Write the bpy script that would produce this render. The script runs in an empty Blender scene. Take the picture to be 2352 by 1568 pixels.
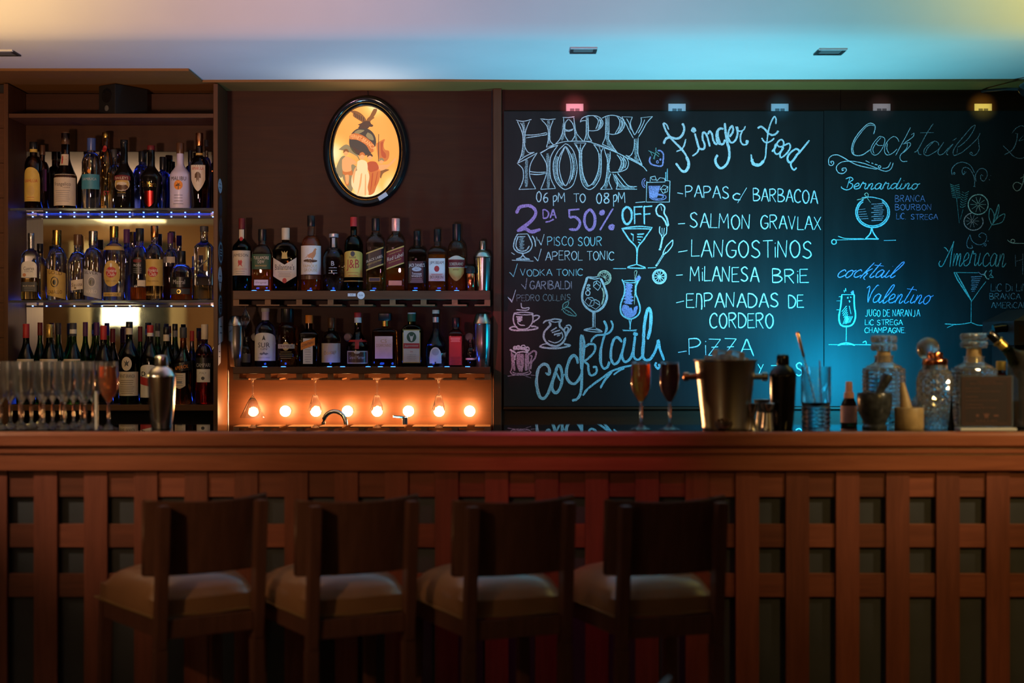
import bpy, bmesh, math, random
from mathutils import Vector, Matrix
S = bpy.context.scene
COL = S.collection
R = random.Random(7)
PI = math.pi
F, CX, CY, CZ = 3267.0, 1176.0, 784.0, 1.355     # focal length in px, picture centre, eye height (m)

# ------------------------------------------------------------------ camera
cam = bpy.data.cameras.new('camera')
cam.sensor_width = 36.0
cam.lens = 50.0
cam.clip_start = 0.05
cam.dof.use_dof = True
cam.dof.focus_distance = 5.93
cam.dof.aperture_fstop = 2.0
co = bpy.data.objects.new('camera', cam)
co.location = (0, 0, CZ)
co.rotation_euler = (PI/2, 0, 0)
COL.objects.link(co)
S.camera = co

# ------------------------------------------------------------------ world, exposure, lamps
w = bpy.data.worlds.new('world'); S.world = w; w.use_nodes = True
w.node_tree.nodes['Background'].inputs[0].default_value = (0.9, 0.55, 0.4, 1)
w.node_tree.nodes['Background'].inputs[1].default_value = 0.010
S.view_settings.view_transform = 'Standard'
S.view_settings.look = 'None'
S.view_settings.exposure = 0.0
S.view_settings.gamma = 1.0
S.view_settings.use_curve_mapping = False
cy = S.cycles
cy.use_denoising = True
cy.max_bounces = 10; cy.glossy_bounces = 6; cy.transmission_bounces = 10; cy.diffuse_bounces = 3
cy.transparent_max_bounces = 12
cy.sample_clamp_indirect = 4.0
cy.caustics_reflective = False
cy.blur_glossy = 0.5

def lamp(name, kind, loc, power, col, aim=None, size=0.1, spot=60, blend=0.6, size_y=None, spread=None):
    l = bpy.data.lights.new(name, kind); l.energy = power; l.color = col
    if kind == 'AREA':
        l.size = size
        if size_y: l.shape = 'RECTANGLE'; l.size_y = size_y
        if spread: l.spread = math.radians(spread)
    else:
        l.shadow_soft_size = size
    if kind == 'SPOT': l.spot_size = math.radians(spot); l.spot_blend = blend
    o = bpy.data.objects.new(name, l); o.location = loc
    if aim is not None:
        o.rotation_euler = (Vector(aim) - Vector(loc)).to_track_quat('-Z', 'Y').to_euler()
    COL.objects.link(o)
    return o

# coloured party spots of the room, with added fill lamps among them (they stand before the bar, above and beside the camera)
lamp('spot_magenta', 'SPOT', (0.15, 3.15, 2.4), 24, (1.0, 0.07, 0.24), (0.15, 4.06, 1.01), 0.04, 34, 1.0)
lamp('spot_pink_wall', 'SPOT', (-1.0, 4.5, 1.75), 50, (1.0, 0.10, 0.22), (-0.06, 6.0, 1.38), 0.02, 15, 1.0)
lamp('spot_pink_up', 'SPOT', (-0.3, 2.6, 1.3), 105, (1.0, 0.42, 0.58), (-0.1, 4.93, 2.54), 0.1, 62, 1.0)
lamp('spot_warm_up_left', 'SPOT', (-1.55, 2.6, 1.5), 160, (1.0, 0.58, 0.38), (-1.5, 4.93, 2.54), 0.1, 66, 1.0)
lamp('spot_yellow_right', 'SPOT', (2.2, 1.2, 2.2), 84, (1.0, 0.58, 0.14), (1.5, 4.1, 0.85), 0.05, 38, 1.0)
lamp('uplight_left', 'SPOT', (-1.98, 4.30, 1.95), 30.0, (1.0, 0.66, 0.22), (-1.95, 4.5, 2.5), 0.05, 110, 0.8)
lamp('uplight_right', 'SPOT', (2.15, 4.30, 1.95), 34.0, (1.0, 0.80, 0.10), (2.05, 4.5, 2.5), 0.05, 110, 0.8)
lamp('spot_board', 'SPOT', (0.3, 2.6, 2.1), 10, (0.62, 0.80, 1.0), (0.22, 5.98, 1.75), 0.04, 22, 1.0)
lamp('spot_warm_front', 'SPOT', (-2.0, 0.8, 2.3), 80, (1.0, 0.55, 0.20), (-0.5, 4.1, 1.0), 0.05, 30, 1.0)
lamp('fill_items_right', 'SPOT', (2.5, 2.9, 2.1), 85, (1.0, 0.72, 0.35), (1.2, 4.2, 1.16), 0.03, 30, 1.0)  # added key light, brightens the glassware at the right of the bar
lamp('fill_items_left', 'SPOT', (-2.5, 2.9, 2.1), 90, (1.0, 0.72, 0.42), (-1.3, 4.2, 1.16), 0.03, 30, 1.0)  # added key light, brightens the goblets on the left
lamp('rear_wall_fill', 'SPOT', (-1.2, -1.8, 2.5), 80, (1.0, 0.60, 0.28), (-4.6, -4.2, 1.7), 0.15, 110, 1.0)  # added lamp, brightens the far wall that the shelf mirror shows
for k, (x, y) in enumerate(((-1.1, 0.4), (0.9, 0.6), (2.6, 1.6))):
    lamp('room_fill', 'AREA', (x, y, 2.70), 5, (1.0, 0.70, 0.38), (x, y, 0), 0.55)  # added overhead fill without fixtures, for the bar front and glass reflections
lamp('pendant_down', 'POINT', (-1.98, 4.72, 1.52), 5.0, (1.0, 0.66, 0.20), None, 0.02)
lamp('fill_shelves', 'SPOT', (-0.5, 2.4, 2.3), 22, (1.0, 0.66, 0.34), (-1.55, 5.95, 1.72), 0.03, 30, 1.0)  # added key light, warms the bottles and their labels
lamp('fill_shelves_rose', 'SPOT', (0.4, 2.2, 1.9), 6, (1.0, 0.35, 0.45), (-1.0, 5.95, 1.50), 0.03, 44, 1.0)  # added for rose highlight streaks on the bottles
lamp('rear_ceiling_fill', 'SPOT', (-3.2, 0.3, 1.2), 110, (1.0, 0.62, 0.38), (-3.2, 0.3, 2.7), 0.1, 125, 1.0)  # added lamp, brightens the ceiling that the shelf mirror shows
for px, c, p in ((1320, (1.0, 0.22, 0.30), 260), (1555, (0.12, 0.60, 1.0), 150), (1791, (0.10, 0.60, 1.0), 150), (2025, (0.75, 0.60, 0.70), 70), (2258, (1.0, 0.72, 0.10), 260)):
    X = (px-CX)*6.0/F   # added narrow lamps, one to colour each socket plate
    lamp('socket_tint', 'SPOT', (X*.8, 3.6, 2.2), p, c, (X, 6.01, 2.345), 0.02, 2.7, 0.7)
# cyan colour-changing floods on the back counter: one at the chalkboard, two up to the ceiling
lamp('cyan_flood', 'SPOT', (1.43, 5.40, 1.20), 78, (0.005, 0.55, 1.0), (1.30, 5.98, 1.20), 0.06, 150, 1.0)
lamp('cyan_flood_up', 'SPOT', (1.00, 5.50, 1.0), 115, (0.17, 0.78, 1.0), (0.85, 5.45, 2.43), 0.06, 125, 1.0)
lamp('blue_flood_up', 'SPOT', (-0.45, 5.45, 0.95), 42, (0.06, 0.50, 1.0), (-0.35, 5.40, 2.43), 0.06, 115, 1.0)
lamp('violet_up', 'SPOT', (-1.75, 5.40, 0.95), 9, (0.45, 0.38, 1.0), (-1.75, 5.30, 2.43), 0.06, 90, 1.0)
lamp('white_up', 'SPOT', (-0.62, 5.80, 2.12), 2.5, (0.9, 0.95, 1.0), (-0.62, 5.78, 2.43), 0.03, 130, 0.9)

# ------------------------------------------------------------------ helpers
def mat(name):
    m = bpy.data.materials.new(name); m.use_nodes = True
    return m, m.node_tree.nodes, m.node_tree.links, m.node_tree.nodes['Principled BSDF']

def pbr(name, col, rough=0.5, metal=0.0, trans=0.0, ior=1.45, emit=None, es=0.0, coat=0.0, spec=0.5, noise=0.0, nscale=20, alpha=1.0):
    m, n, l, p = mat(name)
    p.inputs['Base Color'].default_value = (*col, 1)
    p.inputs['Roughness'].default_value = rough
    p.inputs['Metallic'].default_value = metal
    p.inputs['Transmission Weight'].default_value = trans
    p.inputs['IOR'].default_value = ior
    p.inputs['Coat Weight'].default_value = coat
    p.inputs['Specular IOR Level'].default_value = spec
    if emit:
        p.inputs['Emission Color'].default_value = (*emit, 1)
        p.inputs['Emission Strength'].default_value = es
    tc = n.new('ShaderNodeTexCoord'); nz = n.new('ShaderNodeTexNoise'); nz.inputs['Scale'].default_value = nscale
    nz.inputs['Detail'].default_value = 4
    l.new(tc.outputs['Object'], nz.inputs['Vector'])
    if noise > 0:
        mx = n.new('ShaderNodeMix'); mx.data_type = 'RGBA'; mx.blend_type = 'MULTIPLY'
        rp = n.new('ShaderNodeMapRange'); rp.inputs[1].default_value = 0.3; rp.inputs[2].default_value = 0.7
        rp.inputs[3].default_value = 1 - noise; rp.inputs[4].default_value = 1 + noise
        l.new(nz.outputs['Fac'], rp.inputs[0])
        mx.inputs[0].default_value = 1.0; mx.inputs[6].default_value = (*col, 1)
        l.new(rp.outputs[0], mx.inputs[7]); l.new(mx.outputs[2], p.inputs['Base Color'])
    elif trans == 0:
        rp = n.new('ShaderNodeMapRange'); rp.inputs[3].default_value = max(0.0, rough - 0.04); rp.inputs[4].default_value = min(1.0, rough + 0.04)
        l.new(nz.outputs['Fac'], rp.inputs[0]); l.new(rp.outputs[0], p.inputs['Roughness'])
    return m

def wood(name, c1, c2, rough=0.42, axis='X', scale=9.0, coat=0.0, var=0.0, bump=0.12, spec=0.5):
    m, n, l, p = mat(name)
    tc = n.new('ShaderNodeTexCoord'); mp = n.new('ShaderNodeMapping')
    sc = {'X': (0.7, 9, 9), 'Y': (9, 0.7, 9), 'Z': (9, 9, 0.7)}[axis]
    mp.inputs['Scale'].default_value = sc
    nz = n.new('ShaderNodeTexNoise'); nz.inputs['Scale'].default_value = scale; nz.inputs['Detail'].default_value = 6
    nz.inputs['Roughness'].default_value = 0.6; nz.inputs['Distortion'].default_value = 0.5
    cr = n.new('ShaderNodeValToRGB'); cr.color_ramp.elements[0].position = 0.32; cr.color_ramp.elements[1].position = 0.72
    cr.color_ramp.elements[0].color = (*c1, 1); cr.color_ramp.elements[1].color = (*c2, 1)
    l.new(tc.outputs['Object'], mp.inputs['Vector'])
    if var > 0:
        oi = n.new('ShaderNodeObjectInfo'); ad = n.new('ShaderNodeVectorMath'); ad.operation = 'ADD'
        cb = n.new('ShaderNodeCombineXYZ'); mu = n.new('ShaderNodeMath'); mu.operation = 'MULTIPLY'; mu.inputs[1].default_value = 37.0
        l.new(oi.outputs['Random'], mu.inputs[0])
        for i in range(3): l.new(mu.outputs[0], cb.inputs[i])
        l.new(mp.outputs[0], ad.inputs[0]); l.new(cb.outputs[0], ad.inputs[1]); l.new(ad.outputs[0], nz.inputs['Vector'])
        mr = n.new('ShaderNodeMapRange'); mr.inputs[3].default_value = 1 - var; mr.inputs[4].default_value = 1 + var
        l.new(oi.outputs['Random'], mr.inputs[0])
        mx = n.new('ShaderNodeMix'); mx.data_type = 'RGBA'; mx.blend_type = 'MULTIPLY'; mx.inputs[0].default_value = 1
        l.new(cr.outputs[0], mx.inputs[6]); l.new(mr.outputs[0], mx.inputs[7]); l.new(mx.outputs[2], p.inputs['Base Color'])
    else:
        l.new(mp.outputs[0], nz.inputs['Vector']); l.new(cr.outputs[0], p.inputs['Base Color'])
    l.new(nz.outputs['Fac'], cr.inputs[0])
    bp = n.new('ShaderNodeBump'); bp.inputs['Strength'].default_value = bump; bp.inputs['Distance'].default_value = 0.002
    l.new(nz.outputs['Fac'], bp.inputs['Height']); l.new(bp.outputs[0], p.inputs['Normal'])
    p.inputs['Roughness'].default_value = rough; p.inputs['Coat Weight'].default_value = coat; p.inputs['Specular IOR Level'].default_value = spec
    return m

def mesh(name, verts, faces, m, parent=None, smooth=False, loc=(0, 0, 0), label=None):
    me = bpy.data.meshes.new(name); me.from_pydata([tuple(v) for v in verts], [], faces); me.update()
    if m is not None: me.materials.append(m)
    if smooth:
        me.polygons.foreach_set('use_smooth', [True]*len(me.polygons)); me.set_sharp_from_angle(angle=math.radians(38))
    o = bpy.data.objects.new(name, me); o.location = loc
    COL.objects.link(o)
    if parent is not None: o.parent = parent
    if label: o['label'] = label
    return o

def thing(name, label, cat, loc=(0, 0, 0), rz=0.0, group=None):
    o = bpy.data.objects.new(name, None); o.location = loc; o.rotation_euler = (0, 0, rz)
    o.empty_display_size = 0.05
    COL.objects.link(o)
    return tag(o, label, cat, group)

def tag(o, label, cat, group=None):
    o['label'] = label; o['category'] = cat
    if group: o['group'] = group
    return o

def struct(o):
    o['kind'] = 'structure'; return o

BOXF = [(0,3,2,1),(4,5,6,7),(0,1,5,4),(1,2,6,5),(2,3,7,6),(3,0,4,7)]
def box(name, x0, x1, y0, y1, z0, z1, m, parent=None, bev=0.0, label=None, rot=None):
    """box given by its extents in the parent's frame; the object sits at the box centre"""
    c = Vector(((x0+x1)/2, (y0+y1)/2, (z0+z1)/2)); a, b, d = (x1-x0)/2, (y1-y0)/2, (z1-z0)/2
    v = [(-a,-b,-d),(a,-b,-d),(a,b,-d),(-a,b,-d),(-a,-b,d),(a,-b,d),(a,b,d),(-a,b,d)]
    o = mesh(name, v, BOXF, m, parent, False, c, label)
    if rot: o.rotation_euler = rot
    if bev > 0:
        bm = bmesh.new(); bm.from_mesh(o.data)
        bmesh.ops.bevel(bm, geom=bm.edges[:], offset=bev, segments=2, affect='EDGES', profile=0.6)
        bm.to_mesh(o.data); bm.free()
    return o

def sect(n, nexp, dr):
    """closed cross-section, superellipse: unit half-width along x, dr along y; index 0 faces -y (the room)"""
    pts = []
    for i in range(n):
        t = -PI/2 + 2*PI*i/n
        c, s = math.cos(t), math.sin(t)
        e = 2.0/nexp
        pts.append((math.copysign(abs(c)**e, c), dr*math.copysign(abs(s)**e, s)))
    return pts

def loft(name, prof, m, parent=None, seg=28, nexp=2.0, dr=1.0, smooth=True, loc=(0,0,0), label=None, caps=True, rnd=None):
    """prof: (radius, z) list; rnd: z -> exponent override (necks stay round)"""
    vs, fs = [], []
    ring = []
    for (r, z) in prof:
        if r < 1e-6:
            ring.append(('p', len(vs))); vs.append((0, 0, z)); continue
        ne, d = (nexp, dr) if rnd is None else rnd(r, z)
        s = sect(seg, ne, d)
        ring.append(('r', len(vs))); vs += [(r*a, r*b, z) for a, b in s]
    for (k0, a), (k1, b) in zip(ring, ring[1:]):
        for i in range(seg):
            j = (i+1) % seg
            if k0 == 'r' and k1 == 'r': fs.append((a+i, a+j, b+j, b+i))
            elif k0 == 'p' and k1 == 'r': fs.append((a, b+j, b+i))
            elif k0 == 'r' and k1 == 'p': fs.append((a+i, a+j, b))
    if caps:
        if ring[0][0] == 'r': a = ring[0][1]; fs.append(tuple(a+i for i in reversed(range(seg))))
        if ring[-1][0] == 'r': a = ring[-1][1]; fs.append(tuple(a+i for i in range(seg)))
    return mesh(name, vs, fs, m, parent, smooth, loc, label)

def tube(name, pts, r, m, parent=None, seg=8, loc=(0,0,0), label=None, rads=None):
    pts = [Vector(p) for p in pts]; vs, fs = [], []
    up = Vector((0, 0, 1))
    for i, p in enumerate(pts):
        d = (pts[min(i+1, len(pts)-1)] - pts[max(i-1, 0)]).normalized()
        a = d.cross(up if abs(d.z) < 0.95 else Vector((1, 0, 0))).normalized(); b = d.cross(a)
        rr = rads[i] if rads else r
        vs += [p + a*rr*math.cos(2*PI*k/seg) + b*rr*math.sin(2*PI*k/seg) for k in range(seg)]
    for i in range(len(pts)-1):
        for k in range(seg):
            j = (k+1) % seg
            fs.append((i*seg+k, i*seg+j, (i+1)*seg+j, (i+1)*seg+k))
    fs.append(tuple(range(seg))); n = (len(pts)-1)*seg; fs.append(tuple(n+k for k in reversed(range(seg))))
    o = mesh(name, vs, fs, m, parent, True, loc, label)
    bm = bmesh.new(); bm.from_mesh(o.data); bmesh.ops.recalc_face_normals(bm, faces=bm.faces[:]); bm.to_mesh(o.data); bm.free()
    return o

def smooth_line(pts, sub=5):
    if len(pts) < 3: return [tuple(p) for p in pts]
    out = []
    P = [pts[0]] + list(pts) + [pts[-1]]
    for i in range(1, len(P)-2):
        a, b, c, d = P[i-1], P[i], P[i+1], P[i+2]
        for k in range(sub):
            t = k/sub
            out.append(tuple(0.5*((2*b[q]) + (-a[q]+c[q])*t + (2*a[q]-5*b[q]+4*c[q]-d[q])*t*t + (-a[q]+3*b[q]-3*c[q]+d[q])*t**3) for q in range(len(b))))
    out.append(tuple(pts[-1]))
    return out

def join_geo(objs_geo):
    vs, fs = [], []
    for v, f in objs_geo:
        o = len(vs); vs += v; fs += [tuple(i+o for i in q) for q in f]
    return vs, fs

_tx = {}
def text_geo(s, spacing=1.0):
    """flat text outline mesh, centred, height of a capital = 1"""
    if (s, spacing) in _tx: return _tx[(s, spacing)]
    c = bpy.data.curves.new('t', 'FONT'); c.body = s; c.resolution_u = 2; c.space_character = spacing
    o = bpy.data.objects.new('t', c); COL.objects.link(o)
    bpy.context.view_layer.update()
    me = bpy.data.meshes.new_from_object(o.evaluated_get(bpy.context.evaluated_depsgraph_get()))
    vs = [tuple(v.co) for v in me.vertices]; fs = [tuple(p.vertices) for p in me.polygons]
    bpy.data.objects.remove(o); bpy.data.curves.remove(c); bpy.data.meshes.remove(me)
    x0 = min(v[0] for v in vs); x1 = max(v[0] for v in vs); y0 = min(v[1] for v in vs); y1 = max(v[1] for v in vs)
    h = max(1e-6, y1-y0)
    vs = [((v[0]-(x0+x1)/2), (v[1]-(y0+y1)/2)) for v in vs]
    _tx[(s, spacing)] = (vs, fs, x1-x0, h)
    return _tx[(s, spacing)]

def P(px, py, D):
    return Vector(((px-CX)*D/F, D, CZ-(py-CY)*D/F))
# ------------------------------------------------------------------ materials
M = {}
M['wall_wood'] = wood('wall_wood', (0.032, 0.0088, 0.0018), (0.049, 0.0142, 0.0030), 0.5, 'X', 5, bump=0.04, spec=0.22)
M['cab_wood'] = wood('cab_wood', (0.070, 0.026, 0.009), (0.105, 0.039, 0.014), 0.45, 'X', 6, bump=0.05, spec=0.3)
M['cab_wood_v'] = wood('cab_wood_v', (0.070, 0.026, 0.009), (0.105, 0.039, 0.014), 0.45, 'Z', 6, bump=0.05, spec=0.3)
M['bar_wood'] = wood('bar_wood', (0.26, 0.075, 0.040), (0.38, 0.118, 0.062), 0.33, 'X', 6, coat=0.15, bump=0.06)
M['slat_wood'] = wood('slat_wood', (0.17, 0.046, 0.032), (0.25, 0.072, 0.048), 0.42, 'Z', 6, var=0.22, bump=0.08)
M['rail_wood'] = wood('rail_wood', (0.18, 0.050, 0.034), (0.27, 0.080, 0.050), 0.42, 'X', 6, var=0.38, bump=0.08)
M['rack_wood'] = wood('rack_wood', (0.17, 0.075, 0.028), (0.25, 0.11, 0.042), 0.45, 'Y', 6, bump=0.05, spec=0.3)
M['bar_back'] = pbr('bar_back', (0.055, 0.062, 0.085), 0.55, noise=0.2, nscale=6)
M['stool_wood'] = wood('stool_wood', (0.11, 0.050, 0.040), (0.17, 0.076, 0.060), 0.36, 'Z', 7, bump=0.05)
M['leather'] = pbr('leather', (0.33, 0.18, 0.105), 0.30, coat=0.4, noise=0.10, nscale=9)
M['piping'] = pbr('piping', (0.30, 0.20, 0.10), 0.45)
M['ceiling'] = pbr('ceiling', (0.62, 0.60, 0.58), 0.7, noise=0.03, nscale=3)
M['soffit'] = pbr('soffit', (0.21, 0.088, 0.016), 0.6, noise=0.08, nscale=5)
M['granite'] = pbr('granite', (0.006, 0.006, 0.007), 0.012, noise=0.3, nscale=300)
M['dark'] = pbr('dark', (0.012, 0.010, 0.010), 0.6, noise=0.1)
M['floor'] = pbr('floor', (0.06, 0.035, 0.025), 0.4, noise=0.2, nscale=4)
M['room_tan'] = pbr('room_tan', (0.40, 0.21, 0.10), 0.8, noise=0.08, nscale=2)
M['room_cream'] = pbr('room_cream', (0.65, 0.50, 0.30), 0.8, noise=0.05, nscale=2)
M['room_brown'] = pbr('room_brown', (0.13, 0.06, 0.025), 0.7, noise=0.1, nscale=2)
M['mirror'] = pbr('mirror', (0.80, 0.80, 0.78), 0.01, 1.0)
M['board'] = None
M['chrome'] = pbr('chrome', (0.80, 0.79, 0.77), 0.17, 1.0)
M['steel'] = pbr('steel', (0.62, 0.58, 0.54), 0.22, 1.0, noise=0.05)
M['brushed'] = pbr('brushed', (0.50, 0.44, 0.40), 0.28, 1.0, noise=0.05)
M['black_gloss'] = pbr('black_gloss', (0.008, 0.008, 0.009), 0.12)
M['black_matte'] = pbr('black_matte', (0.012, 0.012, 0.013), 0.5)
M['copper'] = pbr('copper', (0.85, 0.30, 0.16), 0.16, 1.0)
M['plate'] = pbr('plate', (0.62, 0.62, 0.62), 0.35)
M['grey'] = pbr('grey', (0.12, 0.12, 0.12), 0.4)
M['white_glow'] = pbr('white_glow', (0.9, 0.8, 0.5), 0.5, emit=(1.0, 0.78, 0.36), es=3.0)
M['lamp_shade'] = pbr('lamp_shade', (0.9, 0.8, 0.5), 0.6, emit=(1.0, 0.84, 0.42), es=5.5)
M['bulb'] = pbr('bulb', (1, 0.8, 0.5), 0.3, emit=(1.0, 0.50, 0.19), es=245.0)
M['bulb_off'] = pbr('bulb_off', (0.85, 0.75, 0.68), 0.08, trans=0.85)
M['blue_led'] = pbr('blue_led', (0.1, 0.2, 1), 0.3, emit=(0.02, 0.10, 1.0), es=14.0)
M['blue_dot'] = pbr('blue_dot', (0.1, 0.2, 1), 0.3, emit=(0.08, 0.22, 1.0), es=16.0)
M['glass'] = pbr('glass', (0.97, 0.98, 0.98), 0.0, trans=1.0, ior=1.48)
M['shelf_glass'] = pbr('shelf_glass', (0.55, 0.62, 0.70), 0.02, trans=0.9, ior=1.45)
M['cutglass'] = pbr('cutglass', (0.98, 0.98, 0.98), 0.07, trans=0.93, ior=1.5)
M['ice'] = pbr('ice', (0.95, 0.97, 1.0), 0.10, trans=0.75, ior=1.31)
M['wineglass'] = pbr('wineglass', (0.99, 0.99, 0.99), 0.045, trans=0.975, ior=1.45)

def chalkboard_mat():
    m, n, l, p = mat('chalkboard_paint')
    tc = n.new('ShaderNodeTexCoord')
    nz = n.new('ShaderNodeTexNoise'); nz.inputs['Scale'].default_value = 2.2; nz.inputs['Detail'].default_value = 8; nz.inputs['Roughness'].default_value = 0.65
    mp = n.new('ShaderNodeMapping'); mp.inputs['Scale'].default_value = (3.0, 1, 0.6)
    l.new(tc.outputs['Object'], mp.inputs[0]); l.new(mp.outputs[0], nz.inputs['Vector'])
    cr = n.new('ShaderNodeValToRGB')
    cr.color_ramp.elements[0].position = 0.40; cr.color_ramp.elements[0].color = (0.0055, 0.0065, 0.007, 1)
    cr.color_ramp.elements[1].position = 0.80; cr.color_ramp.elements[1].color = (0.014, 0.0155, 0.016, 1)
    l.new(nz.outputs['Fac'], cr.inputs[0]); l.new(cr.outputs[0], p.inputs['Base Color'])
    p.inputs['Roughness'].default_value = 0.52
    p.inputs['Specular IOR Level'].default_value = 0.32
    return m
M['board'] = chalkboard_mat()

def chalk(name, col, dens=0.5):
    m = bpy.data.materials.new(name); m.use_nodes = True; n = m.node_tree.nodes; l = m.node_tree.links
    n.clear()
    out = n.new('ShaderNodeOutputMaterial'); mx = n.new('ShaderNodeMixShader'); tr = n.new('ShaderNodeBsdfTransparent')
    df = n.new('ShaderNodeBsdfDiffuse'); df.inputs[0].default_value = (*col, 1)
    tc = n.new('ShaderNodeTexCoord'); nz = n.new('ShaderNodeTexNoise'); nz.inputs['Scale'].default_value = 420; nz.inputs['Detail'].default_value = 3
    mr = n.new('ShaderNodeMapRange'); mr.inputs[1].default_value = dens-0.10; mr.inputs[2].default_value = dens+0.10
    mr.inputs[3].default_value = 0.25; mr.inputs[4].default_value = 1.0
    l.new(tc.outputs['Object'], nz.inputs['Vector']); l.new(nz.outputs['Fac'], mr.inputs[0]); l.new(mr.outputs[0], mx.inputs[0])
    l.new(tr.outputs[0], mx.inputs[1]); l.new(df.outputs[0], mx.inputs[2]); l.new(mx.outputs[0], out.inputs[0])
    return m
M['ck_w'] = chalk('white_chalk', (0.78, 0.84, 0.88), 0.42)
M['ck_f'] = chalk('faint_chalk', (0.42, 0.48, 0.50), 0.52)
M['ck_p'] = chalk('purple_chalk', (0.66, 0.32, 0.70), 0.44)
M['ck_v'] = chalk('violet_chalk', (0.50, 0.44, 0.85), 0.46)
M['ck_c'] = chalk('cyan_chalk', (0.46, 0.82, 0.90), 0.42)
M['ck_g'] = chalk('green_chalk', (0.30, 0.62, 0.56), 0.46)
M['ck_y'] = chalk('yellow_chalk', (0.80, 0.78, 0.60), 0.46)
M['ck_r'] = chalk('peach_chalk', (0.80, 0.45, 0.38), 0.46)
M['ck_m'] = chalk('pink_grey_chalk', (0.58, 0.46, 0.54), 0.48)

# ------------------------------------------------------------------ room shell
ZC = 2.43
XL, XR, YB = -6.2, 3.9, -4.2
floor = struct(box('floor', XL-.1, XR+.1, YB-.1, 6.25, -0.05, 0.0, M['floor']))
wb = struct(box('wall_back', XL-.1, XR+.1, 6.10, 6.20, 0, 2.78, M['wall_wood']))
struct(box('wall_left', XL-.1, XL, YB, 6.10, 0, 2.78, M['room_tan']))
struct(box('wall_right', XR, XR+.1, YB, 6.10, 0, 2.78, M['room_brown']))
wf = struct(box('wall_front', XL-.1, XR+.1, YB-.1, YB, 0, 2.78, M['room_tan']))
# ceiling: flat over the bar, a soft crease, then a higher plane over the room
prof = [(6.10, ZC), (5.10, ZC), (5.06, ZC+.003), (5.02, ZC+.018), (4.98, ZC+.045), (4.80, ZC+.19), (4.72, ZC+.24), (4.64, ZC+.265), (4.55, ZC+.27), (YB, ZC+.27)]
v = []; f = []
for (y, z) in prof: v += [(XL, y, z), (XR, y, z)]
n0 = len(v)
v += [(a, b, 2.80) for a, b, c in v]
for i in range(len(prof)-1):
    f.append((2*i, 2*i+1, 2*i+3, 2*i+2)); f.append((n0+2*i, n0+2*i+2, n0+2*i+3, n0+2*i+1))
ce = struct(mesh('ceiling', v, f, M['ceiling']))
for q in ce.data.polygons: q.use_smooth = True

# soffit: timber lip under the ceiling along the back wall, deeper over the shelving on the left
sx = -1.273
v = [(XL, 5.60), (sx, 5.60), (sx, 5.845), (-0.30, 5.83), (0.15, 5.85), (0.9, 5.84), (XR, 5.80), (XR, 6.10), (XL, 6.10)]
vs = [(a, b, ZC-.010) for a, b in v] + [(a, b, ZC-.0005) for a, b in v]
n = len(v)
fs = [tuple(range(n)), tuple(reversed(range(n, 2*n)))] + [(i, (i+1) % n, n+(i+1) % n, n+i) for i in range(n)]
struct(mesh('trim_1', vs, fs, M['soffit']))

# recessed square downlights in the ceiling
def downlight(px, py, lab, w=0.098):
    D = (ZC-CZ)*F/(CY-py); x = (px-CX)*D/F; z = ZC
    t = thing('ceiling_downlight', lab, 'downlight', (x, D, z), 0, 'square recessed ceiling downlights')
    h = w/2; fr = 0.012
    for (a, b, c, d) in ((-h, h, -h, -h+fr), (-h, h, h-fr, h), (-h, -h+fr, -h+fr, h-fr), (h-fr, h, -h+fr, h-fr)):
        box('frame', a, b, c, d, -0.006, 0.0, M['black_matte'] if c > -h+.001 else M['plate'], t)
    box('lens', -h+fr, h-fr, -h+fr, h-fr, -0.003, 0.0, M['grey'], t, label='grey unlit lens')
downlight(1340, 114, 'square unlit downlight in the blue ceiling above the HAPPY HOUR lettering')
downlight(1907, 117, 'square unlit downlight in the blue ceiling above the right-hand chalk lettering', 0.104)
downlight(8, 120, 'square unlit downlight cut by the left picture edge above the shelving')

# light panel and far wall furniture, seen in the shelf mirror
t = thing('ceiling_light_panel', 'glowing square ceiling panel seen in the shelf mirror', 'ceiling light', (-4.16, -2.95, ZC+.27))
box('diffuser', -.335, .335, -.62, .62, -.03, -.012, M['white_glow'], t)
box('frame', -.36, .36, -.65, .65, -.012, 0, M['plate'], t)
YW = YB
def wx(px): return (px-CX)/199.6
for i, (a, b, mm) in enumerate(((100, 166, 'room_brown'), (166, 212, 'room_cream'), (212, 395, 'dark'), (395, 430, 'room_cream'), (430, 500, 'room_tan'))):
    box('panel', wx(a)-0, wx(b), YW-0.0+.05, YW+.10, -1.3, 0.85, M[mm], wf) if False else None
wf_c = wf.location
def wfp(name, x0, x1, y0, y1, z0, z1, m): return box(name, x0-wf_c.x, x1-wf_c.x, y0-wf_c.y, y1-wf_c.y, z0-wf_c.z, z1-wf_c.z, M[m], wf)
wfp('panel', wx(100), wx(166), YW, YW+.05, 0, 2.5, 'room_brown')
wfp('panel', wx(166), wx(212), YW, YW+.07, 0, 2.5, 'room_cream')
wfp('panel', wx(212), wx(395), YW, YW+.03, 0, 2.5, 'dark')
wfp('panel', wx(395), wx(430), YW, YW+.07, 0, 2.2, 'room_cream')
wfp('panel', wx(425), wx(600), YW, YW+.05, 1.95, 2.10, 'room_cream')
t = thing('wall_lamp', 'square lit lamp shade seen in the lower shelf mirror', 'lamp', (wx(290), YW+.22, 0))
box('lamp_shade', -.172, .172, -.12, .12, 1.54, 1.80, M['lamp_shade'], t)
box('base', -.12, .12, -.09, .09, 0, 1.42, M['room_brown'], t)
tube('pole', [(0,0,1.42), (0,0,1.54)], .012, M['chrome'], t)
t = thing('wall_lamp', 'bright lamp shade seen behind the clear bottles in the mirror', 'lamp', (wx(255), YW+.25, 0))
box('lamp_shade', -.14, .14, -.12, .12, 2.05, 2.32, M['lamp_shade'], t)
tube('pole', [(0,0,0), (0,0,2.05)], .012, M['chrome'], t)

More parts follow.
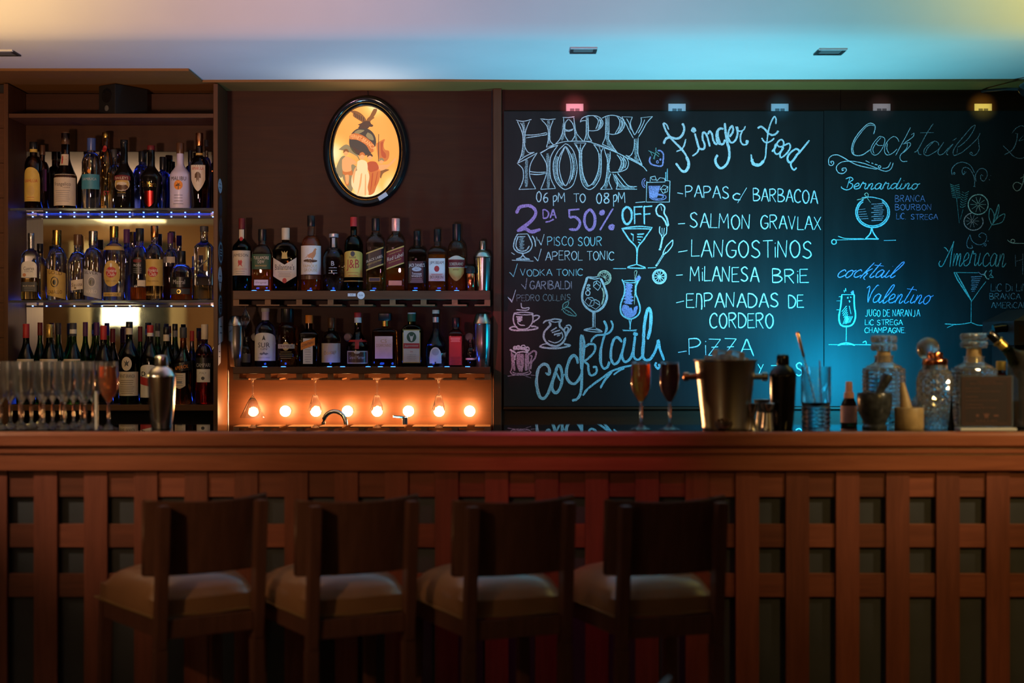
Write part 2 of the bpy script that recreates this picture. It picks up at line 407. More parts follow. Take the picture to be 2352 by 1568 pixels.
# ------------------------------------------------------------------ back wall panelling
wbc = wb.location
def wbp(name, x0, x1, y0, z0, z1, m, parent=wb, y1=6.10, bev=0.0): return box(name, x0-wbc.x, x1-wbc.x, y0-wbc.y, y1-wbc.y, z0-wbc.z, z1-wbc.z, M[m], parent, bev)
wbp('panel', -1.212, -0.0875, 6.05, 0.0, 2.42, 'wall_wood')
wbp('panel', -0.0865, -0.083, 6.03, 0.0, 2.42, 'dark')
wbp('panel', -0.082, 1.39, 6.02, 0.0, 2.42, 'wall_wood')
wbp('panel', 1.392, 2.9, 6.02, 0.0, 2.42, 'wall_wood')
s = struct(box('trim_2', (1133-CX)*5.985/F, (1152-CX)*5.985/F, 5.985, 6.02, 0.9, 2.42, M['cab_wood_v'], None, 0.002))
# socket plates high on the wall, half hidden by the top of the chalkboard
for k, (px, lab) in enumerate(((1320, 'wall socket plate above the letters of HAPPY, leftmost over the chalkboard'), (1555, 'wall socket plate above the word Finger'),
        (1791, 'wall socket plate above the word Food'), (2025, 'wall socket plate above the first letters of the thin Cocktails lettering'), (2258, 'wall socket plate above the last letters of the thin Cocktails lettering'))):
    D = 6.015; c = P(px, 262, D)
    t = thing('wall_socket', lab, 'socket', (c.x, 6.02, c.z), 0, 'socket plates above the chalkboard')
    box('plate', -.037, .037, -.008, 0, -.044, .044, M['plate'], t, 0.0015)
    for sx_ in (-.011, .011): box('outlet', sx_-.009, sx_+.009, -.010, -.004, -.02, .023, M['grey'], t)
# ------------------------------------------------------------------ mirrored shelving cabinet on the left
cab = thing('shelving_cabinet', 'tall brown wooden back-bar cabinet with mirror and glass shelves, far left', 'cabinet', (-1.65, 5.85, 0))
def cb(name, x0, x1, y0, y1, z0, z1, m, bev=0.0, label=None): return box(name, x0+1.65, x1+1.65, y0-5.85, y1-5.85, z0, z1, M[m] if isinstance(m, str) else m, cab, bev, label)
cb('side_panel', -2.091, -2.073, 5.85, 6.08, 0, 2.415, 'cab_wood_v', 0.001)
rp = cb('side_panel', -1.2283, -1.2103, 5.85, 6.08, 0, 2.415, 'cab_wood_v', 0.001)
cb('top_shelf', -2.072, -1.2290, 5.855, 6.075, 2.276, 2.293, 'cab_wood', 0.001)
cb('back_panel', -2.072, -1.2290, 6.062, 6.078, 2.165, 2.275, 'wall_wood')
cb('back_panel', -2.072, -1.2290, 6.066, 6.078, 2.294, 2.41, 'wall_wood')
cb('mirror', -2.072, -1.2290, 6.070, 6.078, 1.096, 2.164, 'mirror', label='mirror back behind the glass shelves')
cb('bottom_shelf', -2.072, -1.2290, 5.855, 6.078, 1.0705, 1.0945, 'cab_wood', 0.001)
cb('back_panel', -2.072, -1.2290, 6.06, 6.078, 0.75, 1.069, 'dark')
for zt in (1.905, 1.525):
    cb('glass_shelf', -2.0715, -1.2295, 5.865, 6.069, zt-.010, zt, 'shelf_glass', 0.0008)
    for x in (-2.03, -1.27): cb('shelf_clip', x-.01, x+.01, 6.045, 6.069, zt-.018, zt-.0105, 'chrome')
# blue LED strips under the glass shelves
for zt, nm in ((1.905, 'upper'), (1.525, 'lower')):
    t = thing('led_strip', 'thin strip of blue lights under the %s glass shelf' % nm, 'light strip', (-1.65, 6.060, zt-.020))
    box('strip', -.42, .42, -.004, .009, -.004, .004, M['black_matte'], t)
    for k in range(14):
        x = -.42 + .030 + k*.0590
        box('led', x-.0024, x+.0024, -.008, -.0035, -.001, .003, M['blue_dot'], t)
    box('glow_bar', -.41, .41, -.020, -.016, .0205, .0220, M['blue_led'], t)  # added glowing bar on the shelf top, gives the blue glow behind bottles
t = thing('led_strip', 'short blue light strip on the bottom shelf of the mirrored cabinet', 'light strip', (-1.65, 6.05, 1.0945))
box('strip', -.42, .42, -.004, .009, 0, .004, M['blue_led'], t)
# planked cladding left of the cabinet
cl = struct(box('trim_3', -2.6, -2.0925, 5.875, 6.09, 0, 2.415, M['dark']))
c0 = cl.location
for k in range(18):
    z0 = 0.02 + k*.1440 + .055
    if z0 > 2.3: break
    box('plank', -2.6-c0.x, -2.0935-c0.x, 5.862-c0.y, 5.876-c0.y, z0-c0.z, z0+.1425-c0.z, M['cab_wood'], cl, 0.001)

# round and square stickers on the right flank of the cabinet
def sticker(shape, y0, y1, d0, d1, m, lab, ring=None, txt=None):
    zc = CZ-((y0+y1)/2-CY)*(d0+d1)/2/F; yc = (d0+d1)/2; hy = (d1-d0)/2; hz = (y1-y0)/2*yc/F
    t = thing('sticker', lab, 'sticker', (-1.2098, yc, zc), 0, 'stickers on the cabinet flank')
    def disc(name, rx, rz, x, mm, n=28, sq=False, tilt=0):
        pts = []
        for i in range(n):
            a = 2*PI*i/n
            if sq: q = [(-1,-1),(1,-1),(1,1),(-1,1)]; pts = [(u*rx, w_*rz + tilt*u) for u, w_ in q]; break
            u, w_ = math.cos(a), math.sin(a)
            if shape == 'drop': u *= (1-0.55*(1-(w_+1)/2)) if w_ < 0 else 1
            if shape == 'lozenge': u, w_ = math.copysign(abs(u)**1.3, u), math.copysign(abs(w_)**1.1, w_)
            pts.append((u*rx, w_*rz))
        k = len(pts)
        vs = [(x, u, w_) for u, w_ in pts] + [(x-.0006, u, w_) for u, w_ in pts]
        return mesh(name, vs, [tuple(range(k)), tuple(reversed(range(k, 2*k)))] + [(i, k+i, k+(i+1) % k, (i+1) % k) for i in range(k)], mm, t)
    disc('backing', hy, hz, .0006, M[m] if isinstance(m, str) else m, sq=(shape == 'rect'), tilt=.006 if shape == 'rect' else 0)
    if ring:
        disc('ring', hy*.82, hz*.82, .0010, ring, sq=False)
        disc('centre', hy*.66, hz*.66, .0014, M[m] if isinstance(m, str) else m)
        for k in (-1, 0, 1): box('print_bar', .0012, .0018, -hy*.4, hy*.4, k*hz*.22-hz*.05, k*hz*.22+hz*.05, ring, t)
    else:
        for k in (-1, 1): box('print_bar', .0006, .0011, -hy*.5, hy*.5, k*hz*.25-hz*.04, k*hz*.25+hz*.04, M['st_b'], t)
M['st_l'] = pbr('sticker_pale', (0.50, 0.62, 0.68), 0.4)
M['st_w'] = pbr('sticker_white', (0.75, 0.72, 0.72), 0.4)
M['st_b'] = pbr('sticker_ink', (0.03, 0.05, 0.07), 0.4)
M['st_c'] = pbr('sticker_blue', (0.22, 0.42, 0.50), 0.4)
sticker('lozenge', 410, 444, 5.855, 5.935, 'st_l', 'small pale blue torn sticker, topmost on the cabinet flank')
sticker('lozenge', 446, 498, 5.87, 5.94, 'st_b', 'dark narrow sticker below the torn pale blue one')
sticker('lozenge', 498, 551, 5.87, 5.945, 'st_b', 'dark lozenge sticker with grey printing on cabinet flank', M['grey'])
sticker('round', 551, 609, 5.855, 5.955, 'st_b', 'round dark sticker with a pale printed ring', M['st_c'])
sticker('drop', 612, 670, 5.855, 5.935, 'st_l', 'pale blue drop-shaped sticker in the middle of the column')
sticker('round', 673, 727, 5.86, 5.94, 'st_b', 'round black and blue sticker under the drop-shaped one', M['st_c'])
sticker('rect', 728, 786, 5.865, 5.955, 'st_w', 'white tilted rectangular sticker on cabinet flank')
sticker('rect', 790, 836, 5.855, 5.905, 'st_w', 'small white upright sticker, lowest on the cabinet flank')
tube('cable', smooth_line([(.4425, .203, 1.24), (.444, .195, 1.16), (.4425, .200, 1.08), (.4435, .196, .98), (.4425, .2, .93)], 5), .0025, M['plate'], cab, 6, label='thin white cable')

# loudspeaker on the cabinet top
t = thing('loudspeaker', 'small black bookshelf loudspeaker on top of the mirrored cabinet', 'loudspeaker', (-1.622, 5.965, 2.2932), -0.62)
box('enclosure', -.052, .052, -.095, .075, 0, .124, M['black_matte'], t, 0.003)
loft('cone', [(.030, 0), (.030, .003), (.026, .003), (.012, -.004), (0, -.003)], M['black_gloss'], t, 24, loc=(0, -.0952, .080)).rotation_euler = (PI/2, 0, 0)
loft('tweeter', [(.012, 0), (.012, .002), (.006, .003), (0, .004)], M['grey'], t, 16, loc=(0, -.0952, .027)).rotation_euler = (PI/2, 0, 0)

# ------------------------------------------------------------------ two wall shelves with stemware racks
GAPS = [580, 651, 724, 795, 866, 938, 1008, 1081]
def wall_shelf(lab, zt, zb, n):
    t = thing('wall_shelf', lab, 'shelf', (-.62, 5.87, zb))
    box('shelf_board', -.532, .530, 0, .1795, 0, zt-zb, M['cab_wood'], t, 0.002)
    s = F/5.88
    edges = [536] + GAPS + [1126]
    for i in range(9):
        a = edges[i] + (9 if i else 0); b = edges[i+1] - (9 if i < 8 else 0)
        x0, x1 = (a-CX)/s+.62, (b-CX)/s+.62; xm = (x0+x1)/2
        if i == 0 or i == 8: xm = x0+.012 if i == 0 else x1-.012
        vs, fs = join_geo([([(x0, .006, -.026), (x1, .006, -.026), (x1, .172, -.026), (x0, .172, -.026), (x0, .006, -.020), (x1, .006, -.020), (x1, .172, -.020), (x0, .172, -.020)], BOXF),
                           ([(xm-.012, .006, -.020), (xm+.012, .006, -.020), (xm+.012, .172, -.020), (xm-.012, .172, -.020), (xm-.012, .006, 0), (xm+.012, .006, 0), (xm+.012, .172, 0), (xm-.012, .172, 0)], BOXF)])
        mesh('rack_slat', vs, fs, M['rack_wood'], t)
    return t
sh1 = wall_shelf('upper brown wall shelf with a row of whisky bottles above a stemware rack', 1.565, 1.528, 0)
sh2 = wall_shelf('lower brown wall shelf with liqueur bottles and glasses hanging beneath', 1.250, 1.222, 1)
def txt_flat(name, s, wpx, hgt, m, parent, loc, rot=(PI/2, 0, 0)):
    vs, fs, ww, hh = text_geo(s)
    k = wpx/ww; kz = hgt/hh
    o = mesh(name, [(v[0]*k, v[1]*kz, 0) for v in vs], fs, m, parent, False, loc); o.rotation_euler = rot
    return o
c = P(829, 678, 5.869)
t = thing('sticker', 'round white sticker reading SUR on the front edge of the upper wall shelf', 'sticker', c)
o = loft('disc', [(.0155, 0), (.0155, .0008)], M['st_w'], t, 24); o.rotation_euler = (PI/2, 0, 0)
txt_flat('lettering', 'SUR', .017, .007, M['st_b'], t, (0, -.001, 0))
c = P(808, 677, 5.869)
t = thing('sticker', 'small white rectangular tag beside the round sticker on the upper wall shelf', 'sticker', c)
box('tag', -.0165, .0165, -.0008, 0, -.006, .006, M['st_w'], t)
txt_flat('lettering', 'SUR', .014, .005, M['st_b'], t, (0, -.001, 0))
def lab_blue(zt, k):
    W = ('first', 'second', 'third', 'fourth', 'fifth', 'sixth', 'seventh', 'eighth', 'ninth', 'last')
    return 'small blue light under the %s bottles, %s from the left' % ('whisky' if zt > 1.4 else 'liqueur', 'rightmost, counted' if (k == 9 or (zt > 1.4 and k == 7)) else W[k])
# blue shelf lights set behind and below the bottles
for zt, xs, nm in ((1.565, (588, 618, 715, 768, 858, 955, 1008, 1050), 'upper'), (1.250, (612, 655, 760, 790, 848, 876, 905, 990, 1028, 1075), 'lower')):
    for k, px in enumerate(xs):
        x = (px-CX)*5.93/F
        t = thing('shelf_light', lab_blue(zt, k), 'shelf light', (x, 5.885, zt), 0, 'blue shelf lights on the %s wall shelf' % nm)
        loft('lens', [(.010, 0), (.010, .0012), (.008, .0016)], M['blue_led'], t, 16)

# ------------------------------------------------------------------ globe bulbs
def globe(px, py, lit, lab, grp, r=.0225):
    D = 6.05; x = (px-CX)*6.0/F; z = CZ-(py-CY)*6.0/F
    t = thing('globe_bulb', lab, 'light bulb', (x, D, z), 0, grp)
    o = loft('socket', [(.018, 0), (.018, .012), (.012, .020), (.012, .028)], M['plate'], t, 20); o.rotation_euler = (PI/2, 0, 0)
    prof = [(r*math.sin(PI*k/14), -r*math.cos(PI*k/14)) for k in range(15)]; prof[0] = (0, -r); prof[-1] = (0, r)
    loft('globe', prof, M['bulb'] if lit else M['bulb_off'], t, 20, loc=(0, -.028-r*.85, 0))
for k, px in enumerate((581, 655, 725, 798, 866, 938, 1008.5, 1078.6)):
    globe(px, 944, True, ('glowing globe bulb inside the hanging martini glass, leftmost in the row' if k == 0 else 'glowing warm globe bulb, %s from the left in the row' % ('', 'second', 'third', 'fourth', 'fifth', 'sixth', 'seventh', 'eighth')[k]), 'glowing globe bulbs above the sink')
for px, nm in ((583, 'beside the white gin label'), (623, 'right of the white gin label'), (797, 'left of the bottle with a red ribbon'), (1077, 'left of the right-hand cocktail shaker')):
    globe(px, 774, False, 'small unlit glass bulb on the panel ' + nm, 'unlit bulbs behind the liqueur bottles', .0145)

# ------------------------------------------------------------------ stemware hanging in the rack
def stemglass(name, lab, prof_in, foot, stem_h, bowl, loc, flip=False, grp=None, liquid=None, cat='glass', seg=28, m='wineglass'):
    """bowl: outer (r, z) list from the stem top up to the rim (z from foot)"""
    t = thing(name, lab, cat, loc, 0, grp)
    if flip: t.rotation_euler = (PI, 0, 0)
    out = [(0, 0), (foot, 0), (foot, .0012), (foot*.55, .0035), (.006, .009), (.0035, .018), (.0032, stem_h*.6), (.0042, stem_h*.95)] + bowl
    th = .0011
    inn = [(max(r-th, 0.0005), z + (th if i == 0 else 0)) for i, (r, z) in enumerate(bowl)]
    inn = [(r, z) for r, z in reversed(inn)]
    inn[-1] = (0, bowl[0][1]+.003)
    loft('glass_body', out+inn, M[m], t, seg)
    if liquid:
        lv, mm = liquid
        pts = [(0, bowl[0][1]+.004)]
        for (r, z) in bowl[1:]:
            if z < lv: pts.append((max(r-th*1.15, .0004), z+.0006))
        rr = [b for b in bowl if b[1] >= lv]
        pts.append((max(rr[0][0]-th*1.6, .001), lv)); pts.append((0, lv))
        loft('drink', pts, mm, t, seg)
    return t
zr = 1.2035
s_ = F/5.93
stemglass('martini_glass', 'martini glass hanging upside down over the leftmost glowing bulb', None, .034, .075, [(.0035, .075), (.018, .095), (.052, .165)], ((580-CX)/s_, 5.93, zr), True, 'glasses hanging in the stemware rack')
for px, nm in ((724, 'second'), (866, 'third'), (1008, 'fourth')):
    stemglass('liqueur_glass', 'small tapered cut glass hanging upside down, %s from the left in the rack' % nm, None, .026, .068, [(.004, .068), (.012, .074), (.016, .088), (.030, .137)], ((px-CX)/s_, 5.93, zr), True, 'glasses hanging in the stemware rack', seg=12)
# teardrop glass under the upper shelf
t = thing('teardrop_glass', 'clear glass teardrop hanging from the upper rack above the small dark bottle', 'glass', ((564-CX)*5.9/F, 5.90, 1.503))
loft('glass_body', [(0, -.098), (.004, -.094), (.010, -.080), (.0175, -.062), (.0185, -.052), (.014, -.036), (.007, -.022), (.0035, -.010), (.0035, 0)], M['glass'], t, 20)

# ------------------------------------------------------------------ taps and back counter
bc = thing('back_counter', 'dark work counter with sink behind the bar, below the glowing bulbs', 'counter', (0, 5.42, 0))
box('worktop', -3.0, 3.2, 0, .42, .88, .91, M['granite'], bc)
box('cabinet_front', -3.0, 3.2, .03, .42, 0, .88, M['cab_wood'], bc)
box('rear_worktop', -1.205, 3.2, .425, .56, .88, .91, M['granite'], bc)
def tap(px, py_top, name, lab, h_px, w_px, D, lever):
    x = (px-CX)*D/F; t = thing(name, lab, 'tap', (x, D, .91))
    zt = CZ-(py_top-CY)*D/F-.91
    if lever:
        tube('spout', [(0, 0, 0), (0, 0, zt)], .011, M['chrome'], t, 14)
        tube('lever', [(0, 0, zt), (-.045, -.01, zt+.004)], .0045, M['chrome'], t, 8)
    else:
        w2 = w_px*D/F
        pts = [(0, 0, 0)] + [(0, 0, zt*.45)] + [(w2/2-w2/2*math.cos(PI*k/10), -.02*k/10, zt-w2/2+w2/2*math.sin(PI*k/10)) for k in range(11)] + [(w2, -.02, zt*.55)]
        tube('spout', pts, .0085, M['chrome'], t, 14)
        loft('base', [(.022, 0), (.022, .012), (.012, .02)], M['chrome'], t, 20)
tap(743, 944, 'sink_tap', 'curved chrome swan-neck tap in front of the glowing bulbs', 0, 52, 5.6, False)
tap(930, 958, 'sink_tap', 'short straight chrome tap with lever below the sixth bulb', 0, 0, 5.6, True)

# ------------------------------------------------------------------ the bar
bar = thing('bar_counter', 'long reddish-brown bar with black stone top and wooden lattice front', 'bar counter', (0, 4.04, 0))
def bb(name, x0, x1, y0, y1, z0, z1, m, bev=0.0, label=None): return box(name, x0, x1, y0-4.04, y1-4.04, z0, z1, M[m], bar, bev, label)
bb('worktop', -2.6, 2.7, 4.056, 4.36, 1.080, 1.100, 'granite', 0.001, 'polished black stone worktop')
nose = [(4.075, 1.0535), (4.046, 1.0535), (4.040, 1.060), (4.040, 1.088), (4.043, 1.0945), (4.050, 1.0985), (4.0555, 1.0985), (4.0555, 1.0795), (4.075, 1.0795)]
k = len(nose)
o = mesh('nosing', [(-2.6, a-4.04, b) for a, b in nose] + [(2.7, a-4.04, b) for a, b in nose], [tuple(reversed(range(k))), tuple(range(k, 2*k))] + [(i, (i+1) % k, k+(i+1) % k, k+i) for i in range(k)], M['bar_wood'], bar)
bb('moulding', -2.6, 2.7, 4.052, 4.10, 1.0355, 1.0525, 'bar_wood', 0.003)
bb('fascia', -2.6, 2.7, 4.060, 4.10, .986, 1.0345, 'bar_wood', 0.003)
bb('carcass', -2.6, 2.7, 4.104, 4.34, 0, 1.079, 'bar_back', label='dark backing board')
bb('kick_board', -2.6, 2.7, 4.078, 4.1035, 0, .06, 'bar_wood')
sl = F/4.078
xs = [(1690-115.2*k) for k in range(-8, 27)]
rs = F/4.086
src = {}
for i, px in enumerate(xs):
    x0 = (px-CX)/sl; wdt = .0672
    if 'slat' not in src:
        src['slat'] = box('slat', -wdt/2, wdt/2, -.009, .009, -.46, .46, M['slat_wood'], bar, 0.0012)
        o = src['slat']
    else:
        o = src['slat'].copy(); COL.objects.link(o); o.parent = bar
    o.location = (x0+wdt/2, .047, .525)
    if i < len(xs)-1:
        xn = (xs[i+1]-CX)/sl+wdt   # right edge of next slat to the left
        a, b = xn+.0006, x0-.0006
        for (z0, z1) in ((.909, .9835), (.764, .831), (.6215, .689)):
            key = 'r%.3f' % z0
            if key not in src:
                src[key] = box('rail_block', -(b-a)/2, (b-a)/2, -.007, .007, -(z1-z0)/2, (z1-z0)/2, M['rail_wood'], bar, 0.001)
                q = src[key]
            else:
                q = src[key].copy(); COL.objects.link(q); q.parent = bar
            q.location = ((a+b)/2, .0525+R.uniform(-.001, .001), (z0+z1)/2)

# ------------------------------------------------------------------ bar stools
def cushion(name, hx, y0, y1, z0, z1, dome, m, parent, nx=14, ny=14, hf=None):
    vs, fs = [], []
    def pt(u, v, top):
        cu, cv = math.copysign(abs(u)**0.85, u), math.copysign(abs(v)**0.85, v)
        e = (abs(u)**5 + abs(v)**5)
        k = max(0.0, 1-e)
        z = z0 + (z1-z0)*(0.55+0.45*min(1, k**.5)) + dome*(1-u*u)*(1-v*v) if top else z0
        sq = 1-.018*(abs(u*v)**2)*4
        return ((hx if hf is None else hx+(hf-hx)*(v+1)/2)*u*sq, (y0+y1)/2+(y1-y0)/2*v*sq, z)
    for top in (1, 0):
        for j in range(ny+1):
            for i in range(nx+1):
                vs.append(pt(-1+2*i/nx, -1+2*j/ny, top))
    N = (nx+1)*(ny+1)
    for j in range(ny):
        for i in range(nx):
            a = j*(nx+1)+i
            fs.append((a, a+1, a+nx+2, a+nx+1)); fs.append((N+a, N+a+nx+1, N+a+nx+2, N+a+1))
    rim = [i for i in range(nx+1)] + [(j+1)*(nx+1)+nx for j in range(ny)] + [ny*(nx+1)+i for i in reversed(range(nx))] + [j*(nx+1) for j in reversed(range(1, ny))]
    for i in range(len(rim)):
        a, b = rim[i], rim[(i+1) % len(rim)]
        fs.append((a, N+a, N+b, b))
    o = mesh(name, vs, fs, m, parent, True)
    bm = bmesh.new(); bm.from_mesh(o.data); bmesh.ops.recalc_face_normals(bm, faces=bm.faces[:]); bm.to_mesh(o.data); bm.free()
    return o

def back_panel(parent, hw, y_mid, y_end, z0, z1, th, m, lean):
    vs, fs = [], []; n = 16
    for side in (0, 1):
        for (z, row) in ((z0, 0), (z1, 1)):
            for i in range(n+1):
                u = -1+2*i/n
                x = hw*u*(1.0 if row else .965); y = y_mid+(y_end-y_mid)*u*u - lean*(z-z0)/(z1-z0) + side*th
                zz = z + (0.010*u*u if row else 0.0)
                vs.append((x, y, zz))
    q = n+1
    for i in range(n):
        fs += [(i, i+1, q+i+1, q+i), (2*q+i, 3*q+i, 3*q+i+1, 2*q+i+1), (q+i, q+i+1, 3*q+i+1, 3*q+i), (i, 2*q+i, 2*q+i+1, i+1)]
    fs += [(0, q, 3*q, 2*q), (n, 2*q+n, 3*q+n, q+n)]
    o = mesh('backrest', vs, fs, m, parent, True)
    bm = bmesh.new(); bm.from_mesh(o.data); bmesh.ops.recalc_face_normals(bm, faces=bm.faces[:])
    ed = [e for e in bm.edges if len(e.link_faces) == 2 and e.calc_face_angle(0) > 1.0]
    bmesh.ops.bevel(bm, geom=ed, offset=.0035, segments=2, affect='EDGES'); bm.to_mesh(o.data); bm.free()
    return o

def quadbar(name, p0, p1, a, b, m, parent, bev=.0025):
    """square bar from p0 to p1, a x b in plan"""
    v = []
    for p in (p0, p1):
        v += [(p[0]-a/2, p[1]-b/2, p[2]), (p[0]+a/2, p[1]-b/2, p[2]), (p[0]+a/2, p[1]+b/2, p[2]), (p[0]-a/2, p[1]+b/2, p[2])]
    o = mesh(name, v, BOXF, m, parent)
    bm = bmesh.new(); bm.from_mesh(o.data); bmesh.ops.bevel(bm, geom=bm.edges[:], offset=bev, segments=2, affect='EDGES'); bm.to_mesh(o.data); bm.free()
    return o

def slope_bar(name, a, b, z0, z1, th, m, parent):
    d = Vector((b[0]-a[0], b[1]-a[1])); d.normalize(); nx, ny = -d.y*th/2, d.x*th/2
    v = [(p[0]+k*nx, p[1]+k*ny, z) for z in (z0, z1) for p, k in ((a, -1), (b, -1), (b, 1), (a, 1))]
    return mesh(name, v, BOXF, m, parent)

def stool(x, y, deg, lab):
    t = thing('bar_stool', lab, 'bar stool', (x, y, 0), math.radians(deg), 'bar stools along the counter')
    W = M['stool_wood']; px = .127
    for s in (-1, 1):
        quadbar('rear_post', (s*px, 0, .60), (s*px, -.028, .955), .027, .036, W, t)
        quadbar('leg', (s*(px+.006), -.010, 0), (s*px, 0, .600), .030, .036, W, t)
        quadbar('leg', (s*.160, .362, 0), (s*.152, .350, .673), .030, .032, W, t)
        quadbar('stretcher', (s*px, .010, .30), (s*px, .010, .33), .018, .018, W, t) if False else slope_bar('stretcher', (s*px, .012), (s*.158, .345), .30, .33, .016, W, t)
        slope_bar('side_rail', (s*px, .016), (s*.154, .345), .630, .6735, .018, W, t)
    box('rear_rail', -.112, .112, -.012, .010, .625, .672, W, t, .002)
    box('front_rail', -.138, .138, .342, .362, .630, .6735, W, t, .002)
    box('footrest', -.145, .145, .348, .368, .22, .25, W, t, .003)
    back_panel(t, .163, .004, .040, .775, .958, .012, W, .024)
    cushion('seat_cushion', .142, .006, .380, .674, .752, .030, M['leather'], t, hf=.175)
    # sewn piping round the cushion base
    pts = [(-.142, .008, .678), (.142, .008, .678), (.174, .378, .678), (-.174, .378, .678), (-.142, .008, .678)]
    tube('piping', pts, .0028, M['piping'], t, 6)
    return t
stool(-.757, 3.555, 33, 'dark wooden bar stool with tan leather seat, leftmost, its seat shining yellow')
stool(-.377, 3.540, 26, 'dark wooden bar stool with tan leather seat, second from the left')
stool(.013, 3.520, 21, 'dark wooden bar stool with tan leather seat, third from the left')
stool(.390, 3.530, 17, 'dark wooden bar stool with tan leather seat, rightmost, beside the bare lattice')
# a lower chair nearer the camera: only the corner of its backrest shows
t = thing('low_chair', 'low dark chair whose backrest corner pokes up at the bottom edge of the picture', 'chair', (.175, 2.38, 0), math.radians(52))
W = M['stool_wood']
for s in (-1, 1):
    quadbar('leg', (s*.19, 0, 0), (s*.185, .0, .70), .03, .035, W, t)
    quadbar('leg', (s*.19, .38, 0), (s*.19, .38, .43), .03, .035, W, t)
back_panel(t, .205, .004, .035, .60, .745, .014, W, .02)
cushion('seat_cushion', .20, .01, .40, .43, .49, .02, M['leather'], t)
# ------------------------------------------------------------------ chalkboard and everything written on it
DB = 5.9845
YBd = 5.985
bx0, bx1, bx2 = (1157-CX)*YBd/F, (1893-CX)*YBd/F, (2560-CX)*YBd/F
zt, zb = CZ-(255-CY)*YBd/F, CZ-(933-CY)*YBd/F
cbd = thing('chalkboard', 'large black chalkboard menu with chalk lettering and drink drawings', 'chalkboard', ((bx0+bx2)/2, 6.0, (zt+zb)/2))
cc = cbd.location
box('board_panel', bx0-cc.x, bx1-.0015-cc.x, YBd-6.0, .012, zb-cc.z, zt-cc.z, M['board'], cbd, .0015)
box('board_panel', bx1+.0005-cc.x, bx2-cc.x, YBd+.0015-6.0, .012, zb-cc.z, zt+.002-cc.z, M['board'], cbd, .0015)
box('bottom_ledge', bx0-cc.x, bx2-cc.x, -.022, .012, zb-.012-cc.z, zb-.0015-cc.z, M['wall_wood'], cbd, .001)

def ribbon(geo, pts, wpx, jit=0.35, closed=False, sm=True, y=0.0):
    """pts in photo pixels on the board plane -> strip of quads"""
    if sm: pts = smooth_line(pts, 4)
    k = DB/F; n = len(pts)
    if n < 2: return
    vs, fs = geo; base = len(vs)
    yy = DB-.0004-y-6.0
    for i, p in enumerate(pts):
        a = pts[max(i-1, 0)]; b = pts[min(i+1, n-1)]
        dx, dy = b[0]-a[0], b[1]-a[1]; L = math.hypot(dx, dy) or 1
        nx, ny = -dy/L, dx/L
        h = wpx/2*(0.86+0.28*R.random())
        if i in (0, n-1): h *= .6
        jx, jy = R.uniform(-jit, jit)*.5, R.uniform(-jit, jit)*.5
        for sg in (-1, 1):
            px, py = p[0]+jx+sg*nx*h, p[1]+jy+sg*ny*h
            vs.append(((px-CX)*k-cc.x, yy-R.random()*.00005, CZ-(py-CY)*k-cc.z))
    for i in range(n-1):
        a = base+2*i; fs.append((a, a+1, a+3, a+2))

def chalk_obj(name, strokes, m, lab=None, T=(0, 0, 1), wd=2.2, dbl=True, y=0.0):
    """strokes: list of point lists in crop units (x0, y0, scale)"""
    geo = ([], [])
    for st in strokes:
        w_ = wd
        if isinstance(st[0], (int, float)): w_, st = st[0], st[1:]
        pts = [(T[0]+a/T[2], T[1]+b/T[2]) for a, b in st]
        ribbon(geo, pts, w_, y=y)
        if dbl:
            o = w_*.32
            ribbon(geo, [(a+R.uniform(-o, o), b+R.uniform(-o, o)) for a, b in pts], w_*.62, y=y+.00015)
    o = mesh(name, geo[0], geo[1], M[m], cbd, label=lab)
    if lab is None or lab in ('tick marks', 'rubbed chalk fill of the big letters'): o['kind'] = 'stuff'
    return o

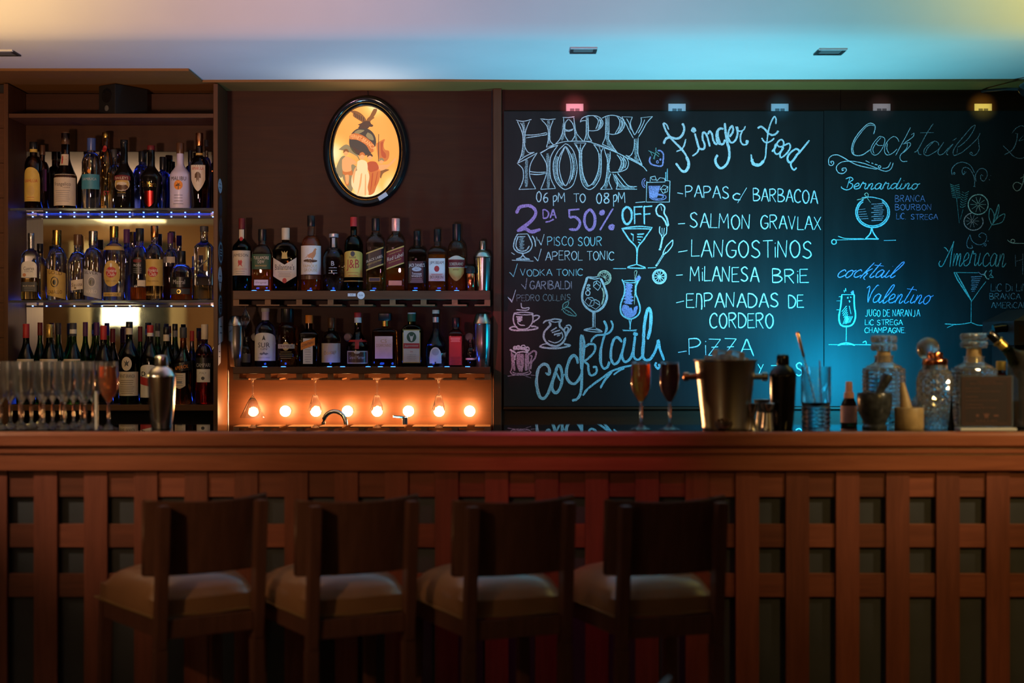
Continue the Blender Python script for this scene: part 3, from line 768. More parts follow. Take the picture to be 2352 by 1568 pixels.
# single-stroke hand lettering, unit capitals
G = {
 'A': [[(0,0),(.2,.6),(.34,1),(.48,.6),(.68,-.02)], [(.12,.38),(.58,.38)]],
 'B': [[(0,1),(.02,0)], [(0,1),(.35,.98),(.5,.8),(.35,.58),(.05,.52)], [(.05,.52),(.45,.46),(.62,.25),(.4,.03),(.02,0)]],
 'C': [[(.62,.82),(.45,1),(.2,.92),(.02,.55),(.1,.15),(.35,0),(.62,.12)]],
 'D': [[(0,1),(.02,0)], [(0,1),(.35,.92),(.62,.6),(.55,.2),(.3,.0),(.02,0)]],
 'E': [[(.5,1),(0,1)], [(0,1),(0,0)], [(0,0),(.55,0)], [(0,.52),(.42,.55)]],
 'F': [[(.52,1),(0,.97)], [(0,1),(.03,0)], [(0,.54),(.42,.58)]],
 'G': [[(.6,.85),(.4,1),(.15,.88),(.02,.5),(.12,.12),(.38,0),(.6,.18),(.62,.42)], [(.34,.42),(.66,.42)]],
 'H': [[(0,1),(.02,0)], [(.55,1),(.55,0)], [(0,.5),(.55,.52)]],
 'I': [[(.06,1),(.08,0)]],
 'J': [[(.45,1),(.46,.25),(.3,-.02),(.05,.05)]],
 'K': [[(0,1),(.02,0)], [(.5,1),(.02,.45)], [(.12,.52),(.58,0)]],
 'L': [[(.03,1),(0,0)], [(0,0),(.52,.02)]],
 'M': [[(0,0),(.06,1)], [(.06,1),(.36,.35)], [(.36,.35),(.66,1)], [(.66,1),(.72,0)]],
 'N': [[(0,0),(.03,1)], [(.03,1),(.52,.02)], [(.52,.02),(.58,1.05)]],
 'O': [[(.33,1),(.08,.8),(.02,.42),(.18,.05),(.4,0),(.6,.3),(.58,.75),(.33,1)]],
 'P': [[(0,1),(.03,0)], [(0,.98),(.4,1),(.58,.78),(.4,.52),(.03,.45)]],
 'R': [[(0,1),(.03,0)], [(0,.98),(.4,1),(.56,.78),(.36,.55),(.03,.5)], [(.22,.5),(.58,-.05)]],
 'S': [[(.55,.85),(.35,1),(.1,.85),(.15,.6),(.45,.42),(.55,.18),(.32,0),(.02,.12)]],
 'T': [[(-.02,.97),(.6,1)], [(.28,.98),(.3,0)]],
 'U': [[(0,1),(.03,.3),(.25,0),(.5,.25),(.55,1)]],
 'V': [[(0,1),(.3,0)], [(.3,0),(.58,1)]],
 'X': [[(0,1),(.55,0)], [(.55,1),(0,0)]],
 'Y': [[(0,1),(.28,.5)], [(.58,1),(.1,-.1)]],
 'Z': [[(.02,1),(.6,.98)], [(.6,.98),(0,0)], [(0,0),(.62,.04)], [(.15,.5),(.48,.52)]],
 '0': [[(.3,1),(.06,.75),(.03,.3),(.25,0),(.5,.2),(.52,.7),(.3,1)]],
 '2': [[(.0,.72),(.12,.98),(.4,1),(.55,.75),(.4,.4),(.02,.03)], [(.02,.03),(.25,.12),(.42,0),(.68,.1)]],
 '5': [[(.55,1),(.05,.97)], [(.05,.97),(.06,.6)], [(.06,.6),(.35,.62),(.58,.38),(.45,.05),(.08,.03)]],
 '6': [[(.5,.95),(.22,.8),(.04,.35),(.2,.02),(.48,.12),(.48,.42),(.2,.48),(.05,.3)]],
 '8': [[(.3,.52),(.08,.7),(.12,.95),(.4,.98),(.52,.78),(.3,.52),(.04,.25),(.15,0),(.45,.02),(.56,.28),(.3,.52)]],
 '%': [[(.62,1),(.0,.0)], [(.08,.92),(.02,.8),(.14,.76),(.18,.9),(.08,.92)], [(.55,.25),(.47,.12),(.6,.05),(.66,.2),(.55,.25)]],
 '/': [[(.5,1.1),(.0,-.2)]], '-': [[(0,.45),(.5,.5)]], '.': [[(.02,.03),(.06,.0)]],
 'p': [[(.05,.72),(.06,-.35)], [(.05,.66),(.32,.74),(.42,.45),(.25,.15),(.06,.15)]],
 'i': [[(.05,.62),(.06,0)], [(.04,.85),(.07,.83)]],
 'c': [[(.4,.55),(.2,.65),(.02,.4),(.1,.08),(.42,.05)]],
 'v': [[(0,.6),(.14,.05),(.45,1.05)]],
 'n': [[(.02,0),(.06,1)], [(.06,1),(.36,.9),(.42,.2),(.40,-.15)]],      # the arched M of this hand
}
ADV = {'I': .22, '.': .2, 'i': .2, '-': .7, 'M': .92, 'p': .55, 'c': .52, '/': .55, 'T': .7, '%': .85, 'L': .62, 'E': .66, 'F': .62, 'n': .58}
def write(s, x0, x1, ytop, ybot, geo, wd, slope=0.0, wob=0.05, tilt=0.0, font=G, adv=None, sm=True, shear=0.0, dbl=True, y=0.0):
    A = adv or ADV
    tot = sum(.42 if ch == ' ' else A.get(ch, .78) for ch in s) - .12
    k = (x1-x0)/tot; H = ybot-ytop; cx = 0
    for ch in s:
        if ch == ' ': cx += .42; continue
        dy = R.uniform(-wob, wob)*H; sc = 1+R.uniform(-wob, wob)
        for st in font[ch]:
            pts = []
            for (a, b) in st:
                X = x0+(cx+a)*k + shear*b*H
                Y = ybot - b*H*sc + dy + slope*(X-x0)
                pts.append((X, Y))
            ribbon(geo, pts, wd, y=y, sm=sm and len(pts) > 2)
            if dbl: ribbon(geo, [(a+R.uniform(-.3, .3)*wd, b+R.uniform(-.3, .3)*wd) for a, b in pts], wd*.6, y=y+.00015, sm=sm and len(pts) > 2)
        cx += A.get(ch, .78)
def lettering(items, m, lab=None, **kw):
    geo = ([], [])
    for it in items:
        s, x0, x1, y0, y1, wd = it[:6]; slope = it[6] if len(it) > 6 else 0.0
        write(s, x0, x1, y0, y1, geo, wd, slope, **kw)
    return mesh('chalk_lettering', geo[0], geo[1], M[m], cbd, label=lab)

A_ = (1140, 240, 7.127); B_ = (1320, 240, 7.127)
ha = [ # HAPPY, left part
 [(325,255),(440,275),(575,245)], [(345,275),(400,400),(435,520),(430,700),(400,850),(355,940)], [(545,270),(490,400),(465,520),(460,650),(490,740),(540,790),(620,780)],
 [(355,940),(470,850),(620,780)], [(395,300),(440,380),(450,470)], [(475,500),(640,495),(820,460)], [(490,545),(680,515),(830,490)], [(820,460),(830,490)],
 [(720,235),(850,245),(970,235)], [(740,250),(820,340),(855,450),(855,560),(820,700)], [(930,260),(885,380),(870,500),(880,590),(940,665)], [(820,700),(960,650)],
 [(1085,210),(1180,212),(1280,200)], [(1100,220),(1105,350),(1075,480),(1030,580),(970,640)], [(1180,240),(1130,300),(1120,430),(1130,520),(1180,600)],
 [(1190,240),(1250,310),(1280,420),(1280,520),(1230,600)], [(1270,215),(1285,350),(1320,480),(1420,600)], [(1120,405),(1180,420),(1260,400)], [(1130,430),(1190,435),(1250,415)],
 [(730,795),(850,720),(970,650),(1100,610),(1250,600),(1568,600)],
 # HOUR, left part
 [(340,960),(450,910),(670,790)], [(350,970),(430,1050),(445,1180),(420,1290),(370,1390)], [(665,795),(580,930),(545,1060),(555,1200),(645,1380)], [(370,1390),(645,1380)],
 [(545,1095),(680,1110),(810,1105)], [(550,1135),(690,1145),(810,1125)],
 [(715,795),(850,720),(1010,665)], [(725,800),(800,920),(830,1050),(800,1200),(725,1390)], [(1005,670),(900,830),(875,1000),(890,1200),(970,1375)], [(725,1390),(970,1375)],
 [(1130,640),(1010,760),(940,930),(935,1100),(980,1260),(1080,1370),(1150,1385),(1250,1320),(1310,1150),(1320,980),(1270,780),(1190,670),(1130,640)],
 [(1130,680),(1060,850),(1030,1020),(1060,1200),(1130,1330),(1200,1200),(1225,1020),(1200,850),(1130,680)],
 [(1120,690),(1030,850),(995,1020),(1020,1200),(1080,1310)], [(1150,690),(1230,850),(1260,1020),(1240,1180),(1190,1290)],
 [(1270,630),(1470,630)], [(1470,630),(1400,750),(1393,950),(1423,1150),(1483,1290)], [(1380,650),(1370,760)], [(1310,650),(1370,800)]]
hb = [
 [(90,285),(120,225),(200,190),(300,180),(400,205),(460,280),(450,350),(390,410),(300,430),(230,425)], [(90,285),(130,265),(190,262)], [(190,200),(190,400),(180,520),(150,600)],
 [(215,200),(225,400),(225,500),(280,600)], [(310,185),(370,230),(385,290),(345,400)], [(400,230),(420,300),(390,390)], [(425,250),(435,320),(400,380)],
 [(445,225),(520,190),(620,175),(730,200),(810,270),(815,350),(760,440),(680,480),(600,487),(530,465)], [(510,200),(510,400),(495,550),(450,650)], [(535,200),(535,440)],
 [(560,195),(560,460),(555,560),(620,680),(700,790)], [(450,650),(560,700),(700,790)], [(690,190),(735,260),(730,350),(660,480)], [(750,230),(775,320),(740,420),(700,465)], [(780,260),(790,340)],
 [(770,200),(945,205)], [(775,205),(840,320),(900,440),(960,550)], [(945,205),(910,320),(960,460),(985,500)], [(1080,215),(1275,195)], [(1085,215),(1090,280),(1050,380),(990,490)],
 [(1275,195),(1180,300),(1110,430),(1045,530)], [(1145,245),(1110,340),(1040,470)], [(975,560),(975,680),(950,780),(900,845),(835,830)], [(1040,540),(1035,700),(1040,830),(1105,985)], [(835,830),(960,900),(1105,985)],
 [(850,230),(900,330),(910,400)],
 [(0,600),(200,605),(330,640),(500,700),(700,790),(870,880),(1100,1000),(1180,1090)],
 [(0,640),(70,770),(80,950),(90,1170),(140,1320),(230,1390),(330,1340),(420,1180),(435,950),(435,780),(470,700)],
 [(180,635),(115,750),(110,950),(140,1150),(200,1290),(240,1330),(320,1250),(385,1080),(400,900),(380,760),(310,655)], [(310,655),(470,700)], [(400,690),(425,760)],
 [(480,720),(520,850),(540,950),(520,1150),(490,1300),(420,1390)], [(580,770),(580,880),(555,1000),(560,1080),(590,1110)],
 [(480,710),(600,750),(740,810),(850,880),(880,960),(850,1050),(740,1100),(600,1110)], [(690,820),(750,900),(760,980),(720,1080)], [(740,840),(800,920),(800,1000),(760,1080)], [(790,860),(840,940),(820,1040)],
 [(420,1390),(620,1385)], [(590,1130),(560,1250),(610,1380)], [(620,1130),(690,1230),(700,1300),(680,1390)], [(700,1120),(780,1220),(880,1330),(1020,1345)], [(680,1385),(1020,1385)], [(660,1140),(740,1260),(820,1350)]]
chalk_obj('chalk_lettering', ha, 'ck_w', 'big outlined HAPPY HOUR, left part', A_, 1.9)
chalk_obj('chalk_lettering', hb, 'ck_w', 'big outlined HAPPY HOUR, right part', B_, 1.9)
# rubbed fill inside the stems
fa = [[(440,290),(455,500),(450,700),(425,860)], [(850,260),(865,450),(862,640)], [(1105,300),(1095,480),(1070,590)], [(1290,430),(1310,590)], [(495,900),(490,1100),(490,1350)], [(840,800),(852,1100),(850,1370)],
      [(1000,850),(965,1020),(1000,1220),(1090,1330)], [(1245,800),(1275,1020),(1230,1230)], [(1370,700),(1380,1000),(1400,1180)]]
fb = [[(205,220),(208,400),(205,580)], [(525,240),(525,500),(560,660),(640,740)], [(770,260),(785,330),(720,450)], [(420,240),(430,310),(380,400)], [(1005,560),(1005,800),(1000,880),(1050,930)],
      [(100,750),(105,1000),(130,1200),(220,1350)], [(415,800),(415,1000),(370,1180),(290,1320)], [(545,800),(550,1000),(535,1200),(500,1370)], [(785,880),(790,1010),(720,1090)], [(640,1160),(740,1330),(980,1368)], [(870,860),(1000,925)], [(900,300),(930,420)]]
chalk_obj('chalk_lettering', [[7.0]+s for s in fa], 'ck_f', 'rubbed chalk fill of the big letters', A_, 6, False, y=-.0001)
chalk_obj('chalk_lettering', [[7.0]+s for s in fb], 'ck_f', 'rubbed chalk fill of the big letters', B_, 6, False, y=-.0001)

lettering([('06', 1232, 1261, 441, 464, 2.4), ('pM', 1270, 1299, 443, 464, 2.4), ('TO', 1318, 1345, 446, 465, 2.4), ('08', 1370, 1401, 443, 466, 2.6), ('pM', 1408, 1437, 441, 465, 2.6)], 'ck_w', 'opening hours 06pM TO 08pM')
lettering([('2', 1186, 1240, 473, 532, 7.5)], 'ck_p', None, wob=.01)
lettering([('DA', 1247, 1277, 481, 501, 3.4)], 'ck_p', None, wob=.01)
lettering([('50%', 1305, 1412, 480, 528, 6.0)], 'ck_p', None, wob=.01)
chalk_obj('chalk_lettering', [[3.5, (1253, 510), (1262, 508), (1272, 503)]], 'ck_p')
lettering([('OFF', 1429, 1497, 474, 514, 5.0)], 'ck_c', 'cyan chalk reading OFF', wob=.02)
lettering([('PISCO SOUR', 1257, 1383, 543, 563, 1.9, .01)], 'ck_c', None)
lettering([('APEROL TONIC', 1253, 1411, 577, 597, 2.1)], 'ck_w')
lettering([('VODKA TONIC', 1195, 1339, 618, 633, 1.9)], 'ck_c')
lettering([('GARIBALDI', 1217, 1313, 646, 664, 2.4)], 'ck_m')
lettering([('PEDRO COLLINS', 1187, 1311, 677, 691, 1.7, -.01)], 'ck_f')
C_ = (1160, 530, 9.224)
chalk_obj('chalk_lettering', [[(705,185),(765,300)], [(765,300),(830,70)], [(720,200),(768,300)], [(615,545),(695,640)], [(695,640),(765,380)], [(670,130),(685,205)], [(630,560),(695,630)]], 'ck_w', 'tick marks', C_, 2.4)
chalk_obj('chalk_lettering', [[(95,875),(180,970)], [(110,890),(180,965)], [(180,970),(262,695)], [(125,910),(175,960)]], 'ck_c', None, C_, 2.6)
chalk_obj('chalk_lettering', [[(345,1130),(435,1235)], [(435,1235),(465,1000)], [(370,1150),(432,1225)]], 'ck_m', None, C_, 2.6)
chalk_obj('chalk_lettering', [[(60,1405),(145,1515)], [(80,1420),(145,1500)], [(145,1515),(225,1250)], [(110,1440),(150,1500)]], 'ck_w', None, C_, 2.6)

# finger food list
K = 'ck_w'
for it_ in [[('PAPAS', 1574, 1676, 425, 452, 2.6, 0.04), ('c', 1683, 1700, 436, 460, 2.8), ('/', 1694, 1712, 433, 460, 2.4), ('BARBACOA', 1730, 1878, 432, 461, 2.7, 0.04)], [('SALMON', 1584, 1724, 489, 522, 2.7, 0.03), ('GRAVLAX', 1747, 1888, 494, 524, 2.7, 0.03)], [('LANGOSTiNOS', 1588, 1867, 551, 589, 2.8, 0.01)], [('MiLANESA', 1585, 1743, 612, 645, 2.8, 0.01), ('BRiE', 1774, 1857, 617, 648, 2.8, 0.01)], [('EnPANADAS', 1577, 1790, 673, 705, 2.8, 0.0), ('DE', 1811, 1846, 678, 706, 2.8)], [('CORDERO', 1630, 1777, 719, 752, 2.8)], [('PiZZA', 1582, 1730, 777, 815, 2.8)], [('Y', 1741, 1755, 836, 856, 2.6), ('T', 1772, 1798, 838, 862, 2.6), ('S', 1827, 1845, 832, 862, 2.8)]]:
    lettering(it_, K, None, wob=.03)
chalk_obj('chalk_lettering', [[(1556, 443), (1569, 445)], [(1558, 514), (1573, 513)], [(1558, 579), (1579, 575)], [(1553, 632), (1568, 631)], [(1553, 695), (1571, 691)], [(1558, 809), (1577, 806)]], K, None, (0, 0, 1), 3.0)
FA = (1500, 240, 8.71); FB = (1690, 240, 8.71)
chalk_obj('chalk_lettering', [
 [4.5, (200,370),(250,510),(330,640),(440,760),(570,890),(660,1020),(720,1150),(700,1290),(640,1340),(560,1310),(500,1230),(455,1170)], [(205,365),(270,400),(310,495)],
 [5, (215,785),(250,690),(340,655),(450,680),(540,660),(605,570),(625,470),(590,375)], [(240,680),(330,640),(400,670)],
 [3.5, (470,935),(560,900),(620,820),(655,690)], [6, (660,1050),(710,1160),(690,1280),(630,1340),(560,1320)],
 [4, (780,490),(810,470),(845,510),(810,545),(775,515),(800,490),(825,520)], [4.5, (835,575),(870,700),(910,850),(960,890),(1020,880),(1030,790),(990,680),(1000,560),(1060,590),(1100,700),(1135,840)],
 [4.5, (1100,600),(1130,530),(1180,590),(1200,700),(1240,780),(1290,790)], [4, (920,870),(880,960),(785,1030)],
 [5, (1410,490),(1340,480),(1280,550),(1270,680),(1310,770),(1400,790),(1440,700)], [5.5, (1435,370),(1450,560),(1480,740),(1520,880),(1525,1040),(1480,1180),(1400,1260),(1330,1265),(1260,1180),(1250,1080),(1295,1010)], [4, (1300,500),(1300,640),(1340,760)],
 [4.5, (1530,640),(1590,560),(1600,470),(1575,430),(1520,510),(1500,640),(1540,750),(1610,750),(1670,670),(1695,560),(1685,440)]], K, 'cursive Finger in white chalk', FA, 3.4)
chalk_obj('chalk_lettering', [
 [3.4, (0,440),(40,520),(100,530),(160,500),(190,435)], [3.6, (130,530),(95,620),(100,740),(150,800),(220,790),(245,740),(215,725),(210,770)], [3, (10,450),(30,560),(10,690)],
 [3.4, (800,390),(805,300),(775,240),(715,330),(670,460),(640,600),(620,760),(605,900),(590,1060),(530,1160),(450,1220),(370,1190),(320,1110),(310,1000)], [7, (560,1120),(500,1190),(440,1210),(360,1190),(315,1100)],
 [4.5, (440,475),(500,440),(580,490),(660,580),(740,610),(810,580),(850,520)], [3.5, (515,670),(570,740),(630,760),(700,730),(770,675)],
 [3.6, (720,940),(790,860),(840,750),(910,700),(960,760),(930,880),(870,970),(810,990),(770,920),(800,790),(860,840),(920,840),(1000,800),(1070,780),(1090,850),(1040,950),(960,1030),(900,1060),(890,980),(960,860)],
 [4.4, (1280,940),(1220,890),(1130,930),(1050,1020),(1035,1110),(1080,1160),(1150,1110),(1220,1010),(1290,940),(1470,715)], [4, (1150,1110),(1100,1190),(1130,1280),(1170,1305),(1220,1260)], [4, (1260,960),(1180,1080),(1120,1160)]], K, 'cursive Food in white chalk', FB, 3.4)
# big slanting cocktails
CT = (1210, 690, 6.273)
chalk_obj('chalk_lettering', [
 [6.5, (280,1050),(325,1060),(325,990),(290,930),(230,920),(170,980),(145,1100),(145,1240),(180,1380),(240,1410),(300,1350),(345,1230),(400,1080),(450,930),(495,990),(510,1120),(480,1260),(420,1330),(370,1280),(375,1150),(410,1040)],
 [4, (410,1000),(450,1090),(490,1150),(540,1060)], [6.5, (735,910),(720,830),(680,790),(620,850),(575,980),(570,1080),(610,1170),(680,1200),(740,1150),(790,1060)],
 [6, (650,1440),(720,1420),(770,1350),(790,1200),(795,1000),(815,800),(825,600),(790,500),(775,650),(780,850),(790,1000)], [5, (820,680),(900,630),(980,640),(970,740),(890,830),(830,880),(880,920),(890,1020),(930,1080),(1000,1040),(1000,960),(950,960)],
 [5.5, (1110,290),(1150,380),(1130,470),(1090,600),(1060,750),(1060,870),(1100,970),(1160,960),(1190,880)], [4.5, (1215,290),(1240,370),(1200,450),(1120,490),(1010,500),(940,560),(930,600)],
 [6, (1370,600),(1310,530),(1250,570),(1215,700),(1210,820),(1250,910),(1310,890),(1360,790),(1400,640),(1415,540)], [5.5, (1390,680),(1370,800),(1410,880),(1470,860),(1520,780),(1550,600),(1560,510)], [5, (1560,540),(1540,700),(1550,820),(1610,850),(1680,780)],
 [5, (1535,465),(1590,480),(1560,500),(1540,470)], [7, (1670,800),(1680,600),(1690,400),(1720,200),(1760,110),(1790,200),(1780,400),(1740,560)], [6, (1670,650),(1665,780),(1700,850),(1770,850),(1830,770),(1880,650),(1895,570),(1920,700),(1980,860)],
 [5, (1870,890),(1850,930),(1890,980),(1920,940),(1890,920)],
 [4.5, (810,1370),(880,1270),(1040,1150),(1200,1030),(1350,970),(1510,935)], [5, (1060,1260),(1110,1170),(1180,1080),(1230,1020)], [4, (1250,1070),(1330,1010),(1400,980)], [4, (830,1310),(1000,1170),(1180,1060)]], 'ck_c', 'big slanting cocktails in cyan chalk', CT, 5)
chalk_obj('chalk_lettering', [[(165,1000),(155,1200),(200,1390)], [(590,1000),(590,1110),(660,1200)], [(800,600),(800,900)], [(1080,700),(1080,900)], [(1225,700),(1225,850)], [(1700,400),(1690,750)], [(1770,200),(1760,500)], [(1555,600),(1550,780)], [(300,960),(320,1030)]], 'ck_w', None, CT, 2.2, y=.0002)

# drawings
def segs(*L): return [[a, b] for p in L for a, b in zip(p, p[1:])]
def circ(cx_, cy_, rx, ry=None, n=14, a0=0, a1=2*PI): return [(cx_+rx*math.cos(a0+(a1-a0)*i/n), cy_+(ry or rx)*math.sin(a0+(a1-a0)*i/n)) for i in range(n+1)]
chalk_obj('chalk_drawing', [[(265,70),(480,65)], [(480,65),(540,180),(575,290),(540,400),(450,460),(370,475),(270,450),(190,370),(185,270),(220,150),(265,70)], [(290,120),(430,120)],
 [(280,120),(240,230),(235,330),(290,410),(380,430),(460,400),(515,320)], [(375,475),(360,540),(300,580),(240,595)], [(375,475),(400,540),(450,580),(515,595)], [5, (240,600),(515,600)], [(145,620),(600,640)], [(575,110),(630,200),(645,335)], [(135,460),(200,505)]], 'ck_w', 'chalk drawing of a brandy glass', C_, 2.6)
chalk_obj('chalk_drawing', [[5, (300+20*(i%2), 140+i*24), (410-18*(i%3), 140+i*24+6)] for i in range(11)], 'ck_f', None, C_, 4, False)
DR = (1130, 230, 4.0209)
chalk_obj('chalk_drawing', [[(1195,1185),(1340,1165),(1480,1175)], [(1200,1190),(1340,1185),(1475,1190)], [3.4, (1200,1185),(1270,1290),(1335,1370),(1335,1520)], [3, (1480,1175),(1400,1290),(1345,1370),(1340,1520)],
 [(1335,1515),(1250,1545),(1420,1550),(1335,1515)], [(1120,1555),(1240,1555)], [(1440,1548),(1515,1545)], [5, (1345,1240),(1400,1235)], [4, (1340,1260),(1390,1262)], [4, (1345,1285),(1375,1290)], [4, (1350,1310),(1365,1315)], [6, (1285,1235),(1305,1245)], [(1305,1250),(1303,1300)]], 'ck_c', 'chalk drawing of a martini glass', DR, 2.8)
chalk_obj('chalk_drawing', [[3.5, (1535,970),(1515,1010),(1530,1060),(1570,1080),(1600,1120),(1615,1155),(1628,1150),(1615,1090),(1590,1040),(1595,990),(1565,960),(1535,970)], [2, (1560,980),(1570,1020)],
 [(1550,1165),(1548,1220),(1570,1270),(1550,1370)], [(1615,1165),(1610,1230),(1580,1270),(1560,1370)], [(1570,1180),(1572,1250)], [(1592,1180),(1585,1250)], [(1550,1370),(1543,1380),(1560,1378)],
 [(1670,1290),(1610,1350),(1580,1420),(1620,1400),(1665,1340),(1670,1290)], [(1580,1420),(1520,1515)], [(1605,1400),(1530,1520)], [(1520,1515),(1515,1530),(1530,1522)]], 'ck_w', 'chalk spoon, fork and knife', DR, 2.4)
chalk_obj('chalk_drawing', [[3.4, (1465,520),(1455,560),(1480,595),(1565,608),(1580,560),(1582,500),(1560,468),(1530,465)]] + [circ(1528, 570, 9, 11, 8), circ(1555, 548, 6, 6, 6)], 'ck_v', 'chalk strawberry outline', DR, 2)
chalk_obj('chalk_drawing', [[(1445,465),(1510,495)], [(1515,440),(1512,500)], [(1510,495),(1490,540)], [(1512,497),(1540,520)], [(1460,470),(1480,510)], [(1505,500),(1500,545)], [(1520,475),(1545,500)]], 'ck_g', None, DR, 2.2)
chalk_obj('chalk_drawing', segs([(1430,750),(1425,940),(1640,940),(1645,745),(1600,742)], [(1430,760),(1600,755)], [(1460,750),(1465,710),(1505,700),(1520,745)], [(1465,710),(1480,735),(1520,735)], [(1525,745),(1550,715),(1595,722),(1600,750)],
 [(1555,820),(1585,785),(1625,800),(1620,845),(1580,860),(1555,820)], [(1555,820),(1600,825),(1620,800)], [(1600,825),(1595,855)], [(1325,945),(1415,938)]), 'ck_w', 'chalk tumbler with ice cubes', DR, 2.2)
chalk_obj('chalk_drawing', [[2.5, (1450+i*8, 790), (1450+i*5+6, 900)] for i in range(14)] + [circ(1535, 895, 75, 28, 14), circ(1530, 893, 55, 18, 12), circ(1415, 765, 30, 42, 12, PI*.5, PI*1.5), circ(1420, 765, 18, 28, 10, PI*.5, PI*1.5)], 'ck_v', None, DR, 1.8, False)
chalk_obj('chalk_drawing', [[3, (1605,665),(1605,740)], [3, (1620,635),(1620,740)]], 'ck_c', None, DR, 2)
GL = (1320, 600, 8.254)
chalk_obj('chalk_drawing', [[5, (240,300),(190,450),(145,600),(150,750),(210,860),(300,930),(380,955),(470,920),(560,830),(610,700),(600,600),(550,450),(490,320)], [(240,295),(350,300),(430,295)], [(260,310),(380,335),(480,315)],
 [7, (350,960),(350,1250)], [2.5, (390,960),(385,1250)], [(330,1255),(190,1290),(200,1310),(360,1335),(520,1330),(400,1265)], [(200,1300),(350,1290),(510,1320)],
 *segs([(360,400),(420,365),(490,410),(490,480),(440,550),(355,480),(360,400)], [(360,470),(410,410),(490,480)], [(415,370),(412,410)], [(190,770),(240,690),(330,685),(380,730),(360,830),(275,850),(190,770)], [(240,690),(320,745),(275,850)], [(320,745),(380,730)],
 [(300,850),(400,910),(480,840),(460,760),(390,720)], [(390,780),(470,830)]), circ(250, 600, 42, 45, 10), [(235,490),(230,525),(260,540),(295,520),(235,490)], circ(265, 455, 25, 14, 8)], 'ck_w', 'chalk drawing of a goblet with ice cubes', GL, 2.2)
chalk_obj('chalk_drawing', [[3, *circ(560, 310, 125, 130, 18, -PI*.95, PI*.55)], [2, *circ(560, 310, 98, 100, 16, -PI*.95, PI*.5)], [3.5, (515,500),(550,600),(540,730),(510,820)]] + [[1.8, (560,310), (560+85*math.cos(a), 310+88*math.sin(a))] for a in (-2.6, -2.0, -1.4, -.8, -.2, .4, 1.0)], 'ck_y', 'chalk citrus slice', GL, 2)
chalk_obj('chalk_drawing', [[3.6, (895,345),(940,450),(945,600),(890,750),(865,880),(890,1000),(980,1070),(1060,1090),(1150,1060),(1220,990),(1240,880),(1200,730),(1155,600),(1170,450),(1220,350)], [(920,375),(1050,360),(1200,370)], [(940,400),(1100,405),(1190,385)],
 [(1030,1100),(1050,1200),(1040,1290)], [(1075,1095),(1055,1200),(1055,1290)], [(910,1300),(1050,1310),(1180,1295)], [(915,1315),(1170,1320)]], 'ck_c', 'chalk drawing of a hurricane glass', GL, 2.2)
chalk_obj('chalk_drawing', [[5, (975,430),(1090,455),(970,475),(1080,500),(965,530),(1080,560),(960,590),(1070,620),(950,650),(1100,675),(945,710),(1100,740),(940,775),(1090,800)], [9, (940,830),(930,930),(980,1010),(1060,1030),(1130,980),(1165,860)], [9, (960,850),(1000,880),(960,920),(1050,930),(1000,980),(1080,1010),(1040,900)], [7, (1170,310),(1200,350),(1225,310),(1200,300)]], 'ck_v', 'violet chalk scribble', GL, 4)
chalk_obj('chalk_drawing', [[1.4, (1130,190),(1180,185),(1150,350),(1130,820)], [1.2, (1130,200),(1140,350)], [2, (1215,250),(1220,290)]], 'ck_y', None, GL, 1.5)
chalk_obj('chalk_drawing', [[3, *circ(1607, 290, 128, 132, 18)], [1.6, *circ(1607, 290, 105, 108, 16)]] + [[3, (1607,290), (1607+90*math.cos(a), 290+95*math.sin(a))] for a in (0, .6, 1.2, 1.8, 2.4, 3.0, 3.7, 4.3, 4.9, 5.6)], 'ck_w', 'chalk citrus wheel', GL, 2)
CU = (1160, 690, 8.253)
chalk_obj('chalk_drawing', [[(165,240),(340,220),(520,240),(500,265),(340,270),(170,250)], [3, (170,250),(155,350),(180,450),(240,530),(340,545),(440,520),(510,430),(530,350),(520,240)], [3, (525,300),(600,280),(650,300),(620,350),(560,385),(540,420)],
 [3.5, (75,530),(150,495),(230,500)], [3.5, (75,535),(180,565),(350,565),(520,550),(625,520),(560,490),(490,490)], [(305,45),(315,130),(380,145),(450,135),(450,165),(390,185),(215,172)], [(235,410),(280,460),(380,472)], [9, (230,320),(330,320)], [8, (225,350),(310,350)], [8, (235,385),(300,385)]], 'ck_w', 'chalk drawing of a coffee cup with steam', CU, 2.4)
chalk_obj('chalk_drawing', [[3.5, (725,430),(770,385),(850,370),(950,350),(1080,370)], [(850,385),(950,410),(1050,390)], [4.5, (830,400),(860,460),(800,530),(745,600),(735,700),(790,800),(880,850),(980,860),(1080,810),(1140,720),(1145,620),(1100,550),(1040,490),(1035,420),(1070,380)],
 [3.5, (1120,560),(1150,510),(1200,520),(1190,570),(1150,640)], [3, (1150,480),(1220,465),(1250,520),(1200,600),(1160,680)], [(655,865),(720,830),(800,820)], [4, (655,870),(760,895),(920,905),(1100,890),(1240,850),(1120,825)], [(820,760),(940,800),(1040,760),(1095,680),(1070,590)],
 [5, (870,580),(980,510)], [5, (890,610),(1040,560)], [6, (930,640),(1060,620)], [4, (990,670),(1040,660)]], 'ck_w', 'chalk drawing of a round jug on a saucer', CU, 2.4)
chalk_obj('chalk_drawing', [[(1100,160),(1095,90),(1140,40),(1205,20),(1190,90),(1150,130),(1100,160)], [(1070,180),(1110,150),(1200,130),(1280,190),(1355,285),(1240,280),(1140,240),(1095,180)], [1.4, (1120,160),(1220,215),(1300,275)], [1.3, (1130,120),(1170,60)], [1.2, (1150,180),(1145,225)], [1.2, (1200,200),(1195,240)]], 'ck_g', 'chalk leaf', CU, 2)
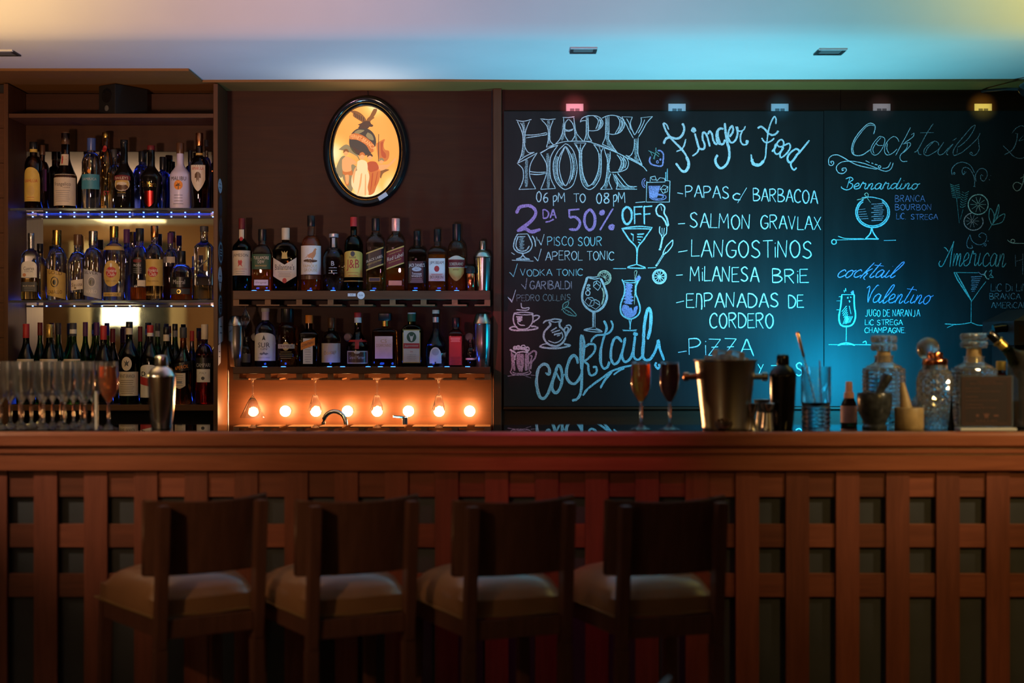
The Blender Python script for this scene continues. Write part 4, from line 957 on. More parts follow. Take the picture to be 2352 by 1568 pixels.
chalk_obj('chalk_drawing', [[3, (120,970),(130,1150),(130,1290),(105,1350),(150,1400),(300,1410),(440,1400),(485,1360),(450,1290),(445,1000)], [(140,1350),(200,1380),(350,1380),(450,1350)], [4, (450,1020),(540,955),(590,990),(560,1100),(500,1180),(485,1300)], [3, (470,1050),(510,1050),(490,1130),(460,1200)],
 [7, (265,1010),(255,1180),(290,1330)], [7, (310,1010),(320,1180),(310,1330)], [4, (235,1010),(235,1200),(280,1340)], [7, (405,1010),(405,1150),(400,1330)], [5, (150,1010),(165,1200),(180,1330)], [3, (345,1010),(345,1200),(310,1350)], [(50,1430),(200,1415)], [(380,1430),(490,1465)], [(490,1410),(570,1418)]], 'ck_m', 'mauve chalk beer mug', CU, 2.4)
chalk_obj('chalk_drawing', [circ(250, 890, 32, 36, 8), circ(345, 880, 40, 34, 8), circ(420, 920, 38, 40, 8), circ(190, 900, 30, 32, 8), [4, (90,930),(150,960),(200,990)], [3, (220,990),(330,970),(440,990)], [3, (215,990),(190,1060),(185,1130)], [3, (170,1150),(180,1190)], [5, (170,900),(440,940)], [4, (200,870),(420,900)]], 'ck_w', 'chalk froth', CU, 2.6)

# right-hand panel: thin script headings
R1 = (1880, 240, 7.84); R2 = (2100, 240, 7.84)
chalk_obj('chalk_lettering', [[2, (990,530),(1020,440),(1010,370),(940,335),(860,370),(740,490),(640,640),(600,770),(610,880),(690,920),(790,905),(880,850),(930,810)], [(1000,380),(930,370),(850,410),(740,540),(650,680),(620,800),(640,880)],
 [(1130,575),(1190,610),(1180,720),(1110,850),(1030,910),(960,880),(945,790),(1000,680),(1090,580),(1130,575)], [(1130,590),(1040,690),(980,800),(1000,880)], [(1040,700),(1080,735),(1160,735)],
 [(1450,670),(1420,610),(1350,575),(1260,640),(1200,740),(1190,850),(1240,910),(1340,870),(1415,800)], [(1240,700),(1230,800),(1270,880)],
 [(1655,415),(1560,600),(1470,760),(1390,915)], [(1720,510),(1670,545)], [(1720,510),(1700,580),(1550,690)], [(1520,710),(1640,685),(1650,740),(1560,840),(1480,900),(1470,980),(1520,1025),(1600,1020)], [(1600,700),(1590,780),(1500,880)]], 'ck_w', 'thin cursive Cocktails heading, first letters', R1, 1.5)
chalk_obj('chalk_lettering', [[1.8, (340,345),(250,480),(150,660),(60,820),(0,860)], [(110,510),(350,505)], [(60,800),(80,890),(130,900)],
 [(530,680),(440,800),(330,880),(240,920),(175,890),(185,800),(270,710),(360,660),(430,690),(440,740)], [(350,670),(240,780),(200,880)], [(530,680),(430,840),(450,905),(530,880),(600,800),(700,710)], [(700,710),(600,830),(580,880),(610,910)],
 [(690,650),(760,605)], [(720,640),(740,620)], [(860,860),(800,890),(720,915),(700,850),(760,730),(900,560),(1030,410),(1095,370),(1070,460),(980,600),(870,710),(780,770)], [(780,780),(770,880)],
 [(860,860),(960,780),(1080,670),(1150,590),(1185,515)], [(1150,600),(1160,700),(1170,800),(1120,890),(1060,915),(1000,880),(1030,860),(1050,890)]], 'ck_f', 'thin cursive Cocktails heading, last letters', R2, 1.7)
chalk_obj('chalk_drawing', [[(240,1100),(190,1080),(185,980),(240,920),(330,905),(420,940),(540,1010),(680,1080),(860,1130),(1050,1165)], [(240,1100),(275,1060),(260,1020),(220,1030),(240,1060)],
 [(490,1140),(430,1150),(430,1190),(460,1170)], [(490,1140),(500,1190),(440,1240),(360,1225),(320,1150),(350,1080),(440,1030),(600,1020),(800,1055),(960,1110),(1130,1180),(1230,1200),(1310,1150),(1345,1050)], [(1150,1150),(1250,1130),(1300,1035)],
 [2.4, (850,1010),(920,1045)], [3.5, (955,1050),(985,1060)], [3.5, (1020,1075),(1060,1085)], circ(1100, 1120, 22, 22, 8)], 'ck_w', 'chalk flourish', R1, 1.9)
# script hand (lower case), unit x-height .5
SC = {'a': [[(.42,.42),(.25,.52),(.04,.3),(.08,.03),(.3,.08),(.44,.46),(.4,.1),(.5,0),(.62,.14)]], 'c': [[(.42,.4),(.28,.52),(.06,.34),(.06,.08),(.25,0),(.5,.16)]], 'd': [[(.42,.42),(.25,.5),(.04,.28),(.1,.02),(.3,.1),(.5,.55),(.62,1.0)], [(.5,.5),(.42,.1),(.52,0),(.66,.12)]],
 'e': [[(.0,.15),(.3,.3),(.34,.46),(.2,.52),(.04,.3),(.1,.03),(.3,.02),(.5,.16)]], 'i': [[(.14,.5),(.06,.1),(.16,0),(.32,.12)], [(.22,.74),(.24,.76)]], 'k': [[(.0,-.05),(.2,.5),(.42,1.0)], [(.5,.6),(.16,.32),(.34,.28),(.22,-.02),(.38,-.16)]],
 'l': [[(.0,.1),(.34,.6),(.5,1.0),(.36,1.02),(.14,.5),(.08,.05),(.2,0),(.36,.14)]], 'm': [[(.0,.5),(.0,0)], [(0,.1),(.16,.48),(.24,.4),(.2,0)], [(.2,.1),(.38,.48),(.46,.4),(.42,.05),(.52,0),(.64,.14)]], 'n': [[(.06,.5),(.0,0)], [(0,.1),(.2,.5),(.32,.42),(.26,.05),(.36,0),(.5,.14)]],
 'o': [[(.28,.5),(.08,.38),(.04,.12),(.2,-.02),(.38,.15),(.4,.38),(.28,.5),(.42,.42),(.56,.5)]], 'r': [[(-.04,.1),(.08,.5),(.13,.6),(.18,.47),(.34,.47),(.31,.1),(.4,0),(.52,.14)]], 't': [[(.36,1.0),(.16,.4),(.08,.08),(.2,0),(.36,.12)], [(.0,.86),(.62,.8)]],
 'B': [[(.28,1.0),(.2,.1)], [(.0,.9),(.3,1.05),(.52,.85),(.3,.6),(.56,.42),(.5,.08),(.2,-.06),(-.15,.1),(-.2,.25)]], 'V': [[(-.1,.85),(.06,.95),(.12,.4),(.24,.0)], [(.24,0),(.3,.6),(.5,1.02),(.62,1.0)]],
 'A': [[(-.35,.1),(-.3,-.02),(-.1,-.02),(.1,.25),(.4,.7),(.52,.95)], [(.52,.95),(.44,.5),(.42,-.05)], [(-.12,.7),(.0,.68),(.2,.55)], [(-.35,.1),(-.28,.18)]]}
SA = {'i': .34, 'l': .38, 'm': .66, 't': .4, 'B': .66, 'V': .5, 'A': .62, 'o': .54, 'a': .6, 'c': .5, 'd': .62, 'e': .48, 'k': .5, 'n': .5, 'r': .5}
def script(s, x0, x1, yt, yb, wd, m, lab, slope=0.0, shear=.12):
    geo = ([], [])
    write(s, x0, x1-shear*(yb-yt)*.4, yt, yb, geo, wd, slope, .02, font=SC, adv=SA, shear=shear)
    return mesh('chalk_lettering', geo[0], geo[1], M[m], cbd, label=lab)
script('Bernardino', 1938, 2108, 408, 434, 2.1, 'ck_c', 'cursive Bernardino', 0.0, .2)
script('cocktail', 1921, 2058, 602, 636, 2.1, 'ck_v', 'small cursive cocktail', 0.01, .5)
script('Valentino', 1985, 2138, 655, 694, 1.9, 'ck_v', 'cursive Valentino', .02, .3)
script('American', 2168, 2308, 552, 610, 1.7, 'ck_g', 'cursive American', .01, .1)
lettering([('BRANCA', 2056, 2124, 449, 463, 1.1), ('BOURBON', 2056, 2140, 469, 482, 1.1), ('LiC.', 2059, 2080, 489, 503, 1.1), ('STREGA', 2092, 2154, 492, 504, 1.1)], 'ck_v', None, wob=.04)
lettering([('JUGO DE NARANJA', 1987, 2113, 711, 726, 1.15), ('LiC STREGA', 1987, 2073, 734, 746, 1.15), ('CHAMPAGNE.', 1986, 2080, 752, 764, 1.15)], 'ck_w', None, wob=.04)
lettering([('LiC Di LiMONE', 2276, 2400, 651, 668, 1.4), ('BRANCA MENTA', 2273, 2410, 674, 687, 1.4), ('AMERiCANO', 2277, 2372, 694, 707, 1.4)], 'ck_f', None, wob=.04)
R3 = (1880, 230, 4.0209); R4 = (1880, 590, 3.824)
chalk_obj('chalk_drawing', [[3, *circ(500, 1035, 155, 140, 20, -1.0, PI+1.0)], [2.2, *circ(500, 1035, 140, 125, 18, -.9, PI+.9)], [(400,900),(490,895),(600,920)], [3, (488,1180),(478,1230),(430,1285)], [3, (492,1180),(510,1230),(550,1285)], [5, (430,1280),(555,1282)], [2, (150,1290),(430,1285)], [2, (605,1295),(715,1292)], circ(143, 1308, 22, 22, 8), [1.6, (180,1255),(250,1275),(420,1278)]], 'ck_c', 'chalk drawing of a balloon glass', R3, 2.2)
chalk_obj('chalk_drawing', [[3, (490+(i%2)*20, 960+i*19), (605-(i%3)*8, 955+i*19)] for i in range(9)] + [[2, (370,1010+i*22),(430+(i*8),1005+i*22)] for i in range(5)], 'ck_m', None, R3, 2)
chalk_obj('chalk_drawing', [[(445,890),(425,870),(445,855),(460,875),(440,900),(355,920)], [(445,895),(480,945)]], 'ck_y', None, R3, 1.6)
chalk_obj('chalk_drawing', [[(1235,690),(1230,640),(1270,590),(1330,572),(1400,600),(1440,670)], circ(1253, 675, 8, 8, 6), [(1350,655),(1340,690),(1325,650),(1350,620),(1400,640),(1440,720),(1440,800)], [(1365,660),(1350,680)], [(1455,750),(1450,690),(1490,635),(1540,640),(1560,690),(1530,745),(1500,730),(1500,690),(1520,700)], [(1430,795),(1450,800)], [2, (1590,692),(1594,695)], [2, (1575,730),(1583,738)],
 [(1400,1240),(1370,1310),(1380,1360),(1420,1365),(1415,1340)], [(1400,1240),(1420,1300),(1480,1335),(1540,1310),(1550,1250),(1510,1225),(1480,1250),(1500,1270)], circ(1540, 1335, 10, 10, 6), [3, (1562,1298),(1570,1300)]], 'ck_f', 'chalk flourish', R3, 1.6)
chalk_obj('chalk_drawing', [[2.2, *circ(1475, 963, 92, 92, 18)]] + [[1.6, (1475+10*math.cos(a), 963+10*math.sin(a)), (1475+72*math.cos(a), 963+72*math.sin(a))] for a in [i*.63 for i in range(10)]], 'ck_y', 'chalk citrus wheel', R3, 2)
chalk_obj('chalk_drawing', [[2.2, *circ(1432, 1120, 88, 80, 16, -.5, PI*1.45)]] + [[1.6, (1420+8*math.cos(a), 1115+8*math.sin(a)), (1420+62*math.cos(a), 1115+62*math.sin(a))] for a in [i*.63 for i in range(10)]], 'ck_r', 'chalk citrus wheel', R3, 2)
chalk_obj('chalk_drawing', [[(1600,1150),(1575,1080),(1585,1000),(1620,1050),(1620,1130)], [(1610,1130),(1640,1030),(1665,960),(1665,1030),(1640,1100)], [(1600,1150),(1660,1080),(1720,1050),(1700,1120),(1640,1145),(1600,1150)], [(1600,1150),(1572,1200)], [1.2, (1620,1130),(1655,1000)],
 [1, (1275,900),(1300,1135)], [1, (1335,1010),(1310,1100)]] + [[1.5, (1250+i*4,790+i*16),(1215+i*3,775+i*17)] for i in range(8)] + [[1.5, (1255+i*4,790+i*16),(1300+i*2,778+i*17)] for i in range(8)] + [[1.5, (1350-i*5,860+i*22),(1325-i*3,845+i*22)] for i in range(7)] + [[1.5, (1355-i*5,860+i*22),(1388-i*5,842+i*22)] for i in range(7)], 'ck_g', 'chalk leaves and sprigs', R3, 1.6)
chalk_obj('chalk_drawing', [[(205,330),(315,330)], [3.4, (205,330),(195,430),(180,530),(195,595),(245,610),(300,590),(325,520),(315,430),(312,330)], [2.4, (245,612),(243,740)], [3.5, (170,775),(243,755),(320,775)], [2, (90,770),(460,770)], [2, (390,750),(415,740),(420,765)],
 [2, (180,348),(200,348)], [1.4, (160,385),(190,385)], [1.4, (160,463),(185,463)]] + [[2.4, (205+i*6,480+i*18),(245+i*3,430+i*18)] for i in range(7)] + [[2, (215+i*12,590-i*3),(240+i*12,520)] for i in range(6)] + [[2.5, (225,290),(228,310)], [2.5, (238,275),(240,300)], [5, (255,355),(258,362)], [5, (272,385),(276,395)], [4, (283,352),(287,358)], [2, (270,430),(285,500)]], 'ck_c', 'chalk drawing of a champagne cocktail', R4, 2.4)
chalk_obj('chalk_drawing', [[10, (292,305),(300,325)], [6, (300,295),(308,330)]], 'ck_v', None, R4, 8)
chalk_obj('chalk_drawing', [[2.4, (1190,135),(1230,215),(1340,380)], [2.4, (1210,140),(1260,230),(1345,390)], [2, (1190,135),(1400,140)], [1.4, (1470,215),(1400,310),(1345,390)], [2.2, (1342,390),(1340,575)], [(1110,588),(1230,592),(1340,575)], [(1340,575),(1400,598),(1465,600)], [(1130,620),(1190,595)]], 'ck_g', 'chalk drawing of a wide martini glass', R4, 2)
chalk_obj('chalk_drawing', [[2.6, (1340+(i%2)*5,175+i*18),(1435-i*9,172+i*18)] for i in range(8)] + [[1.6, (1400,130),(1440,155),(1470,130)]], 'ck_m', None, R4, 2)
chalk_obj('chalk_drawing', [[(1475,120),(1460,150),(1480,190),(1500,190)], [(1440,150),(1460,160)]], 'ck_y', None, R4, 2)
chalk_obj('chalk_drawing', [[(1500,130),(1520,115),(1515,150),(1500,165)], [(1510,150),(1535,180),(1500,175)]], 'ck_g', None, R4, 1.6)
# heading cut by the right picture edge
chalk_obj('chalk_lettering', [[(1760,520),(1830,430),(1930,380),(2010,420)], [(1820,515),(1870,530)], [2, (1860,530),(1830,700),(1750,830),(1620,905)], [(1600,740),(1700,840),(1800,940),(1920,970),(2020,930)], [(1880,650),(1960,560)], [(1890,655),(2000,620)]], 'ck_f', 'beginning of a cut-off cursive heading', R2, 1.6)
chalk_obj('chalk_lettering', [[(1940,1440),(1860,1400),(1800,1420),(1780,1480),(1830,1550),(1900,1530),(1960,1400),(1975,1250)], [(1910,1330),(1975,1290)]], 'ck_y', None, R2, 1.7)
chalk_obj('chalk_drawing', [[(1745,1290),(1770,1310),(1800,1320),(1900,1322)], circ(1795, 1300, 18, 16, 8)], 'ck_y', None, R3, 1.5)
chalk_obj('chalk_lettering', [[(2332,585),(2333,612)], [(2333,600),(2349,596)], [(2349,582),(2349,630)]], 'ck_f', None, (0, 0, 1), 1.6)
# ------------------------------------------------------------------ bottles
def gm(name, col, rough=0.03, tr=1.0, ior=1.46): return pbr('glass_'+name, col, rough, trans=tr, ior=ior)
GM = {'clear': gm('clear', (0.96, 0.96, 0.97)), 'green': gm('green', (0.10, 0.42, 0.07)), 'dgreen': gm('dark_green', (0.015, 0.06, 0.018)),
      'brown': gm('brown', (0.10, 0.03, 0.008)), 'amber': gm('amber', (0.75, 0.28, 0.05)), 'blue': gm('blue', (0.30, 0.40, 0.95)),
      'smoke': gm('smoke', (0.42, 0.36, 0.36)), 'rose': gm('rose', (0.80, 0.25, 0.25)), 'black': pbr('glass_black', (0.006, 0.005, 0.005), 0.06),
      'white': pbr('glass_white', (0.62, 0.56, 0.72), 0.30), 'orange': gm('orange', (0.85, 0.22, 0.03)), 'gold': gm('gold', (0.85, 0.60, 0.25))}
LQ = {'amber': pbr('liquid_amber', (0.92, 0.20, 0.012), 0.0, trans=0.78, ior=1.36), 'gold': pbr('liquid_gold', (0.92, 0.62, 0.22), 0.0, trans=1.0, ior=1.36),
      'dark': pbr('liquid_dark', (0.05, 0.006, 0.006), 0.02, trans=0.6, ior=1.36), 'red': pbr('liquid_red', (0.55, 0.02, 0.02), 0.0, trans=1.0, ior=1.36), 'aperol': pbr('liquid_orange', (0.92, 0.20, 0.012), 0.0, trans=0.78, ior=1.36)}
LC = {}
def LM(c, metal=0.0, rough=.5):
    k = (c, metal)
    if k not in LC:
        base = {'white': (.72,.68,.60), 'cream': (.62,.52,.38), 'black': (.010,.010,.012), 'gold': (.55,.36,.09), 'yellow': (.62,.42,.08), 'red': (.45,.03,.03), 'green': (.02,.07,.03),
                'orange': (.80,.26,.03), 'brown': (.10,.045,.02), 'silver': (.45,.44,.44), 'blue': (.06,.10,.30), 'purple': (.10,.03,.12), 'grey': (.20,.20,.21), 'teal': (.05,.22,.28),
                'pink': (.85,.45,.38), 'dred': (.14,.012,.014), 'copper': (.60,.25,.10), 'lilac': (.45,.38,.60), 'dgrey': (.05,.05,.055)}[c]
        LC[k] = pbr('paper_'+c if not metal else 'foil_'+c, base, .28 if metal else rough, metal, noise=0.06 if not metal else 0.0, nscale=40)
    return LC[k]

UNIT = {}
def unit_arc(nexp, dr):
    k = (nexp, dr)
    if k not in UNIT:
        n = 128; s = sect(n, nexp, dr)
        s = s + [s[0]]; acc = [0.0]
        for a, b in zip(s, s[1:]): acc.append(acc[-1]+math.hypot(b[0]-a[0], b[1]-a[1]))
        UNIT[k] = (s, acc, acc[-1])
    return UNIT[k]

class Bottle:
    def __init__(self, name, lab, px, top, base, w, D, z0, glass, shp, cat='bottle', group=None):
        self.s = F/D; s = self.s
        sh, ne, nr, kind, nexp, dr = shp[:6]; bt = shp[6] if len(shp) > 6 else 1.0
        self.R = (w/2)/s; self.H = (base-top)/s; self.base = base; self.px = px
        R_, H = self.R, self.H
        self.nexp, self.dr, self.nr = nexp, dr, nr
        pr = [(.86*bt, 0), (.95*bt, .006), (bt, .022)]
        if bt != 1.0: pr += [(bt+(1-bt)*.5, .022+(sh-.022)*.5)]
        pr += [(1, sh)]
        d = ne-sh
        if kind == 'r':   # round shoulder
            for t in (.25, .45, .62, .76, .88, .96):
                pr.append((nr + (1-nr)*math.sqrt(max(0, 1-t*t))*(1-.25*t) if t < .9 else nr+(1-nr)*.12*(1-t)/.12, sh+d*t))
        elif kind == 's':  # long slope
            for t in (.15, .3, .45, .6, .75, .88): pr.append((nr+(1-nr)*(.5+.5*math.cos(PI*t)), sh+d*t))
        elif kind == 'q':  # hard shoulder
            pr += [(.96, sh+d*.25), (.75, sh+d*.6), (nr+.08, sh+d*.85)]
        elif kind == 'c':  # cone
            for t in (.2, .4, .6, .8): pr.append((nr+(1-nr)*(1-t)**1.25, sh+d*t))
        pr += [(nr, ne), (nr*.96, (ne+1)/2), (nr, .985), (nr*.9, 1)]
        self.prof = [(a*R_, b*H) for a, b in pr]
        self.t = thing(name, lab, cat, ((px-CX)/s, D, z0), R.uniform(-.04, .04), group)
        rn = None
        if nexp != 2.0 or dr != 1.0:
            th = max(nr*R_*1.25, 0)
            def rn(r, z, th=th):
                f = min(1, max(0, (r-th)/(R_*.92-th))) if z > H*.3 else 1
                return (2+(nexp-2)*f, 1+(dr-1)*f)
        self.rn = rn or (lambda r, z: (2.0, 1.0))
        loft('glass_body', self.prof, GM[glass], self.t, 28 if nexp == 2.0 else 36, nexp, dr, rnd=rn)
    def rad(self, z):
        p = self.prof
        for (r0, z0), (r1, z1) in zip(p, p[1:]):
            if z0 <= z <= z1: return r0+(r1-r0)*(z-z0)/max(1e-9, z1-z0)
        return p[-1][0]
    def surf(self, s, z, off):
        r = self.rad(z); ne, dr = self.rn(r, z); ne = round(ne, 1); dr = round(dr, 2)
        S_, acc, tot = unit_arc(ne, dr)
        u = (s/max(r, 1e-5)) % tot
        lo, hi = 0, len(acc)-1
        while hi-lo > 1:
            m_ = (lo+hi)//2
            if acc[m_] <= u: lo = m_
            else: hi = m_
        f = (u-acc[lo])/max(1e-9, acc[hi]-acc[lo])
        a = S_[lo][0]+(S_[hi][0]-S_[lo][0])*f; b = S_[lo][1]+(S_[hi][1]-S_[lo][1])*f
        tx, ty = S_[hi][0]-S_[lo][0], S_[hi][1]-S_[lo][1]; L = math.hypot(tx, ty) or 1
        return (r*a + ty/L*off, r*b - tx/L*off, z)
    def z(self, py): return max(.001, (self.base-py)/self.s)
    def label(self, y0, y1, wpx, shape='rect', col='cream', dx=0, metal=0.0, off=.0005, k=.3, name='label', parent=None):
        zt_, zb_ = self.z(y0), self.z(y1); W = wpx/2/self.s; dx = dx/self.s
        W = min(W*1.0, self.R*1.35); H_ = zt_-zb_; zm = (zt_+zb_)/2
        # pixel half width -> arc length on a round body
        ne0, _ = self.rn(self.R, 0)
        if ne0 < 2.5: W = self.R*math.asin(min(.98, W/self.R)) if W < self.R*.99 else self.R*1.4
        n, rws = 20, 8; vs, fs = [], []
        for i in range(n+1):
            u = -1+2*i/n
            lo, hi = zb_, zt_
            if shape == 'oval': q = math.sqrt(max(0.0004, 1-u*u)); lo, hi = zm-H_/2*q, zm+H_/2*q
            elif shape == 'arch': hi = zt_-k*H_*(1-math.sqrt(max(0, 1-u*u)))
            elif shape == 'slant': lo += u*k*H_; hi += u*k*H_
            elif shape == 'chev': hi = zt_-k*H_*(1-abs(u)); lo = zb_+k*H_*abs(u)
            elif shape == 'shield': lo = zb_+k*H_*abs(u)**1.5
            elif shape == 'wave': hi = zt_-k*H_*(.5-.5*math.cos(u*PI)); 
            for j in range(rws+1):
                vs.append(self.surf(dx+u*W, lo+(hi-lo)*j/rws, off))
        for i in range(n):
            for j in range(rws):
                a = i*(rws+1)+j; fs.append((a, a+rws+1, a+rws+2, a+1))
        return mesh(name, vs, fs, LM(col, metal), parent or self.t, True)
    def text(self, s, py, wpx, col='black', dx=0, hpx=None, slope=0.0, parent=None, off=.0009, metal=0.0):
        vs, fs, ww, hh = text_geo(s)
        kx = wpx/self.s/ww; kz = kx if hpx is None else hpx/self.s/hh
        zc = self.z(py)
        out = [self.surf(dx/self.s+v[0]*kx, zc+v[1]*kz+slope*v[0]*kx, off) for v in vs]
        return mesh('lettering', out, fs, LM(col, metal), parent or self.t)
    def dot(self, py, rx, ry, col, dx=0, parent=None, off=.0008, n=16, metal=0.0, pts=None, name='emblem'):
        zc = self.z(py); q = pts or [(math.cos(2*PI*i/n), math.sin(2*PI*i/n)) for i in range(n)]
        m_ = len(q); vs = [self.surf(dx/self.s, zc, off)]; fs = []
        for k in (1, 2, 3, 4):
            f = k/4; vs += [self.surf((dx+a*rx*f)/self.s, zc+b*ry*f/self.s, off) for a, b in q]
        for i in range(m_):
            j = (i+1) % m_; fs.append((1+i, 1+j, 0))
            for k in range(3): a, b = 1+k*m_, 1+(k+1)*m_; fs.append((b+i, b+j, a+j, a+i))
        return mesh(name, vs, fs, LM(col, metal), parent or self.t)
    def lines(self, y0, y1, n, wpx, col='grey', dx=0, parent=None):
        geo = []
        for i in range(n):
            y = y0+(y1-y0)*i/max(1, n-1); w_ = wpx*(.7+.3*R.random())/2; h = .45
            geo.append(([self.surf((dx+a)/self.s, self.z(y+b), .0008) for a, b in [(-w_+w_*q/4, h) for q in range(9)] + [(-w_+w_*q/4, -h) for q in range(9)]], [(q, q+9, q+10, q+1) for q in range(8)]))
        vs, fs = join_geo(geo)
        return mesh('small_print', vs, fs, LM(col), parent or self.t)
    def cap(self, ybot, col='black', metal=0.0, rf=1.12, topcol=None, square=0, ytop=None, wpx=None):
        z0 = self.z(ybot); z1 = self.H+.001 if ytop is None else self.z(ytop)
        r = self.rad(min(z1, self.H*.99))*rf if wpx is None else wpx/2/self.s
        r = max(r, self.rad(z0)*1.03 if wpx is None else 0)
        pr = [(r*.98, z0), (r, z0+.0008), (r, z1-.0015), (r*.93, z1), (0, z1)]
        return loft('cap', pr, LM(col, metal, .3), self.t, 24, nexp=(6.0 if square else 2.0), dr=1.0)
    def band(self, y0, y1, col, metal=0.0, rf=1.04):
        z1, z0 = self.z(y0), self.z(y1); k = 6
        return loft('neck_band', [(self.rad(z0+(z1-z0)*i/k)*rf+.0003, z0+(z1-z0)*i/k) for i in range(k+1)], LM(col, metal), self.t, 24, caps=False)
    def liquid(self, py, key):
        zl = self.z(py); pr = [(r*.93-.0005, z) for r, z in self.prof if .0035 < z < zl]
        pr = [(self.R*.80*(self.prof[0][0]/(.86*self.R)), .0032)] + pr + [(self.rad(zl)*.93-.0005, zl), (0, zl)]
        pr = [(max(a, .0005) if i < len(pr)-1 else 0, b) for i, (a, b) in enumerate(pr)]
        loft('liquid', pr, LQ[key], self.t, 28, self.nexp, self.dr, rnd=self.rn if (self.nexp != 2 or self.dr != 1) else None)

# shapes: shoulder start, neck start, neck ratio, shoulder kind, section exponent, depth ratio, foot ratio
SQ = (.60, .74, .34, 'r', 7.0, 1.0); RD = (.60, .76, .36, 'r', 2.0, 1.0); WN = (.48, .80, .32, 's', 2.0, 1.0); PR = (.30, .74, .30, 's', 2.0, 1.0, .86)
D1, D2, D3 = 5.915, 5.990, 5.952
g1, g2, g3 = 'bottles on the upper glass shelf', 'bottles on the lower glass shelf', 'bottles on the wooden bottom shelf of the cabinet'
g4, g5 = 'whisky bottles on the upper wall shelf', 'liqueur bottles on the lower wall shelf'
def bt(lab, px, top, w, row, glass, shp, back=False, name='liquor_bottle'):
    base, z0, g = {1: (480, 1.905, g1), 2: (690, 1.525, g2), 3: (928, 1.0945, g3), 4: (668.7, 1.565, g4), 5: (841.7, 1.250, g5)}[row]
    D = {1: D1, 2: D1, 3: D1, 4: D3, 5: D3}[row]
    if back: D = D2 + (.004 if row == 3 else 0)
    base2 = CY + (CZ-z0)*F/D
    return Bottle(name, lab, px, top, base2, w, D, z0, glass, shp, 'bottle', g)

# --- upper glass shelf
b = bt('dark brown bottle with a yellow arched label and red lettering', 77, 327, 40, 1, 'brown', (.66, .80, .42, 'r', 2., 1.))
b.cap(343, 'black'); b.band(343, 350, 'yellow'); L = b.label(386, 464, 36, 'arch', 'yellow', k=.35); b.text('KAHLÚA', 416, 32, 'red', hpx=9, parent=L); b.dot(440, 9, 12, 'gold', parent=L); b.lines(455, 461, 2, 24, 'red', parent=L)
b = bt('slim dark bottle with a brown ribbed cap, behind the yellow-labelled one', 97, 334, 34, 1, 'brown', RD, True); b.cap(356, 'brown'); b.label(390, 440, 26, 'rect', 'purple')
b = bt('monk-shaped dark bottle with a large cream label', 150.5, 304, 51, 1, 'brown', (.42, .66, .38, 'c', 2., 1.))
b.cap(326, 'brown', wpx=19); b.band(326, 332, 'brown'); L = b.label(402, 474, 50, 'rect', 'cream'); b.text('Frangelico', 426, 40, 'dgrey', hpx=11, parent=L); b.lines(440, 464, 6, 38, 'grey', parent=L); b.text('LIQUEUR', 433, 16, 'brown', dx=10, parent=L)
L = b.label(355, 381, 20, 'rect', 'cream', name='neck_label'); b.text('F', 368, 10, 'red', parent=L)
b = bt('clear bottle with a blue cap and faint teal lettering', 210, 318, 43, 1, 'clear', (.66, .80, .42, 'r', 2., 1.))
b.cap(346, 'blue'); b.label(402, 436, 40, 'rect', 'teal'); b.text('SAMBUCA', 413, 34, 'silver', hpx=6); b.dot(395, 4, 5, 'orange')
b = bt('tall golden bottle with a brass screw cap behind the clear one', 243, 305, 38, 1, 'gold', (.62, .80, .42, 'r', 2., 1.), True); b.cap(317, 'gold', 1.0); b.dot(343, 5, 8, 'red'); b.text('REST', 445, 26, 'red', hpx=10)
b = bt('clear bottle with a dark cap behind the black cream-liqueur bottle', 262, 344, 34, 1, 'clear', RD, True); b.cap(362, 'dgrey')
b = bt('black long-necked bottle with an oval cream label and red band', 285, 322, 46, 1, 'black', (.46, .70, .36, 's', 2., 1.))
b.cap(330, 'black', rf=1.08); b.dot(425, 19, 16, 'cream', off=.0005); b.dot(425, 17, 14, 'gold', off=.0008); b.dot(432, 15, 7, 'brown', off=.0012); b.dot(424, 12, 4, 'cream', off=.0012); b.label(404, 416, 36, 'arch', 'dred', k=.3, off=.0015); b.text('BAILEYS', 411, 30, 'cream', hpx=6, off=.0020); b.text('ORIGINAL', 444, 20, 'gold'); b.lines(448, 452, 2, 20, 'grey')
b = bt('wide clear bottle glowing blue, left of the black red-badged bottle', 326, 348, 42, 1, 'blue', (.58, .78, .34, 'r', 2., 1.), True); b.cap(372, 'black')  # clear glass tinted blue, the LED light put into its colour
b = bt('wide clear bottle glowing blue, right of the black red-badged bottle', 374, 361, 40, 1, 'blue', (.56, .74, .34, 'r', 2., 1.), True); b.cap(390, 'black')  # blue of the shelf light put into the glass colour here too
b = bt('black pear-shaped bottle with gold script and a red foil badge', 347, 335, 50, 1, 'black', (.50, .70, .34, 's', 2., 1., .66))
b.cap(345, 'dred', rf=1.06); b.text('Tia Maria', 425, 36, 'gold', hpx=12, metal=1.0); b.label(440, 476, 22, 'shield', 'red', k=.3, metal=1.0)
b = bt('white coconut-liqueur bottle with a dark cap and orange sun badge', 414, 329, 47, 1, 'white', (.50, .70, .34, 's', 2., 1.))
b.cap(353, 'brown', rf=1.15); b.text('MALIBU', 412, 36, 'dgrey', hpx=9); b.dot(427, 10, 11, 'orange'); b.dot(429, 7, 8, 'brown', off=.0012, pts=[(-.1,-1),(-.05,.1),(-.9,-.1),(-.6,.4),(-.1,.4),(-.4,1),(.1,.6),(.6,.9),(.3,.35),(.9,.1),(.2,.1),(.15,-1)], name='palm_print'); b.lines(450, 470, 4, 24, 'dgrey')
b = bt('slim dark bottle glowing blue behind the white bottle', 437, 346, 28, 1, 'blue', RD, True); b.cap(372, 'black')  # blue LED glow given as glass tint
b = bt('dark bottle with copper foil neck and shield label, last in its row', 458, 306, 46, 1, 'brown', (.56, .70, .34, 'r', 2., 1., .74))
